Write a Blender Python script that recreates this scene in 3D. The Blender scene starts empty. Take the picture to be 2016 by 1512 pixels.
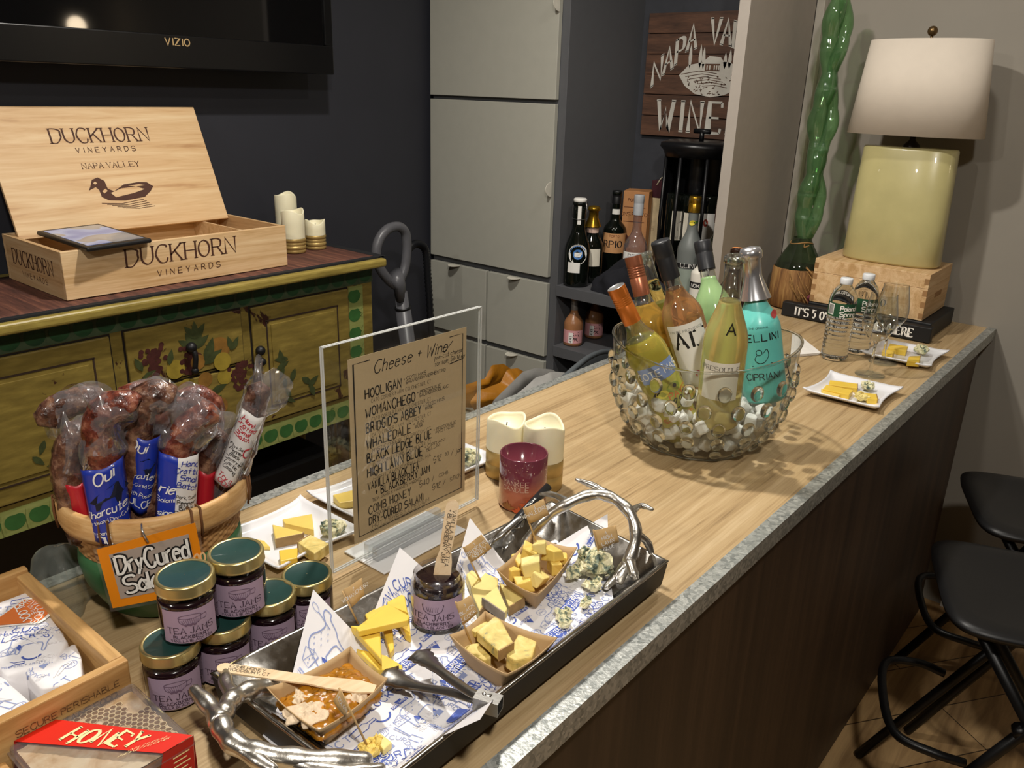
import bpy, bmesh, math, random
from math import sin, cos, pi, radians
from mathutils import Vector, Matrix, Euler, noise
from mathutils.bvhtree import BVHTree
R = random.Random(7)
S = bpy.context.scene
C = S.collection
V = Vector

# ------------------------------------------------------------------ camera
CAMZ = 1.55          # eye height, metres; the bar top is at CT
CT = 0.93
YAW, PIT, ROL, FPX = radians(39.18), radians(19.70), radians(1.854), 1626.0
fw = V((cos(PIT)*cos(YAW), cos(PIT)*sin(YAW), -sin(PIT)))
rt = V((sin(YAW), -cos(YAW), 0)); up = rt.cross(fw)
rt, up = cos(ROL)*rt + sin(ROL)*up, -sin(ROL)*rt + cos(ROL)*up
EYE = V((0, 0, CAMZ))
cd = bpy.data.cameras.new('camera'); cam = bpy.data.objects.new('camera', cd); C.objects.link(cam)
cd.sensor_width = 36; cd.lens = FPX/2016*36; cd.clip_start = .02
cam.matrix_world = Matrix(((rt.x, up.x, -fw.x, EYE.x), (rt.y, up.y, -fw.y, EYE.y), (rt.z, up.z, -fw.z, EYE.z), (0, 0, 0, 1)))
S.camera = cam

# ------------------------------------------------------------------ light and exposure
S.view_settings.view_transform = 'Standard'; S.view_settings.look = 'None'
S.view_settings.exposure = 0.0; S.view_settings.gamma = 1.0; S.view_settings.use_curve_mapping = False
w = bpy.data.worlds.new('world'); S.world = w; w.use_nodes = True
w.node_tree.nodes['Background'].inputs[0].default_value = (.9, .95, 1, 1)
w.node_tree.nodes['Background'].inputs[1].default_value = 0.02
def lamp(name, loc, power, size, col, target=None, shape='DISK', spread=180):
    l = bpy.data.lights.new(name, 'AREA'); l.shape = shape; l.size = size; l.energy = power; l.color = col; l.spread = radians(spread)
    o = bpy.data.objects.new(name, l); C.objects.link(o); o.location = loc
    d = (V(target) - V(loc)) if target else V((0, 0, -1))
    o.rotation_euler = d.to_track_quat('-Z', 'Y').to_euler(); return o
WARM = (1, .945, .865)
lamp('ceiling_spot_bar', (1.12, 1.15, 2.5), 27, .09, WARM, (1.12, .9, 0.9))
lamp('ceiling_spot_end', (1.75, .56, 2.5), 5.5, .09, WARM, (1.9, .3, 0))
lamp('ceiling_spot_back', (-1.3, 1.0, 2.5), 12, .09, WARM, (-.2, 1.0, .9))
lamp('front_fill', (-.1, -.35, 2.5), 22, .14, WARM, (.5, .6, .9))  # fill light added near the camera to lift surfaces that face it
pl = bpy.data.lights.new('wall_lamp', 'POINT'); pl.energy = 3; pl.shadow_soft_size = .05; pl.color = (1, .8, .55)
po = bpy.data.objects.new('wall_lamp', pl); C.objects.link(po); po.location = (2.42, -1.1, 1.82)
cy = S.cycles
cy.max_bounces = 10; cy.transparent_max_bounces = 32; cy.transmission_bounces = 10; cy.glossy_bounces = 5; cy.diffuse_bounces = 4
cy.sample_clamp_indirect = 4.0; cy.caustics_reflective = False; cy.caustics_refractive = True; cy.blur_glossy = 0.4

# ------------------------------------------------------------------ measuring: a pixel of the 2016x1512 photograph to a place in the room
def ray(px, py): return rt*((px-1008)/FPX) - up*((py-756)/FPX) + fw
def at(px, py, z):
    d = ray(px, py); return EYE + d*((z-CAMZ)/d.z)
def atx(px, py, x):
    d = ray(px, py); return EYE + d*(x/d.x)
def aty(px, py, y):
    d = ray(px, py); return EYE + d*(y/d.y)
def atd(px, py, dep): return EYE + ray(px, py)*dep
def depth(p): return (V(p)-EYE).dot(fw)

# ------------------------------------------------------------------ objects, names and labels
TOPM = {}
def topm(o):
    while o.parent is not None: o = o.parent
    return TOPM[o.name]
def tag(o, label, cat, group=None, kind=None):
    if label: o['label'] = label
    if cat: o['category'] = cat
    if group: o['group'] = group
    if kind: o['kind'] = kind
    return o
def thing(name, label, cat, loc=(0, 0, 0), rot=(0, 0, 0), group=None):
    o = bpy.data.objects.new(name, None); C.objects.link(o)
    o.empty_display_size = .02
    o.location = loc; o.rotation_euler = rot
    TOPM[o.name] = Matrix.Translation(V(loc)) @ Euler(rot).to_matrix().to_4x4()
    return tag(o, label, cat, group)
def dup(root, label, loc=None, rot=None, group=None):
    def cp(o, par):
        c = o.copy(); C.objects.link(c)
        if par: c.parent = par
        for ch in o.children: cp(ch, c)
        return c
    r = cp(root, None)
    if loc is not None: r.location = loc
    if rot is not None: r.rotation_euler = rot
    TOPM[r.name] = Matrix.Translation(V(r.location)) @ r.rotation_euler.to_matrix().to_4x4()
    r['label'] = label
    if group: r['group'] = group
    return r

# ------------------------------------------------------------------ mesh builder
def arc(cx, cy, r, a0, a1, n): return [(cx+r*cos(a0+(a1-a0)*i/n), cy+r*sin(a0+(a1-a0)*i/n)) for i in range(n+1)]
def spline(pts, n=6, closed=False):
    P = [V(p) for p in pts]
    if len(P) < 3 and not closed: return P
    out = []; m = len(P)
    for i in range(m if closed else m-1):
        if closed: p0, p1, p2, p3 = P[i-1], P[i], P[(i+1) % m], P[(i+2) % m]
        else:
            p1, p2 = P[i], P[i+1]; p0 = P[i-1] if i else 2*p1-p2; p3 = P[i+2] if i+2 < m else 2*p2-p1
        for k in range(n):
            t = k/n; t2 = t*t; t3 = t2*t
            out.append(.5*((2*p1)+(p2-p0)*t+(2*p0-5*p1+4*p2-p3)*t2+(3*p1-p0-3*p2+p3)*t3))
    if not closed: out.append(P[-1])
    return out
def lerp(a, b, t): return a+(b-a)*t
GL = {}
def _glyphs():
    src = '''A 003860 1353|B 0008 ~083857564504 ~04446261500 0|C ~6758280503205062|D 0008 ~08386765633000|E 60000868 0454|F 000868 0454|G ~6758280503205062 626434|H 0008 6068 0464|I 1018|J ~484542301002|K 0008 6803 2560|L 080060|M 0008336860|N 00086068|O ~38170503113051636557 38|P 0008 ~083857554404|Q ~38170503113051636557 38 4260|R 0008 ~083857554404 3460|S ~67582807052444636140100 1|T 0868 3830|U ~08031130516368|V 083068|W 0820466088|X 0068 0860|Y 0834 6834 3430|Z 08680060|0 ~2806022042463 8 28|1 062820|2 ~0628483603? 00 0040|3 ~07283846243442200 1|4 30380242|5 48080535 ~0535433120 01|6 ~48260320414324 03|7 084810|8 ~28060424424 6 28 ~24020020 42 24|9 ~462806052446 48 4630|a ~4325030120314 1 4540|b 0800 ~0425444120 01|c ~4425040120 41|d 4840 ~44250401204 1|e 0343 ~43442504012041|f ~3827 2420 0545|g ~442504012041 ~45414b2c0b|h 0800 ~042544 40|i 0500 0607|j ~252220 1b 0b 2627|k 0800 4502 1340|l 0800|m 0500 ~042534 30 ~34556460|n 0500 ~04254440|o ~25040120414425|p 050c ~04254441 2001|q ~442504012041 454c|r 0500 ~042535|s ~4425040332412001|t ~28212041 0545|u ~0501204145 4540|v 052045|w 0510244055|x 0045 0540|y 0520 450b|z 05450040|+ 0444 2226|- 0343|' 0806|. 0001|, 010b|/ 0048|$ ~4728060444422001 2829 202a|* 0547 0745 2428|& 6015385604 ~0401205063|: 0001 0405'''
    ys = {'a': -1, 'b': -2, 'c': -3}
    for e in src.split('|'):
        ch, body = e[0], e[2:].replace('?', '')
        strokes = []; cur = None
        toks = body.split(' ')
        # tokens of a smooth stroke may be split by blanks only when the token is odd-length or 2 long: join those
        out = []
        for t in toks:
            if not t: continue
            if out and (len(out[-1].lstrip('~')) % 2 == 1 or len(t) <= 2): out[-1] += t
            else: out.append(t)
        for t in out:
            sm = t[0] == '~'; t = t.lstrip('~')
            if len(t) % 2: t = t[:-1]
            pts = [(int(t[i]), ys[t[i+1]] if t[i+1] in ys else int(t[i+1])) for i in range(0, len(t), 2)]
            strokes.append((sm, pts))
        GL[ch] = (max(p[0] for _, q in strokes for p in q), strokes)
_glyphs()
class MB:
    def __init__(s): s.v = []; s.f = []; s.m = []; s.s = []
    def add(s, vs, fs, mi=0, smooth=False, M=None):
        b = len(s.v)
        s.v += [(M @ V(p)) if M else V(p) for p in vs]
        for f in fs: s.f.append(tuple(b+i for i in f)); s.m.append(mi); s.s.append(smooth)
        return s
    def box(s, x0, x1, y0, y1, z0, z1, mi=0, M=None):
        return s.add([(x, y, z) for x in (x0, x1) for y in (y0, y1) for z in (z0, z1)],
                     [(0, 1, 3, 2), (4, 6, 7, 5), (0, 4, 5, 1), (2, 3, 7, 6), (0, 2, 6, 4), (1, 5, 7, 3)], mi, False, M)
    def lathe(s, prof, n=32, mi=0, M=None, sx=1, sy=1, smooth=True, mf=None):
        vs = []; fs = []; k = len(prof)
        for i in range(n):
            a = 2*pi*i/n
            for r, z in prof: vs.append((r*cos(a)*sx, r*sin(a)*sy, z))
        for i in range(n):
            j = (i+1) % n
            for q in range(k-1): fs.append((i*k+q, j*k+q, j*k+q+1, i*k+q+1))
        s.add(vs, fs, mi, smooth, M)
        if mf:
            for i in range(len(fs)): s.m[len(s.m)-len(fs)+i] = mf[i % (k-1)]
        return s
    def tube(s, pts, r, n=8, mi=0, closed=False, caps=True, flat=1.0, M=None):
        P = [V(p) for p in pts]; m = len(P); rs = r if isinstance(r, (list, tuple)) else [r]*m
        T = []
        for i in range(m):
            a = P[i-1] if (i or closed) else P[i]; b = P[(i+1) % m] if (i < m-1 or closed) else P[i]
            T.append((b-a).normalized())
        u = T[0].orthogonal().normalized(); vs = []; fs = []
        for i in range(m):
            u = (u - T[i]*u.dot(T[i])).normalized(); w_ = T[i].cross(u)
            for k in range(n):
                a = 2*pi*k/n; vs.append(P[i]+(u*cos(a)+w_*sin(a)*flat)*rs[i])
        for i in range(m if closed else m-1):
            j = (i+1) % m
            for k in range(n): fs.append((i*n+k, i*n+(k+1) % n, j*n+(k+1) % n, j*n+k))
        if caps and not closed: fs += [tuple(range(n))[::-1], tuple((m-1)*n+k for k in range(n))]
        return s.add(vs, fs, mi, True, M)
    def grid(s, fn, nu, nv, mi=0, smooth=True, wrap=False, M=None):
        vs = [fn(i/nu, j/nv) for i in range(nu+(0 if wrap else 1)) for j in range(nv+1)]; k = nv+1; fs = []
        for i in range(nu):
            i2 = (i+1) % nu if wrap else i+1
            for j in range(nv): fs.append((i*k+j, i2*k+j, i2*k+j+1, i*k+j+1))
        return s.add(vs, fs, mi, smooth, M)
    def poly(s, pts, mi=0, fn=None):
        P = [fn(*p) for p in pts] if fn else pts
        return s.add(P, [tuple(range(len(P)))], mi)
    def prism(s, pts, z0, z1, mi=0, M=None, smooth=False, top=1.0, off=(0, 0)):
        n = len(pts); cx = sum(p[0] for p in pts)/n; cy_ = sum(p[1] for p in pts)/n
        vs = [(p[0], p[1], z0) for p in pts]+[(cx+(p[0]-cx)*top+off[0], cy_+(p[1]-cy_)*top+off[1], z1) for p in pts]
        fs = [tuple(range(n))[::-1], tuple(range(n, 2*n))]+[(i, (i+1) % n, n+(i+1) % n, n+i) for i in range(n)]
        return s.add(vs, fs, mi, smooth, M)
    def sphere(s, c, r, n=10, mi=0, sc=(1, 1, 1), M=None):
        prof = [(max(1e-5, sin(pi*i/n))*r, -cos(pi*i/n)*r*sc[2]) for i in range(n+1)]
        T = Matrix.Translation(V(c)); T = M @ T if M else T
        return s.lathe(prof, int(n*1.6), mi, T, sc[0], sc[1])
    def ell(s, cx, cy_, rx, ry, fn, mi=0, rot=0, n=16, a0=0, a1=2*pi):
        c, d = cos(rot), sin(rot); P = []
        for i in range(n):
            a = a0+(a1-a0)*i/(n if a1-a0 >= 2*pi-.01 else n-1); x, y = rx*cos(a), ry*sin(a); P.append((cx+x*c-y*d, cy_+x*d+y*c))
        return s.poly(P, mi, fn)
    def leaf(s, cx, cy_, L, W, rot, fn, mi=0):
        c, d = cos(rot), sin(rot); P = []
        for t, q in ((0, 0), (.2, .7), (.45, 1), (.75, .6), (1, 0), (.75, -.6), (.45, -1), (.2, -.7)):
            x, y = t*L, q*W/2; P.append((cx+x*c-y*d, cy_+x*d+y*c))
        return s.poly(P, mi, fn)
    def heart(s, cx, cy_, r, fn, mi=0):
        P = []
        for i in range(18):
            a = 2*pi*i/18; q = 1-.28*max(0, cos(a-pi/2))**6; P.append((cx+r*1.05*cos(a)*q, cy_+r*sin(a)*q))
        return s.poly(P, mi, fn)
    def ribbon(s, pts, wd, fn, mi=0, closed=False, thin=None, ang=0.0):
        P = [V((p[0], p[1])) for p in pts]; m = len(P)
        if m < 2: return s
        vs = []
        for i in range(m):
            a = P[i-1] if (i or closed) else P[i]; b = P[(i+1) % m] if (i < m-1 or closed) else P[i]
            t = (b-a)
            if t.length < 1e-9: t = V((1, 0))
            t.normalize(); nn = V((-t.y, t.x)); hw = wd/2
            if thin is not None: hw = (thin+(wd-thin)*abs(t.dot(V((sin(ang), cos(ang)))))**1.5)/2
            if 0 < i < m-1 or closed:
                t1 = (P[i]-a); t1 = t1.normalized() if t1.length > 1e-9 else t; k = max(.5, abs(t1.dot(t))); hw /= k
            vs += [fn(*(P[i]+nn*hw)), fn(*(P[i]-nn*hw))]
        fs = [(2*i, 2*i+1, 2*((i+1) % m)+1, 2*((i+1) % m)) for i in range(m if closed else m-1)]
        return s.add(vs, fs, mi)
    def text(s, txt, fn, x, y, size, wd=.12, mi=0, style='sans', align='l', sp=1.6, slant=0, jit=0, arcr=None, wx=1.0, sub=3):
        k = size/8.0; wid = 0
        for ch in txt: wid += (3 if ch == ' ' else GL.get(ch, (0, 0))[0]*wx+sp+(.8 if style == 'serif' else 0))
        wid -= sp
        x0 = {'l': 0, 'c': -wid/2, 'r': -wid}[align]; pen = x0
        rnd = random.Random(len(txt)*31+ord(txt[0]))
        for ch in txt:
            if ch == ' ' or ch not in GL: pen += 3; continue
            gw, st = GL[ch]; jy = rnd.uniform(-jit, jit)*2; js = 1+rnd.uniform(-jit, jit)*.3
            def loc(px, py):
                X = pen+px*wx+slant*py; Y = py*js+jy
                if arcr:
                    a = X*k/arcr; return ((arcr+Y*k)*sin(a), (arcr+Y*k)*cos(a)-arcr)
                return (X*k, Y*k)
            F = lambda a, b: fn(x+a, y+b)
            for sm, pts in st:
                q = [(p.x, p.y) for p in spline([(*p, 0) for p in pts], sub)] if sm and len(pts) > 2 else pts
                if jit: q = [(a+rnd.uniform(-jit, jit), b+rnd.uniform(-jit, jit)) for a, b in q]
                if style == 'serif':
                    s.ribbon([loc(*p) for p in q], wd*size, F, mi, thin=wd*size*.42, ang=-.25 if sm else 0.12)
                    if not sm or ch in 'JU':
                        for e in (q[0], q[-1]):
                            if abs(e[1]) < .01 or abs(e[1]-8) < .01:
                                if ch in 'ELTZFC' and e in (q[0], q[-1]) and e[0] in (6,): 
                                    dy = 1.3 if e[1] < 1 else -1.3
                                    s.ribbon([loc(e[0], e[1]), loc(e[0]+.2, e[1]+dy)], wd*size*.6, F, mi)
                                else: s.ribbon([loc(e[0]-1.1, e[1]), loc(e[0]+1.1, e[1])], wd*size*.4, F, mi)
                else: s.ribbon([loc(*p) for p in q], wd*size, F, mi)
            pen += gw*wx+sp+(.8 if style == 'serif' else 0)
        return s
    def noisy(s, amp, sc, i0=0, seed=0):
        for i in range(i0, len(s.v)):
            p = s.v[i]; s.v[i] = p+noise.noise_vector(p*sc+V((seed, seed*1.7, 3)))*amp
        return s
    def bvh(s): return BVHTree.FromPolygons([tuple(p) for p in s.v], s.f)
    def build(s, name, mats, parent=None, world=True, bevel=0, sub=0, solid=0, seg=2, label=None, weighted=False):
        me = bpy.data.meshes.new(name)
        if any(p.z < -50 for p in s.v):
            keep = [i for i, f in enumerate(s.f) if all(s.v[j].z > -50 for j in f)]; mp = {}; nv = []
            for i in keep:
                for j in s.f[i]:
                    if j not in mp: mp[j] = len(nv); nv.append(s.v[j])
            s.f = [tuple(mp[j] for j in s.f[i]) for i in keep]; s.m = [s.m[i] for i in keep]; s.s = [s.s[i] for i in keep]; s.v = nv
        vs = s.v
        if parent is not None and world:
            I = topm(parent).inverted(); vs = [I @ p for p in vs]
        me.from_pydata([tuple(p) for p in vs], [], s.f)
        mats = mats if isinstance(mats, (list, tuple)) else [mats]
        for m_ in mats: me.materials.append(m_)
        me.polygons.foreach_set('material_index', s.m); me.polygons.foreach_set('use_smooth', s.s)
        me.update()
        o = bpy.data.objects.new(name, me); C.objects.link(o)
        if parent is not None: o.parent = parent
        else: TOPM[o.name] = Matrix.Identity(4)
        if solid:
            q = o.modifiers.new('thickness', 'SOLIDIFY'); q.thickness = solid; q.offset = 0
        if bevel:
            q = o.modifiers.new('bevel', 'BEVEL'); q.width = bevel; q.segments = seg; q.limit_method = 'ANGLE'; q.angle_limit = radians(40)
        if sub:
            q = o.modifiers.new('smooth', 'SUBSURF'); q.levels = sub; q.render_levels = sub
        if label: o['label'] = label
        return o
def plane(o, ux, uy):
    o = V(o); ux = V(ux).normalized(); uy = V(uy).normalized()
    return lambda x, y: o+ux*x+uy*y
def cyl(r, M=None, a0=0.0, taper=0.0):
    # wraps (x, height) round a standing cylinder; x runs to the right seen from outside, a0 is the facing angle
    def fn(x, z):
        a = a0+x/r; rr = r+taper*z; p = V((rr*cos(a), rr*sin(a), z)); return M @ p if M else p
    return fn
def drop(bvh, off=.0006, zt=5.0):
    def fn(x, y):
        h = bvh.ray_cast(V((x, y, zt)), V((0, 0, -1)))
        return (h[0]+h[1]*off*(1 if h[1].z > 0 else -1)) if h[0] else V((x, y, -99))
    return fn

# ------------------------------------------------------------------ materials
def lin(h):
    if not isinstance(h, str): return tuple(h)+(1,)
    out = []
    for i in (0, 2, 4):
        c = int(h[i:i+2], 16)/255; out.append(c/12.92 if c <= .04045 else ((c+.055)/1.055)**2.4)
    return tuple(out)+(1,)
MC = {}
def nodes(name):
    m = bpy.data.materials.new(name); m.use_nodes = True; nt = m.node_tree
    return m, nt, nt.nodes['Principled BSDF'], nt.nodes['Material Output']
def coords(nt, scale=(1, 1, 1), rot=(0, 0, 0)):
    t = nt.nodes.new('ShaderNodeTexCoord'); mp = nt.nodes.new('ShaderNodeMapping')
    mp.inputs['Scale'].default_value = scale; mp.inputs['Rotation'].default_value = rot
    nt.links.new(t.outputs['Object'], mp.inputs['Vector']); return mp.outputs['Vector']
def tex(nt, vec, scale, detail=4, rough=.55, dist=0, kind='ShaderNodeTexNoise'):
    n = nt.nodes.new(kind); n.inputs['Scale'].default_value = scale
    if kind == 'ShaderNodeTexNoise':
        n.inputs['Detail'].default_value = detail; n.inputs['Roughness'].default_value = rough; n.inputs['Distortion'].default_value = dist
    nt.links.new(vec, n.inputs['Vector']); return n
def ramp(nt, fac, stops):
    r = nt.nodes.new('ShaderNodeValToRGB'); e = r.color_ramp.elements
    while len(e) < len(stops): e.new(.5)
    for i, (p, c) in enumerate(stops): e[i].position = p; e[i].color = lin(c)
    nt.links.new(fac, r.inputs[0]); return r.outputs[0]
def bump(nt, b, h, strength, dist=.002):
    n = nt.nodes.new('ShaderNodeBump'); n.inputs['Strength'].default_value = strength; n.inputs['Distance'].default_value = dist
    nt.links.new(h, n.inputs['Height']); nt.links.new(n.outputs[0], b.inputs['Normal'])
def mat(name, col, rough=.5, metal=0.0, var=.08, sc=30, bmp=0, bsc=120, bd=.001, coat=0, trans=0, ior=1.45, emit=None, es=1, sss=0, spec=None, sheen=0):
    if name in MC: return MC[name]
    m, nt, b, _ = nodes(name); c = lin(col)
    if var:
        n = tex(nt, coords(nt), sc)
        d = tuple(x*(1-var) for x in c[:3]); l = tuple(min(1, x*(1+var)) for x in c[:3])
        nt.links.new(ramp(nt, n.outputs['Fac'], [(.3, d), (.7, l)]), b.inputs['Base Color'])
    else: b.inputs['Base Color'].default_value = c
    b.inputs['Roughness'].default_value = rough; b.inputs['Metallic'].default_value = metal; b.inputs['IOR'].default_value = ior
    b.inputs['Coat Weight'].default_value = coat; b.inputs['Transmission Weight'].default_value = trans
    if spec is not None: b.inputs['Specular IOR Level'].default_value = spec
    if sss: b.inputs['Subsurface Weight'].default_value = sss; b.inputs['Subsurface Radius'].default_value = (.01, .008, .005); b.inputs['Subsurface Scale'].default_value = .6
    if emit: b.inputs['Emission Color'].default_value = lin(emit); b.inputs['Emission Strength'].default_value = es
    if bmp: bump(nt, b, tex(nt, coords(nt), bsc, 5).outputs['Fac'], bmp, bd)
    MC[name] = m; return m
def wood(name, stops, scale=(2, 22, 22), sc=1.5, rough=.5, fine=.25, bmp=.15, dist=.6, coat=0):
    if name in MC: return MC[name]
    m, nt, b, _ = nodes(name)
    v = coords(nt, scale); n = tex(nt, v, sc, 6, .6, dist)
    f = tex(nt, coords(nt, tuple(x*3 for x in scale)), sc*3, 3)
    mx = nt.nodes.new('ShaderNodeMath'); mx.operation = 'MULTIPLY_ADD'; mx.inputs[1].default_value = fine; 
    nt.links.new(f.outputs['Fac'], mx.inputs[0]); nt.links.new(n.outputs['Fac'], mx.inputs[2])
    sb = nt.nodes.new('ShaderNodeMath'); sb.operation = 'SUBTRACT'; sb.inputs[1].default_value = fine/2; nt.links.new(mx.outputs[0], sb.inputs[0])
    nt.links.new(ramp(nt, sb.outputs[0], stops), b.inputs['Base Color'])
    b.inputs['Roughness'].default_value = rough; b.inputs['Coat Weight'].default_value = coat
    if bmp: bump(nt, b, sb.outputs[0], bmp, .001)
    MC[name] = m; return m
def film(name, tint='ffffff', gloss=1.0, haze=0.0, ior=1.45, rough=.03, hazecol='e8e8ee'):
    # thin clear sheet: straight-through light plus a Fresnel gloss, and a little milky scatter
    if name in MC: return MC[name]
    m, nt, b, out = nodes(name); nt.nodes.remove(b)
    tr = nt.nodes.new('ShaderNodeBsdfTransparent'); tr.inputs[0].default_value = lin(tint)
    gl = nt.nodes.new('ShaderNodeBsdfGlossy'); gl.inputs['Roughness'].default_value = rough
    lw = nt.nodes.new('ShaderNodeLayerWeight'); pw = nt.nodes.new('ShaderNodeMath'); pw.operation = 'POWER'; pw.inputs[1].default_value = 4.0
    nt.links.new(lw.outputs['Facing'], pw.inputs[0])
    g = nt.nodes.new('ShaderNodeMath'); g.operation = 'MULTIPLY_ADD'; g.inputs[1].default_value = .55*gloss; g.inputs[2].default_value = .04*gloss; g.use_clamp = True
    nt.links.new(pw.outputs[0], g.inputs[0])
    a = nt.nodes.new('ShaderNodeMixShader'); nt.links.new(g.outputs[0], a.inputs[0]); nt.links.new(tr.outputs[0], a.inputs[1]); nt.links.new(gl.outputs[0], a.inputs[2])
    o = a.outputs[0]
    if haze:
        df = nt.nodes.new('ShaderNodeBsdfDiffuse'); df.inputs[0].default_value = lin(hazecol)
        h = nt.nodes.new('ShaderNodeMixShader'); n = tex(nt, coords(nt), 40)
        hm = nt.nodes.new('ShaderNodeMath'); hm.operation = 'MULTIPLY'; hm.inputs[1].default_value = haze*2; hm.use_clamp = True; nt.links.new(n.outputs['Fac'], hm.inputs[0])
        nt.links.new(hm.outputs[0], h.inputs[0]); nt.links.new(o, h.inputs[1]); nt.links.new(df.outputs[0], h.inputs[2]); o = h.outputs[0]
    nt.links.new(o, out.inputs[0]); MC[name] = m; return m
def liquid(name, col, ior=1.33, rough=0.0, murk=0.0, mcol=None):
    # a glass full of drink: clear refracting body, optionally clouded
    if name in MC: return MC[name]
    m = mat(name, col, rough, trans=1.0-murk, ior=ior, var=0); MC[name] = m
    return m
M_black = mat('black_plastic', '141416', .45)
M_ink = mat('black_ink', '1c1a1a', .6, var=0)
M_white = mat('white_print', 'f2f0ea', .6, var=0)
M_blue = mat('blue_print', '3d55a8', .6, var=0)
# ================================================================== the room
def struct(name, mb, m, **k):
    o = mb.build(name, m, **k); o['kind'] = 'structure'; return o
def floor_mat():
    m, nt, b, _ = nodes('plank_floor')
    v = coords(nt, (1, 1, 1), (0, 0, radians(35)))
    br = nt.nodes.new('ShaderNodeTexBrick'); nt.links.new(v, br.inputs['Vector']); br.inputs['Scale'].default_value = 1
    br.inputs['Brick Width'].default_value = 1.1; br.inputs['Row Height'].default_value = .16; br.inputs['Mortar Size'].default_value = .0015
    br.inputs['Color1'].default_value = lin('d9b583'); br.inputs['Color2'].default_value = lin('b8925f'); br.inputs['Mortar'].default_value = lin('3c2c1c')
    n = tex(nt, coords(nt, (1, 9, 1), (0, 0, radians(35))), 2.4, 6, .6, 1.2)
    mx = nt.nodes.new('ShaderNodeMixRGB'); mx.blend_type = 'MULTIPLY'; mx.inputs[0].default_value = .75
    nt.links.new(br.outputs[0], mx.inputs[1]); nt.links.new(ramp(nt, n.outputs['Fac'], [(.3, '8a7a6c'), (.65, 'ffffff')]), mx.inputs[2])
    nt.links.new(mx.outputs[0], b.inputs['Base Color']); b.inputs['Roughness'].default_value = .4; return m
XW, YW = 2.706, 2.26
struct('floor', MB().box(-2.6, XW+.1, -2.6, YW+.1, -.05, 0), floor_mat())
M_navy = mat('navy_wall_paint', '2a2b32', .6, var=.04, sc=8)
M_grey = mat('grey_wall_paint', '918b80', .7, var=.03, sc=6, bmp=.05, bsc=300)
struct('wall_left', MB().box(-2.6, XW+.1, YW, YW+.1, 0, 2.56), M_navy)
struct('wall_far', MB().box(XW, XW+.1, -2.6, YW, 0, 2.56), M_grey)
struct('wall_right', MB().box(-2.6, XW+.1, -2.7, -2.6, 0, 2.56), mat('dim_wall_paint', '6a6661', .7))
struct('wall_back', MB().box(-2.7, -2.6, -2.6, YW, 0, 2.56), mat('dim_wall_paint', '6a6661', .7))
struct('ceiling', MB().box(-2.7, XW+.1, -2.7, YW+.1, 2.56, 2.62), mat('ceiling_paint', 'b8b4ac', .8))
struct('baseboard_far', MB().box(XW-.014, XW, -2.6, .36, 0, .11), mat('white_trim_paint', 'cfcbc2', .5))
struct('trim_1', MB().box(XW-.028, XW, 1.022, 1.047, CT, 2.56), mat('grey_trim_paint', 'c2bdb2', .5), bevel=.002)

# ------------------------------------------------------------------ the bar
M_top = wood('oak_laminate', [(.25, '8a714f'), (.42, 'ab9068'), (.58, 'b89e76'), (.78, 'c6ae88')], (.9, 30, 30), 1.5, .45, .5, .08, 1.4)
def galv():
    m, nt, b, _ = nodes('galvanised_steel')
    vo = tex(nt, coords(nt), 190, kind='ShaderNodeTexVoronoi')
    nt.links.new(ramp(nt, vo.outputs['Color'], [(.1, '8d918e'), (.9, 'c9cbc6')]), b.inputs['Base Color'])
    b.inputs['Metallic'].default_value = .65; b.inputs['Roughness'].default_value = .42
    bump(nt, b, tex(nt, coords(nt), 260, 3).outputs['Fac'], .5, .001); return m
M_galv = galv()
BX0 = -.75
bar = thing('bar_counter', 'long wood-topped bar with galvanised metal edging that carries the cheese tray', 'bar counter', (1.2, .7, 0))
MB().box(BX0, XW-.001, .391, 1.041, CT-.034, CT).build('worktop', M_top, bar)
for y0, y1, s in ((.3885, .4095, 1), (1.0205, 1.042, -1)):
    mb = MB().box(BX0, XW-.002, y0, y1, CT-.002, CT+.0016)
    yy = y0 if s > 0 else y1
    mb.box(BX0, XW-.002, yy-.0016 if s > 0 else yy, yy if s > 0 else yy+.0016, CT-.030, CT+.0016)
    mb.build('metal_edging', M_galv, bar)
M_front = wood('dark_wood_cladding', [(.3, '2b1f15'), (.5, '3c2c1e'), (.7, '4d3a29')], (14, 14, .7), 1.2, .5, .3, .1, .4)
MB().box(BX0, XW-.09, .405, .425, .0, CT-.036).build('front_panel', M_front, bar)
MB().box(BX0, XW-.09, .99, 1.01, .0, CT-.036).build('back_panel', M_front, bar)

# ------------------------------------------------------------------ tall cabinet and shelf unit
M_door = mat('pale_grey_front', 'a9a89d', .5, var=.02)
M_carc = mat('dark_grey_carcass', '56575a', .6, var=.03)
M_tab = mat('cream_tab', 'd6d2c4', .5)
XC = 2.226
cab = thing('storage_cabinet', 'tall grey cabinet with pale doors and drawers beside the shelf niche', 'cabinet', (2.45, 1.95, 0))
MB().box(XC+.02, 2.68, 1.645, 2.24, 0, 2.3).build('body', M_carc, cab, bevel=.001)
def front(name, y0, y1, z0, z1, tab):
    d = MB().box(XC, XC+.018, y0, y1, z0, z1).build(name, M_door, cab, bevel=.0015)
    mb = MB()
    if tab[0] == 'h':
        y = tab[1]; pts = [(XC-.026+.026*(1-cos(a)) if 0 else XC-.034*sin(a), y+.024*cos(a)) for a in [pi*i/10 for i in range(11)]]
        mb.prism(pts, z1-.0015, z1+.001)
    else:
        z = tab[1]; pts = [(XC-.032*sin(a), z+.024*cos(a)) for a in [pi*i/10 for i in range(11)]]
        mb.prism([(p[0], p[1]) for p in pts], 0, .002, M=Matrix(((1, 0, 0, 0), (0, 0, 1, y0-.0015), (0, 1, 0, 0), (0, 0, 0, 1))))
    mb.build('tab_handle', M_tab, d)
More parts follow.
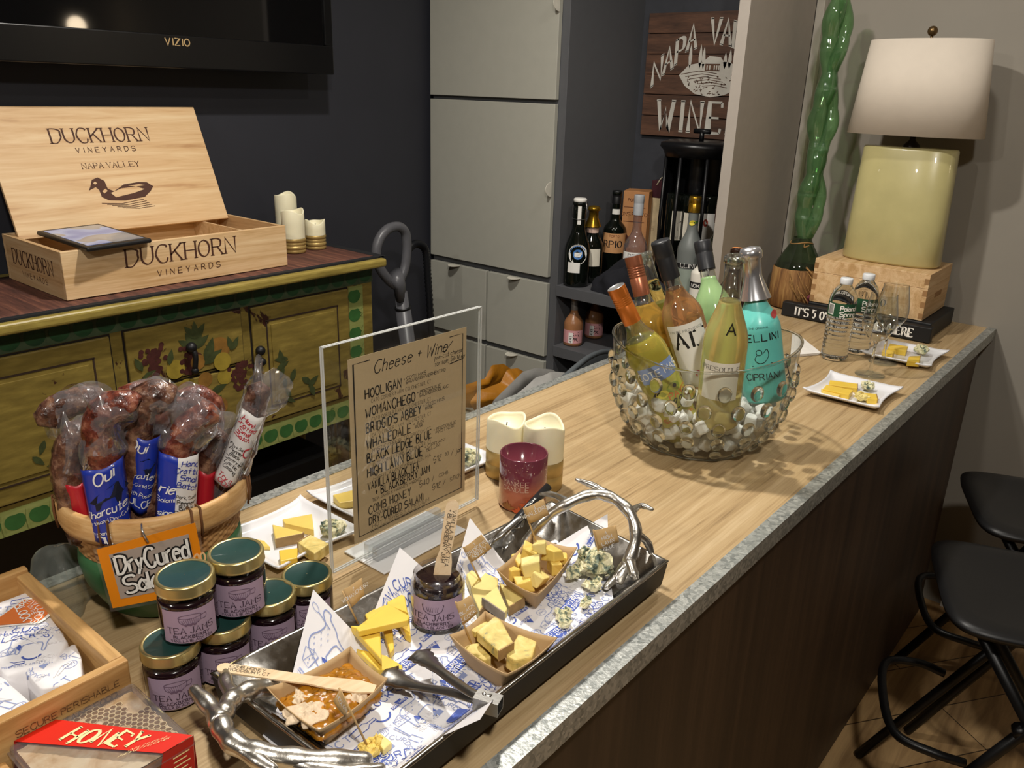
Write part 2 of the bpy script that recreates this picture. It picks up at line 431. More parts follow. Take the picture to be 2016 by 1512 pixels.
front('door', 1.674, 2.236, 1.519, 2.1, ('v', 1.80))
front('door', 1.674, 2.236, .944, 1.506, ('v', 1.24))
for z0, z1 in ((.660, .922), (.36, .640), (.06, .345)):
    front('drawer', 1.674, 1.945, z0, z1, ('h', 1.815)); front('drawer', 1.953, 2.236, z0, z1, ('h', 2.105))
unit = thing('shelf_unit', 'open dark grey shelf unit holding bottles beside the pale cabinet', 'shelves', (2.45, 1.35, 0))
M_side = mat('pale_side_panel', 'a39b92', .6, var=.03)
MB().box(XC, XW-.03, 1.047, 1.079, 0, 2.3).build('side_panel', [M_side], unit, bevel=.001)
MB().box(2.675, 2.69, 1.08, 1.6445, 0, 2.3).build('back_panel', mat('niche_back', '3a3c42', .6), unit)
for z in (.921, .705, .40):
    MB().box(XC+.012, 2.674, 1.0795, 1.6445, z-.037, z).build('shelf', M_carc, unit, bevel=.001)
MB().box(XC+.02, 2.674, 1.0795, 1.6445, 2.26, 2.3).build('top_panel', M_carc, unit)

# painted winery sign at the back of the niche
M_brown = wood('brown_sign_planks', [(.3, '3d2a20'), (.5, '573c2d'), (.7, '6c4b38')], (1, 2, 18), 2, .6, .3, .1)
sg = thing('wooden_sign', 'brown plank sign with white winery lettering at the back of the shelf niche', 'sign', (2.66, 1.3, 1.4))
zz = [1.408, 1.475, 1.545, 1.61, 1.675, 1.74, 1.805]
ys0, ys1 = 1.098, 1.612
for a, b in zip(zz, zz[1:]): MB().box(2.655, 2.672, ys0, ys1, a+.0012, b-.0012).build('plank', M_brown, sg, bevel=.001)
F = lambda x, y: V((2.6543, 1.355-x, y))
mb = MB()
mb.text('WINERY', F, .005, 1.428, .098, .15, 0, 'serif', 'c', sp=1.5, wx=.60)
for i, ch in enumerate('NAPA VALLEY'):
    a = (i-5)/5.0; x = a*.205
    yb = 1.705-.10*a*a-(.0 if abs(a) < .5 else .02)
    if ch != ' ':
        mb.text(ch, lambda u, v, x=x, yb=yb, a=a: F(x+u, yb+v-u*a*.75), 0, 0, .078, .16, 0, 'serif', 'c', wx=.55)
# white vignette: field, house, cypresses
E = lambda x, y: F(x*.82, 1.608+y*.72)
mb.poly([(-.15, 0), (-.11, .045), (-.04, .06), (.06, .06), (.12, .04), (.15, 0), (.12, -.05), (.06, -.082), (0, -.092), (-.07, -.08), (-.12, -.045)], 0, E)
E2 = lambda x, y: F(x*.82, 1.608+y*.72)-V((.0005, 0, 0))
for i in range(70):
    x = R.uniform(-.12, .12); y = R.uniform(-.085, .0)
    if (x/.15)**2+(y/.092)**2 < .9: mb.leaf(x, y, .012, .004, R.uniform(0, 3), E2, 1)
for x, h in ((-.105, .11), (-.06, .105), (-.045, .095), (.05, .07), (.07, .085), (.1, .11)): mb.leaf(x, .03, h, .016, pi/2, E, 0)
mb.poly([(-.055, .05), (-.02, .085), (.03, .08), (.045, .06)], 0, E2); mb.poly([(-.035, .02), (-.035, .052), (.03, .052), (.03, .02)], 1, E2)
for x in (-.028, -.016, .004, .014, .024): mb.poly([(x, .026), (x, .045), (x+.005, .045), (x+.005, .026)], 0, lambda a, b: E2(a, b)-V((.0004, 0, 0)))
for k in range(6): mb.ribbon([(-.14+.02*k, .005-.01*k), (-.06+.015*k, .02-.012*k), (.02+.01*k, .01-.012*k)], .003, E2, 1)
mb.build('lettering', [mat('chalk_white_paint', 'c9c5bb', .7), M_brown], sg)

# ------------------------------------------------------------------ television on the dark wall
tv = thing('television', 'large black wall-mounted television on the dark wall above the wine crate', 'television', (1.0, 2.2, 1.57))
M_gloss = mat('black_gloss', '0a0a0b', .04, var=0); 
YT = 2.13; tx0, tx1, tz0, tz1 = .25, 1.712, 1.572, 2.42
mb = MB().box(tx0, tx1, YT, YT+.06, tz0, tz0+.08).box(tx0, tx0+.03, YT, YT+.06, tz0+.08, tz1).box(tx1-.03, tx1, YT, YT+.06, tz0+.08, tz1).box(tx0, tx1, YT, YT+.06, tz1-.03, tz1)
mb.build('bezel', mat('tv_bezel', '0d0d0e', .28, var=0), tv, bevel=.003)
MB().box(tx0+.03, tx1-.03, YT+.006, YT+.05, tz0+.08, tz1-.03).build('screen', M_gloss, tv)
MB().box(.7, 1.3, YT+.06, YW-.0008, 1.75, 2.2).build('wall_bracket', M_black, tv)
p = aty(349, 83, YT)
MB().text('VIZIO', plane((p.x, YT-.0008, p.z-.008), (1, 0, 0), (0, 0, 1)), 0, 0, .017, .17, 0, align='c', sp=2.4, wx=1.1).build('logo', mat('tv_logo', 'b0956a', .4, var=0), tv)

# ------------------------------------------------------------------ painted sideboard
def distressed(name, base, worn, thr=.62, sc=9):
    m, nt, b, _ = nodes(name)
    n = tex(nt, coords(nt), sc, 8, .62, .4); n2 = tex(nt, coords(nt, (3, 3, 14)), 5, 5)
    c = ramp(nt, n2.outputs['Fac'], [(.3, base[0]), (.55, base[1]), (.75, base[2])])
    mk = ramp(nt, n.outputs['Fac'], [(thr, '000000'), (thr+.015, 'ffffff')])
    mx = nt.nodes.new('ShaderNodeMixRGB'); nt.links.new(mk, mx.inputs[0]); nt.links.new(c, mx.inputs[1]); mx.inputs[2].default_value = lin(worn)
    nt.links.new(mx.outputs[0], b.inputs['Base Color']); b.inputs['Roughness'].default_value = .38
    bump(nt, b, mk, -.3, .001); return m
M_must = distressed('mustard_paint', ('6a5a2a', '7f6d34', '93803f'), '3a2018', .63)
M_must2 = distressed('mustard_edge_paint', ('7d6e34', '938140', 'a5944c'), '4a2f20', .66, 14)
M_grn = distressed('green_band_paint', ('1f3a26', '274a2c', '31583a'), '1c1a14', .7, 20)
M_orn = distressed('light_green_ornament', ('7d8448', '899052', '969c5e'), '5b6a3a', .66, 26)
M_leafg = mat('leaf_green_paint', '35602f', .5, var=.2)
ZC = 1.08; YF = 1.83; cx0, cx1 = -.35, 1.592; bx1 = 1.578
sb = thing('sideboard', 'mustard-yellow distressed sideboard painted with fruit and green leaves', 'sideboard', (.6, 2.0, 0))
MB().box(cx0, cx1, 1.775, YW-.005, ZC-.026, ZC-.002).build('top', M_must2, sb, bevel=.007, seg=3)
MB().box(cx0+.02, bx1, YF, YW-.01, .60, ZC-.027).build('body', M_must, sb, bevel=.002)
G = lambda x, z: V((x, YF-.0015, z)); G2 = lambda x, z: V((x, YF-.0025, z))
# green leaf bands: under the top, along the right stile and along the apron
def band(nm, x0, x1, z0, z1, vert=False):
    mb = MB().box(x0, x1, YF-.001, YF+.002, z0, z1, 0); n = max(2, int((z1-z0 if vert else x1-x0)/.05)); h = (x1-x0 if vert else z1-z0)
    for i in range(n):
        t = (i+.5)/n
        cx, cz = ((x0+x1)/2, lerp(z0, z1, t)) if vert else (lerp(x0, x1, t), (z0+z1)/2)
        mb.heart(cx-.006*vert, cz, .0215 if vert else .021, G, 1)
        if vert: mb.ribbon([(x1-.004, cz+.022), (x1-.014, cz+.010), (x1-.004, cz+.002), (x1-.011, cz-.006)], .004, G2, 0)
        else:
            mb.ribbon([(cx+.025, z0+.004), (cx+.023, cz), (cx+.027, z1-.006)], .004, G2, 0)
    return mb.build(nm, [M_orn if vert or z0 < .8 else mat('dark_green_band', '44523a', .5, var=.2), M_leafg if vert or z0 < .8 else M_grn], sb)
band('leaf_border', cx0+.02, bx1, 1.003, ZC-.028); band('leaf_border', 1.49, 1.542, .665, 1.0, True); band('leaf_border', cx0+.02, bx1, .60, .66)
def panel_front(nm, x0, x1, z0, z1, inset=True):
    mb = MB().box(x0, x1, YF-.008, YF-.0005, z0, z1)
    if inset:
        a = .042
        d = mb.build(nm, M_must, sb, bevel=.003)
        MB().box(x0+a, x1-a, YF-.0086, YF-.0079, z0+a, z1-a).box(x0+a+.012, x1-a-.012, YF-.0115, YF-.0079, z0+a+.012, z1-a-.012).build('raised_panel', [M_must], d, bevel=.002)
        mb2 = MB()
        for s_ in (0, 1):
            mb2.box(x0+a-.003, x1-a+.003, YF-.0098, YF-.0085, (z0+a, z1-a)[s_]-.002, (z0+a, z1-a)[s_]+.002)
            mb2.box((x0+a, x1-a)[s_]-.002, (x0+a, x1-a)[s_]+.002, YF-.0098, YF-.0085, z0+a, z1-a)
        mb2.build('moulding', mat('dark_groove', '33241a', .6), d)
        return d
    return mb.build(nm, M_must, sb, bevel=.002)
d1 = panel_front('door', 1.165, 1.483, .675, .998); d2 = panel_front('door', cx0+.06, .80, .675, .998)
w1 = panel_front('drawer', .835, 1.135, .862, 1.0, False); w2 = panel_front('drawer', .835, 1.135, .69, .85, False)
M_gap = mat('shadow_gap', '1a120c', .7)
mb = MB()
for x0, x1, z0, z1 in ((1.165, 1.483, .675, .998), (cx0+.06, .80, .675, .998), (.835, 1.135, .862, 1.0), (.835, 1.135, .69, .85)):
    mb.box(x0-.004, x1+.004, YF-.0012, YF, z0-.004, z1+.004)
mb.build('reveal', M_gap, sb)
# painted fruit
M_org = mat('orange_fruit_paint', '86602a', .5, var=.25, sc=40); M_yel = mat('yellow_fruit_paint', '94802f', .5, var=.2, sc=40)
M_grape = mat('red_grape_paint', '472420', .5, var=.3, sc=60); M_lf = mat('dull_leaf_paint', '3d4426', .5, var=.3, sc=60)
def fruits(par, y, items):
    mb = MB(); k = 0
    for it in items:
        k += 1; H = lambda x, z, k=k: V((x, y-.0006-.00012*k, z))
        if it[0] == 'o': mb.ell(it[1], it[2], it[3], it[3], H, it[4])
        elif it[0] == 'g':
            for _ in range(46):
                t = R.random(); mb.ell(it[1]+R.gauss(0, .013)*(1.2-t*.6), it[2]-.02-t*.07+.03, .0062, .0062, lambda x, z, q=R.random(): H(x, z)-V((0, q*.0003, 0)), 2)
        elif it[0] == 'l':
            mb.leaf(it[1], it[2], it[3], it[3]*.42, it[4], H, 3)
    mb.build('painted_fruit', [M_org, M_yel, M_grape, M_lf], par)
L = 'l'
fruits(w1, YF-.008, [(L, 1.0, .925, .05, a) for a in (.6, 1.1, 1.57, 2.0, 2.5)]+[(L, 1.005, .95, .045, a) for a in (.9, 1.57, 2.2)]+[('g', .895, .945), ('g', .985, .925), ('o', .945, .885, .024, 1), ('o', 1.005, .89, .02, 0), ('o', 1.065, .912, .03, 0),
       (L, 1.025, .88, .07, 1.2), (L, 1.02, .88, .06, .5), (L, 1.1, .9, .04, 1), (L, 1.1, .9, .04, 1.8), (L, .865, .9, .04, 2), (L, .86, .88, .04, .4), (L, .93, .9, .04, 1.3), ('o', 1.07, .877, .024, 1)])
fruits(w2, YF-.008, [('o', .97, .83, .025, 1), ('o', 1.02, .84, .02, 0), ('o', 1.075, .835, .022, 1), ('g', 1.115, .85), (L, 1.03, .80, .05, .3), (L, 1.0, .80, .05, 2.4), (L, 1.06, .79, .05, 4), ('o', .93, .80, .02, 0), ('g', .90, .81), ('o', 1.05, .76, .025, 0)])
fruits(d1, YF-.0118, [(L, 1.225+.02*i, .86-.022*abs(i-2)-.01*i, .045, .4+i*1.3) for i in range(7)]+[(L, 1.25, .82-.03*i, .035, 4.2+.5*i) for i in range(4)])
fruits(d2, YF-.0118, [(L, .72-.03*i, .80-.03*(i % 3), .035, 1+i*1.1) for i in range(5)])
mb = MB()
for d, px, pz in ((w1, .985, .935), (w2, .985, .775)):
    mb = MB().sphere((px, YF-.022, pz), .013, 8); mb.tube(spline([(px, YF-.022, pz), (px+.004, YF-.03, pz-.02), (px, YF-.028, pz-.055)], 4), .0065, 8)
    mb.sphere((px, YF-.028, pz-.058), .009, 6); mb.tube([(px, YF-.022, pz), (px, YF-.006, pz)], .006)
    mb.build('drop_pull', M_black, d)
mb = MB().sphere((1.175, YF-.022, .885), .013, 8); mb.tube([(1.175, YF-.022, .885), (1.175, YF-.006, .885)], .006); mb.sphere((1.175, YF-.026, .855), .011, 6); mb.build('drop_pull', M_black, d1)
for x in (cx0+.03, bx1-.06):
    for y in (YF+.01, YW-.08): MB().box(x, x+.05, y, y+.05, 0, .60).build('leg', M_must, sb, bevel=.003)
# dark woven runner on top
rn = MB().grid(lambda u, v: V((lerp(cx0+.04, 1.60, u)-.012*(1-v), lerp(1.797, 2.2, v), ZC+.0008+.0004*sin(u*40))), 40, 8)
ro = rn.build('table_runner', wood('brown_woven_runner', [(.3, '3a211a'), (.5, '573328'), (.7, '7a4d3a')], (30, 2, 30), 2, .75, .3, .4), solid=.0016)
tag(ro, 'dark brown woven runner with black border on the sideboard top', 'table runner')
mb = MB().box(cx0+.04, 1.594, 1.793, 1.812, ZC-.0018, ZC+.0028).box(1.575, 1.602, 1.793, 2.2, ZC-.0006, ZC+.0026)
o = mb.build('border', mat('black_border', '14161a', .8, bmp=.4, bsc=300), ro)

# ------------------------------------------------------------------ wine crate with its lid propped open
M_pine = wood('pale_pine', [(.3, 'bb9563'), (.5, 'd3b083'), (.7, 'e0c398')], (1.6, 30, 30), 1.3, .55, .3, .1, 1.2)
M_pine_v = wood('pale_pine_lid', [(.28, 'b3885a'), (.42, 'cfa979'), (.6, 'dcbc8f'), (.75, 'e2c69c')], (1.2, 1.2, 22), 1.1, .55, .25, .06, 1.6)
M_brand = mat('burnt_brand', '4a2a1c', .7, var=.1)
X0, X1, Y0, Y1, Z0, Z1 = .738, 1.312, 1.86, 2.172, ZC+.0035, ZC+.110
cr = thing('wine_crate', 'open pine wine crate with DUCKHORN lettering on the sideboard', 'crate', ((X0+X1)/2, (Y0+Y1)/2, Z0))
t = .011
MB().box(X0, X1, Y0, Y0+t, Z0, Z1).build('front_side', M_pine, cr, bevel=.0012)
MB().box(X0, X1, Y1-t, Y1, Z0, Z1).build('back_side', M_pine, cr, bevel=.0012)
for a in (X0, X1-t): MB().box(a+.0002, a+t-.0002, Y0+t, Y1-t, Z0, Z1-.001).build('end_side', wood('pale_pine_end', [(.3, 'b08a5c'), (.5, 'c9a577'), (.7, 'd6b88c')], (30, 1.6, 30), 1.3, .55), cr)
MB().box(X0+t, X1-t, Y0+t, Y1-t, Z0, Z0+.008).build('bottom', M_pine, cr)
MB().box(X1-.09, X1-.084, Y0+t, Y1-t, Z0+.008, Z1-.012).build('divider', M_pine, cr)
fr = plane((1.02, Y0-.0006, Z0), (1, 0, 0), (0, 0, 1))
MB().text('DUCKHORN', fr, .0, .055, .040, .12, 0, 'serif', 'c', sp=.9, wx=.92).text('VINEYARDS', fr, .01, .024, .0135, .13, 0, 'sans', 'c', sp=6).build('lettering', M_brand, cr)
mb = MB(); mb.text('DUCKHORN', plane((X0-.0006, (Y0+Y1)/2, Z0), (0, -1, 0), (0, 0, 1)), 0, .045, .034, .12, 0, 'serif', 'c', sp=.9, wx=.8)
mb.text('VINEYARDS', plane((X0-.0006, (Y0+Y1)/2, Z0), (0, -1, 0), (0, 0, 1)), 0, .02, .012, .1, 0, 'sans', 'c', sp=5)
mb.build('lettering', M_brand, cr)
# lid: leans back against the wall side
A, B_ = aty(50, 452, Y1-.03), aty(433, 425, Y1-.03)
lo = V((.752, Y1-.055, Z1-.012)); hi_ = aty(370, 213, Y1+.075)
lu = V((0, hi_.y-lo.y, hi_.z-lo.z)); Lh = lu.length; lu.normalize(); ln = V((1, 0, 0)).cross(lu)
lw = 1.30-.752; LM = Matrix(((1, 0, 0, lo.x), (0, lu.y, -lu.z, lo.y), (0, lu.z, lu.y, lo.z), (0, 0, 0, 1)))
# local frame of the lid: x along, y up the lid, z out of its face towards the viewer is -ln
LM = Matrix.Translation(lo) @ Matrix(((1, 0, 0, 0), (0, lu.y, ln.y*-1, 0), (0, lu.z, ln.z*-1, 0), (0, 0, 0, 1)))
skew = 0
MB().box(0, lw, 0, Lh, -.009, 0, 0, LM).build('lid', M_pine_v, cr, bevel=.001)
lf = lambda x, y: LM @ V((x, y, -.0098)) if (LM.to_3x3() @ V((0, 0, 1))).y > 0 else LM @ V((x, y, .0008))
mb = MB().text('DUCKHORN', lf, lw*.49, Lh*.71, .036, .12, 0, 'serif', 'c', sp=.9, wx=.9).text('VINEYARDS', lf, lw*.49, Lh*.63, .0125, .13, 0, 'sans', 'c', sp=6).text('NAPA VALLEY', lf, lw*.49, Lh*.50, .014, .13, 0, 'serif', 'c', sp=1.6)
dk = lambda x, y: lf(lw*.50+x, Lh*.27+y)
mb.poly([(-.075, .028), (-.066, .045), (-.05, .05), (-.036, .04), (-.034, .02), (-.02, .012), (.01, .028), (.05, .032), (.072, .03), (.086, .018), (.075, .006), (.055, -.008), (.0, -.014), (-.04, -.01), (-.055, .0), (-.056, .018), (-.062, .026), (-.082, .018)][::1], 0, dk)
dk2 = lambda x, y: dk(x, y)+(lf(0, 0)-LM @ V((0, 0, -.0045)))*.12
for q in ([(-.03, .008), (.0, .018), (.04, .02), (.06, .012), (.03, .004), (-.02, -.004)], [(-.05, .014), (-.04, .02), (-.036, .014), (-.046, .008)], [(.02, .024), (.05, .026), (.066, .022), (.04, .02)], [(-.066, .036), (-.06, .04), (-.056, .035), (-.062, .032)]): mb.poly(q, 1, dk2)
for k in range(5): mb.ribbon([(-.06+.012*k, -.016-.004*k), (-.01+.01*k, -.021-.004*k), (.05+.006*k, -.014-.005*k)], .0013, dk, 0)
mb.build('lettering', [M_brand, M_pine_v], cr)

# tablet lying across the crate's left corner
tb = thing('tablet', 'black tablet with lit bluish screen lying on the open crate corner', 'tablet')
zt = Z1+.001
q = [at(172, 497, zt), at(300, 478, zt), at(205, 443, zt), at(72, 463, zt)]
q = [q[0], q[0]+(q[1]-q[0]), q[0]+(q[1]-q[0])+(q[3]-q[0]), q[3]]
cen = sum(q, V())/4; TOPM[tb.name] = Matrix.Translation(cen); tb.location = cen
inn = lambda k: [cen+(p-cen)*k for p in q]
MB().prism([(p.x, p.y) for p in q], zt, zt+.010).build('case', M_black, tb, bevel=.004, seg=3)
def scr():
    m, nt, b, _ = nodes('lit_screen'); g = tex(nt, coords(nt, (6, 6, 6)), 1.2, 2)
    c = ramp(nt, g.outputs['Fac'], [(.42, '5f86c8'), (.5, '9db6e0'), (.52, '8a8a8c'), (.6, 'a9a7a4')])
    b.inputs['Base Color'].default_value = (.02, .02, .02, 1); b.inputs['Roughness'].default_value = .1
    nt.links.new(c, b.inputs['Emission Color']); b.inputs['Emission Strength'].default_value = .55; return m
MB().prism([(p.x, p.y) for p in inn(.86)], zt+.0101, zt+.0106).build('screen', scr(), tb)

# ------------------------------------------------------------------ pillar candles
M_wax = mat('ivory_wax', 'e6dfc0', .45, var=.03, sss=.25); M_gold = mat('gold_band', 'b89c60', .42, .5, var=.12, bmp=.2, bsc=80)
def candle(label, p, r, h, gh, seed, grp=None, rings=True):
    t = thing('pillar_candle', label, 'candle', p, group=grp)
    def rim(a): return h-.006+.0045*sin(2*a+seed)+.003*sin(3*a+seed*2)
    mb = MB()
    def wax(u, v):
        a = 2*pi*u
        prof = [(r, gh), (r, rim(a)-.003), (r-.0015, rim(a)), (r-.004, rim(a)-.001), (r-.006, rim(a)-.008), (r*.5, h-.024), (0.0005, h-.026)]
        k = v*(len(prof)-1); i = min(int(k), len(prof)-2); q = k-i
        rr, z = lerp(prof[i][0], prof[i+1][0], q), lerp(prof[i][1], prof[i+1][1], q)
        return V((rr*cos(a), rr*sin(a), z))
    mb.grid(wax, 36, 12, wrap=True); mb.build('wax', M_wax, t, world=False)
    pr = [(0.0005, 0.0)]; n = 4 if rings else 2
    for i in range(n):
        z0, z1 = gh*i/n, gh*(i+1)/n; rr = r+.0012*(1 if rings and i % 2 else .4)
        pr += [(rr-.0012, z0+.0005), (rr, z0+.002), (rr, z1-.002), (rr-.0012, z1-.0005)]
    MB().lathe(pr, 36).build('gold_base', M_gold, t, world=False)
    MB().tube([(0, 0, h-.026), (.001, 0, h-.019), (.003, .001, h-.015)], .0012, 6).build('wick', mat('wick', '3a3026', .9), t, world=False)
    return t
for lab, px, py, rr, ht, sd in (('tall ivory candle with gold bands at back of sideboard, behind the others', 567, 478, .037, .152, 0), ('middle-height ivory candle with gold bands at front of sideboard', 580, 496, .037, .125, 1.2), ('shortest ivory candle with gold bands, on right of sideboard trio', 622, 489, .034, .088, 2.2)):
    p = at(px, py, ZC+.002); candle(lab, (p.x, p.y, ZC+.002), rr*.88, ht, .042, sd, 'gold-banded candles on the sideboard')

# ------------------------------------------------------------------ upright vacuum cleaner in the corner
vc = thing('vacuum_cleaner', 'grey upright vacuum with loop handle and black hose behind the sideboard', 'vacuum cleaner', (1.9, 2.1, 0))
YV = 1.98; M_vg = mat('vacuum_grey', '58585c', .35)
lp = [aty(x, y, YV) for x, y in ((775, 560), (752, 535), (741, 505), (745, 475), (762, 452), (783, 446), (797, 456), (801, 480), (800, 505), (796, 530), (785, 555))]
MB().tube(spline(lp, 5, True), .0158, 10, closed=True).build('handle', M_vg, vc)
hb = [aty(x, y, YV) for x, y in ((778, 540), (786, 560), (789, 590))]
MB().tube(hb, [.042, .036, .027], 12, flat=.6).build('grip', M_vg, vc)
a, b = aty(789, 575, YV), aty(806, 700, YV)
d = (b-a).normalized(); e = b+d*.52; e.z = max(.12, e.z)
MB().tube([a, a+d*.06, a+d*.0601, b, b+d*.0001, e], [.022, .022, .026, .026, .033, .034], 14).build('wand', M_vg, vc)
MB().tube([a+d*.052, a+d*.058], .0275, 14).build('collar', M_black, vc)
MB().box(-.13, .13, -.15, .05, 0, .12, 0, Matrix.Translation((e.x, e.y, 0))).build('floor_head', M_black, vc, bevel=.02)
MB().lathe([(.001, .1), (.06, .1), (.065, .3), (.05, .46), (.001, .47)], 20, 0, Matrix.Translation((e.x-.02, e.y+.02, 0))).build('dust_bin', M_black, vc)
hp = spline([aty(x, y, YV+.03) for x, y in ((803, 492), (815, 481), (828, 482), (838, 495), (842, 540), (846, 600), (850, 680), (845, 740))], 14)
MB().tube(hp, [.011 if i % 2 else .014 for i in range(len(hp))], 10).build('hose', mat('black_ribbed_hose', '17181b', .35), vc)
# ================================================================== bottles
def aim(base, px, py, H, far=True):
    # direction of a bottle of length H standing at base whose top is seen at (px, py)
    d = ray(px, py); o = EYE-V(base); a = d.dot(d); b = 2*o.dot(d); c = o.dot(o)-H*H
    D = b*b-4*a*c; t = -b/(2*a) if D < 0 else (-b+(1 if far else -1)*math.sqrt(D))/(2*a)
    return (EYE+d*t-V(base)).normalized()
def facing(p): return math.atan2(-p[1], -p[0])
def bottle(label, base, r, zs, zn, rn, H, mbody, d=None, mneck=None, level=None, cap=None, labs=(), txt=(), name='wine_bottle', cat='bottle', grp=None, roundness=1.0, spin=0.0, inv=False):
    d = V(d) if d is not None else V((0, 0, 1)); q = V((0, 0, 1)).rotation_difference(d)
    if inv: q = q @ Euler((pi, 0, 0)).to_quaternion()
    t = thing(name, label, cat, base, q.to_euler(), grp)
    a0 = facing(base)+spin
    pr = [(.0005, .004), (r*.6, .003), (r*.9, 0), (r, .006)]
    pr += [(r, lerp(.006, zs, k/6)) for k in range(1, 7)]
    for i in range(1, 9):
        k = i/8; s = (1-cos(pi*k))/2 if roundness >= 1 else k**roundness
        pr.append((lerp(r, rn, s), lerp(zs, zn, k)))
    pr += [(rn*.97, lerp(zn, H, .5)), (rn, H-.012)]
    lip = [(rn, H-.012), (rn*1.15, H-.011), (rn*1.15, H-.003), (rn*.95, H), (rn*.7, H), (rn*.68, H-.02)]
    if level and mneck is not None:
        lo = [p for p in pr if p[1] < level]
        # radius at the liquid level
        for (ra, za), (rb, zb) in zip(pr, pr[1:]):
            if za <= level <= zb and zb > za: rl = lerp(ra, rb, (level-za)/(zb-za)); break
        MB().lathe(lo+[(rl, level), (rl*.6, level+.0005), (.0005, level+.0005)], 32).build('filled_body', mbody, t, world=False)
        hi = [(rl, level+.0012)]+[p for p in pr if p[1] > level+.002]+(lip if not cap or cap[1] > H-.01 else [])
        MB().lathe(hi, 32).build('neck', mneck, t, world=False)
    else:
        MB().lathe(pr+lip[:5]+[(.0005, H)], 32).build('body', mbody, t, world=False)
    if cap:
        mc, z0, rc, kind = cap
        if kind == 'screw':
            pc = [(rc, z0)]; zt_ = H-.016
            for k in range(5):
                z = lerp(z0+.034, zt_, k/5); pc += [(rc, z), (rc*.95, z+.0012), (rc, z+.0024)]
            pc += [(rc, zt_), (rc*1.02, H-.004), (rc, H+.001)]
            cp = MB().lathe(pc, 28).build('screw_cap', mc, t, world=False)
            MB().lathe([(rc, H+.001), (rc*.93, H+.0018), (rc*.9, H+.001), (.0005, H+.001)], 28).build('cap_top', mat('silver_cap', 'c9c9c9', .3, .8, var=.05), cp, world=False)
        elif kind == 'plain':
            MB().lathe([(rc, z0), (rc, lerp(z0, H, .58)), (rc*.97, lerp(z0, H, .6)), (rc*1.03, lerp(z0, H, .64)), (rc*1.03, H-.001), (rc*.97, H+.002), (.0005, H+.002)], 28).build('cap', mc, t, world=False)
        elif kind == 'foil':
            mb = MB().lathe([(lerp(r, rn, .55)+.002, z0), (rc*1.0, lerp(z0, H, .45)), (rc*1.0, lerp(z0, H, .78)), (rc*1.25, lerp(z0, H, .8)), (rc*1.3, H-.008), (rc*1.1, H), (.0005, H+.003)], 28); mb.noisy(.0012, 120)
            mb.build('foil', mc, t, world=False)
    for lb in labs:
        z0, z1, hw, ml = lb[:4]; off = lb[4] if len(lb) > 4 else 0; rr = (lb[5] if len(lb) > 5 else r)+.0005; tp = lb[6] if len(lb) > 6 else 0
        f = cyl(rr, None, a0+off, tp)
        MB().grid(lambda u, v: f(lerp(-hw, hw, u)*rr, lerp(z0, z1, v)), 16, 2).build('label', ml, t, world=False)
    for e in txt:
        s, x, z, size, wd, m = e[:6]; sty = e[6] if len(e) > 6 else 'sans'; rr = (e[7] if len(e) > 7 else r)+.0011; sp = e[8] if len(e) > 8 else 1.6; off = e[9] if len(e) > 9 else 0
        MB().text(s, cyl(rr, None, a0+off), x, z, size, wd, 0, sty, 'c', sp=sp).build('lettering', m, t, world=False)
    return t
M_dkglass = mat('dark_green_bottle_glass', '0c100c', .06, var=0, spec=.6)
M_clear = film('clear_glass', 'f2f6f2', 1.6)
M_paper = mat('cream_label', 'e6e0cf', .7, var=.04)
M_wlab = mat('white_label', 'eceae4', .7, var=.03)
M_goldf = mat('gold_foil', 'b8902f', .28, .9, var=.2, sc=90)
SZ = .9216
def hz(px, py, x): return atx(px, py, x).z-SZ
def spot(px, x): return atx(px, 500, x).y
# ---- on the niche's upper shelf
p = V((2.288, 1.598, SZ)); H = hz(1140, 396, 2.288)
t = bottle('black swing-top bottle with round white and blue badge on the shelf', p, .043, H*.42, H*.72, .021, H, M_dkglass, labs=[(.05, .085, .5, M_wlab, -.25)], roundness=1, name='swing_top_bottle')
a0 = facing(p)
MB().lathe([(.020, H-.002), (.022, H), (.022, H+.008), (.018, H+.011), (.0005, H+.011)], 20).build('stopper', M_wlab, t, world=False)
mb = MB(); f = cyl(.0437, None, a0+.05); mb.ell(0, H*.40, .034, .034, f, 0); f2 = cyl(.0442, None, a0+.05); mb.ell(0, H*.40, .017, .017, f2, 1)
f3 = cyl(.0446, None, a0+.05); mb.poly([(-.012, H*.40-.006), (-.012, H*.40+.006), (.006, H*.40+.006), (.013, H*.40+.009), (.013, H*.40), (.006, H*.40-.009), (-.008, H*.40-.009)], 0, f3)
for k in range(10): mb.ell(.028*cos(.6+k*.25), H*.40+.028*sin(.6+k*.25), .002, .002, f2, 1)
mb.build('badge', [M_wlab, mat('badge_blue', '4a7fc4', .6)], t, world=False)
M_wire = mat('bail_wire', 'a8a8a8', .3, .9, var=0)
MB().tube([V((.024*cos(a), .024*sin(a), H*.80)) for a in [2*pi*i/20 for i in range(20)]], .0012, 6, closed=True).tube([(0, .024, H*.80), (0, .03, H*.9), (0, .023, H+.005)], .0012, 6).tube([(0, -.024, H*.80), (0, -.03, H*.9), (0, -.023, H+.005)], .0012, 6).build('wire_bail', M_wire, t, world=False)
MB().grid(lambda u, v: cyl(.0215, None, a0)(lerp(-.006, .006, u), lerp(H*.74, H-.002, v)), 4, 2).build('strip_seal', M_wlab, t, world=False)

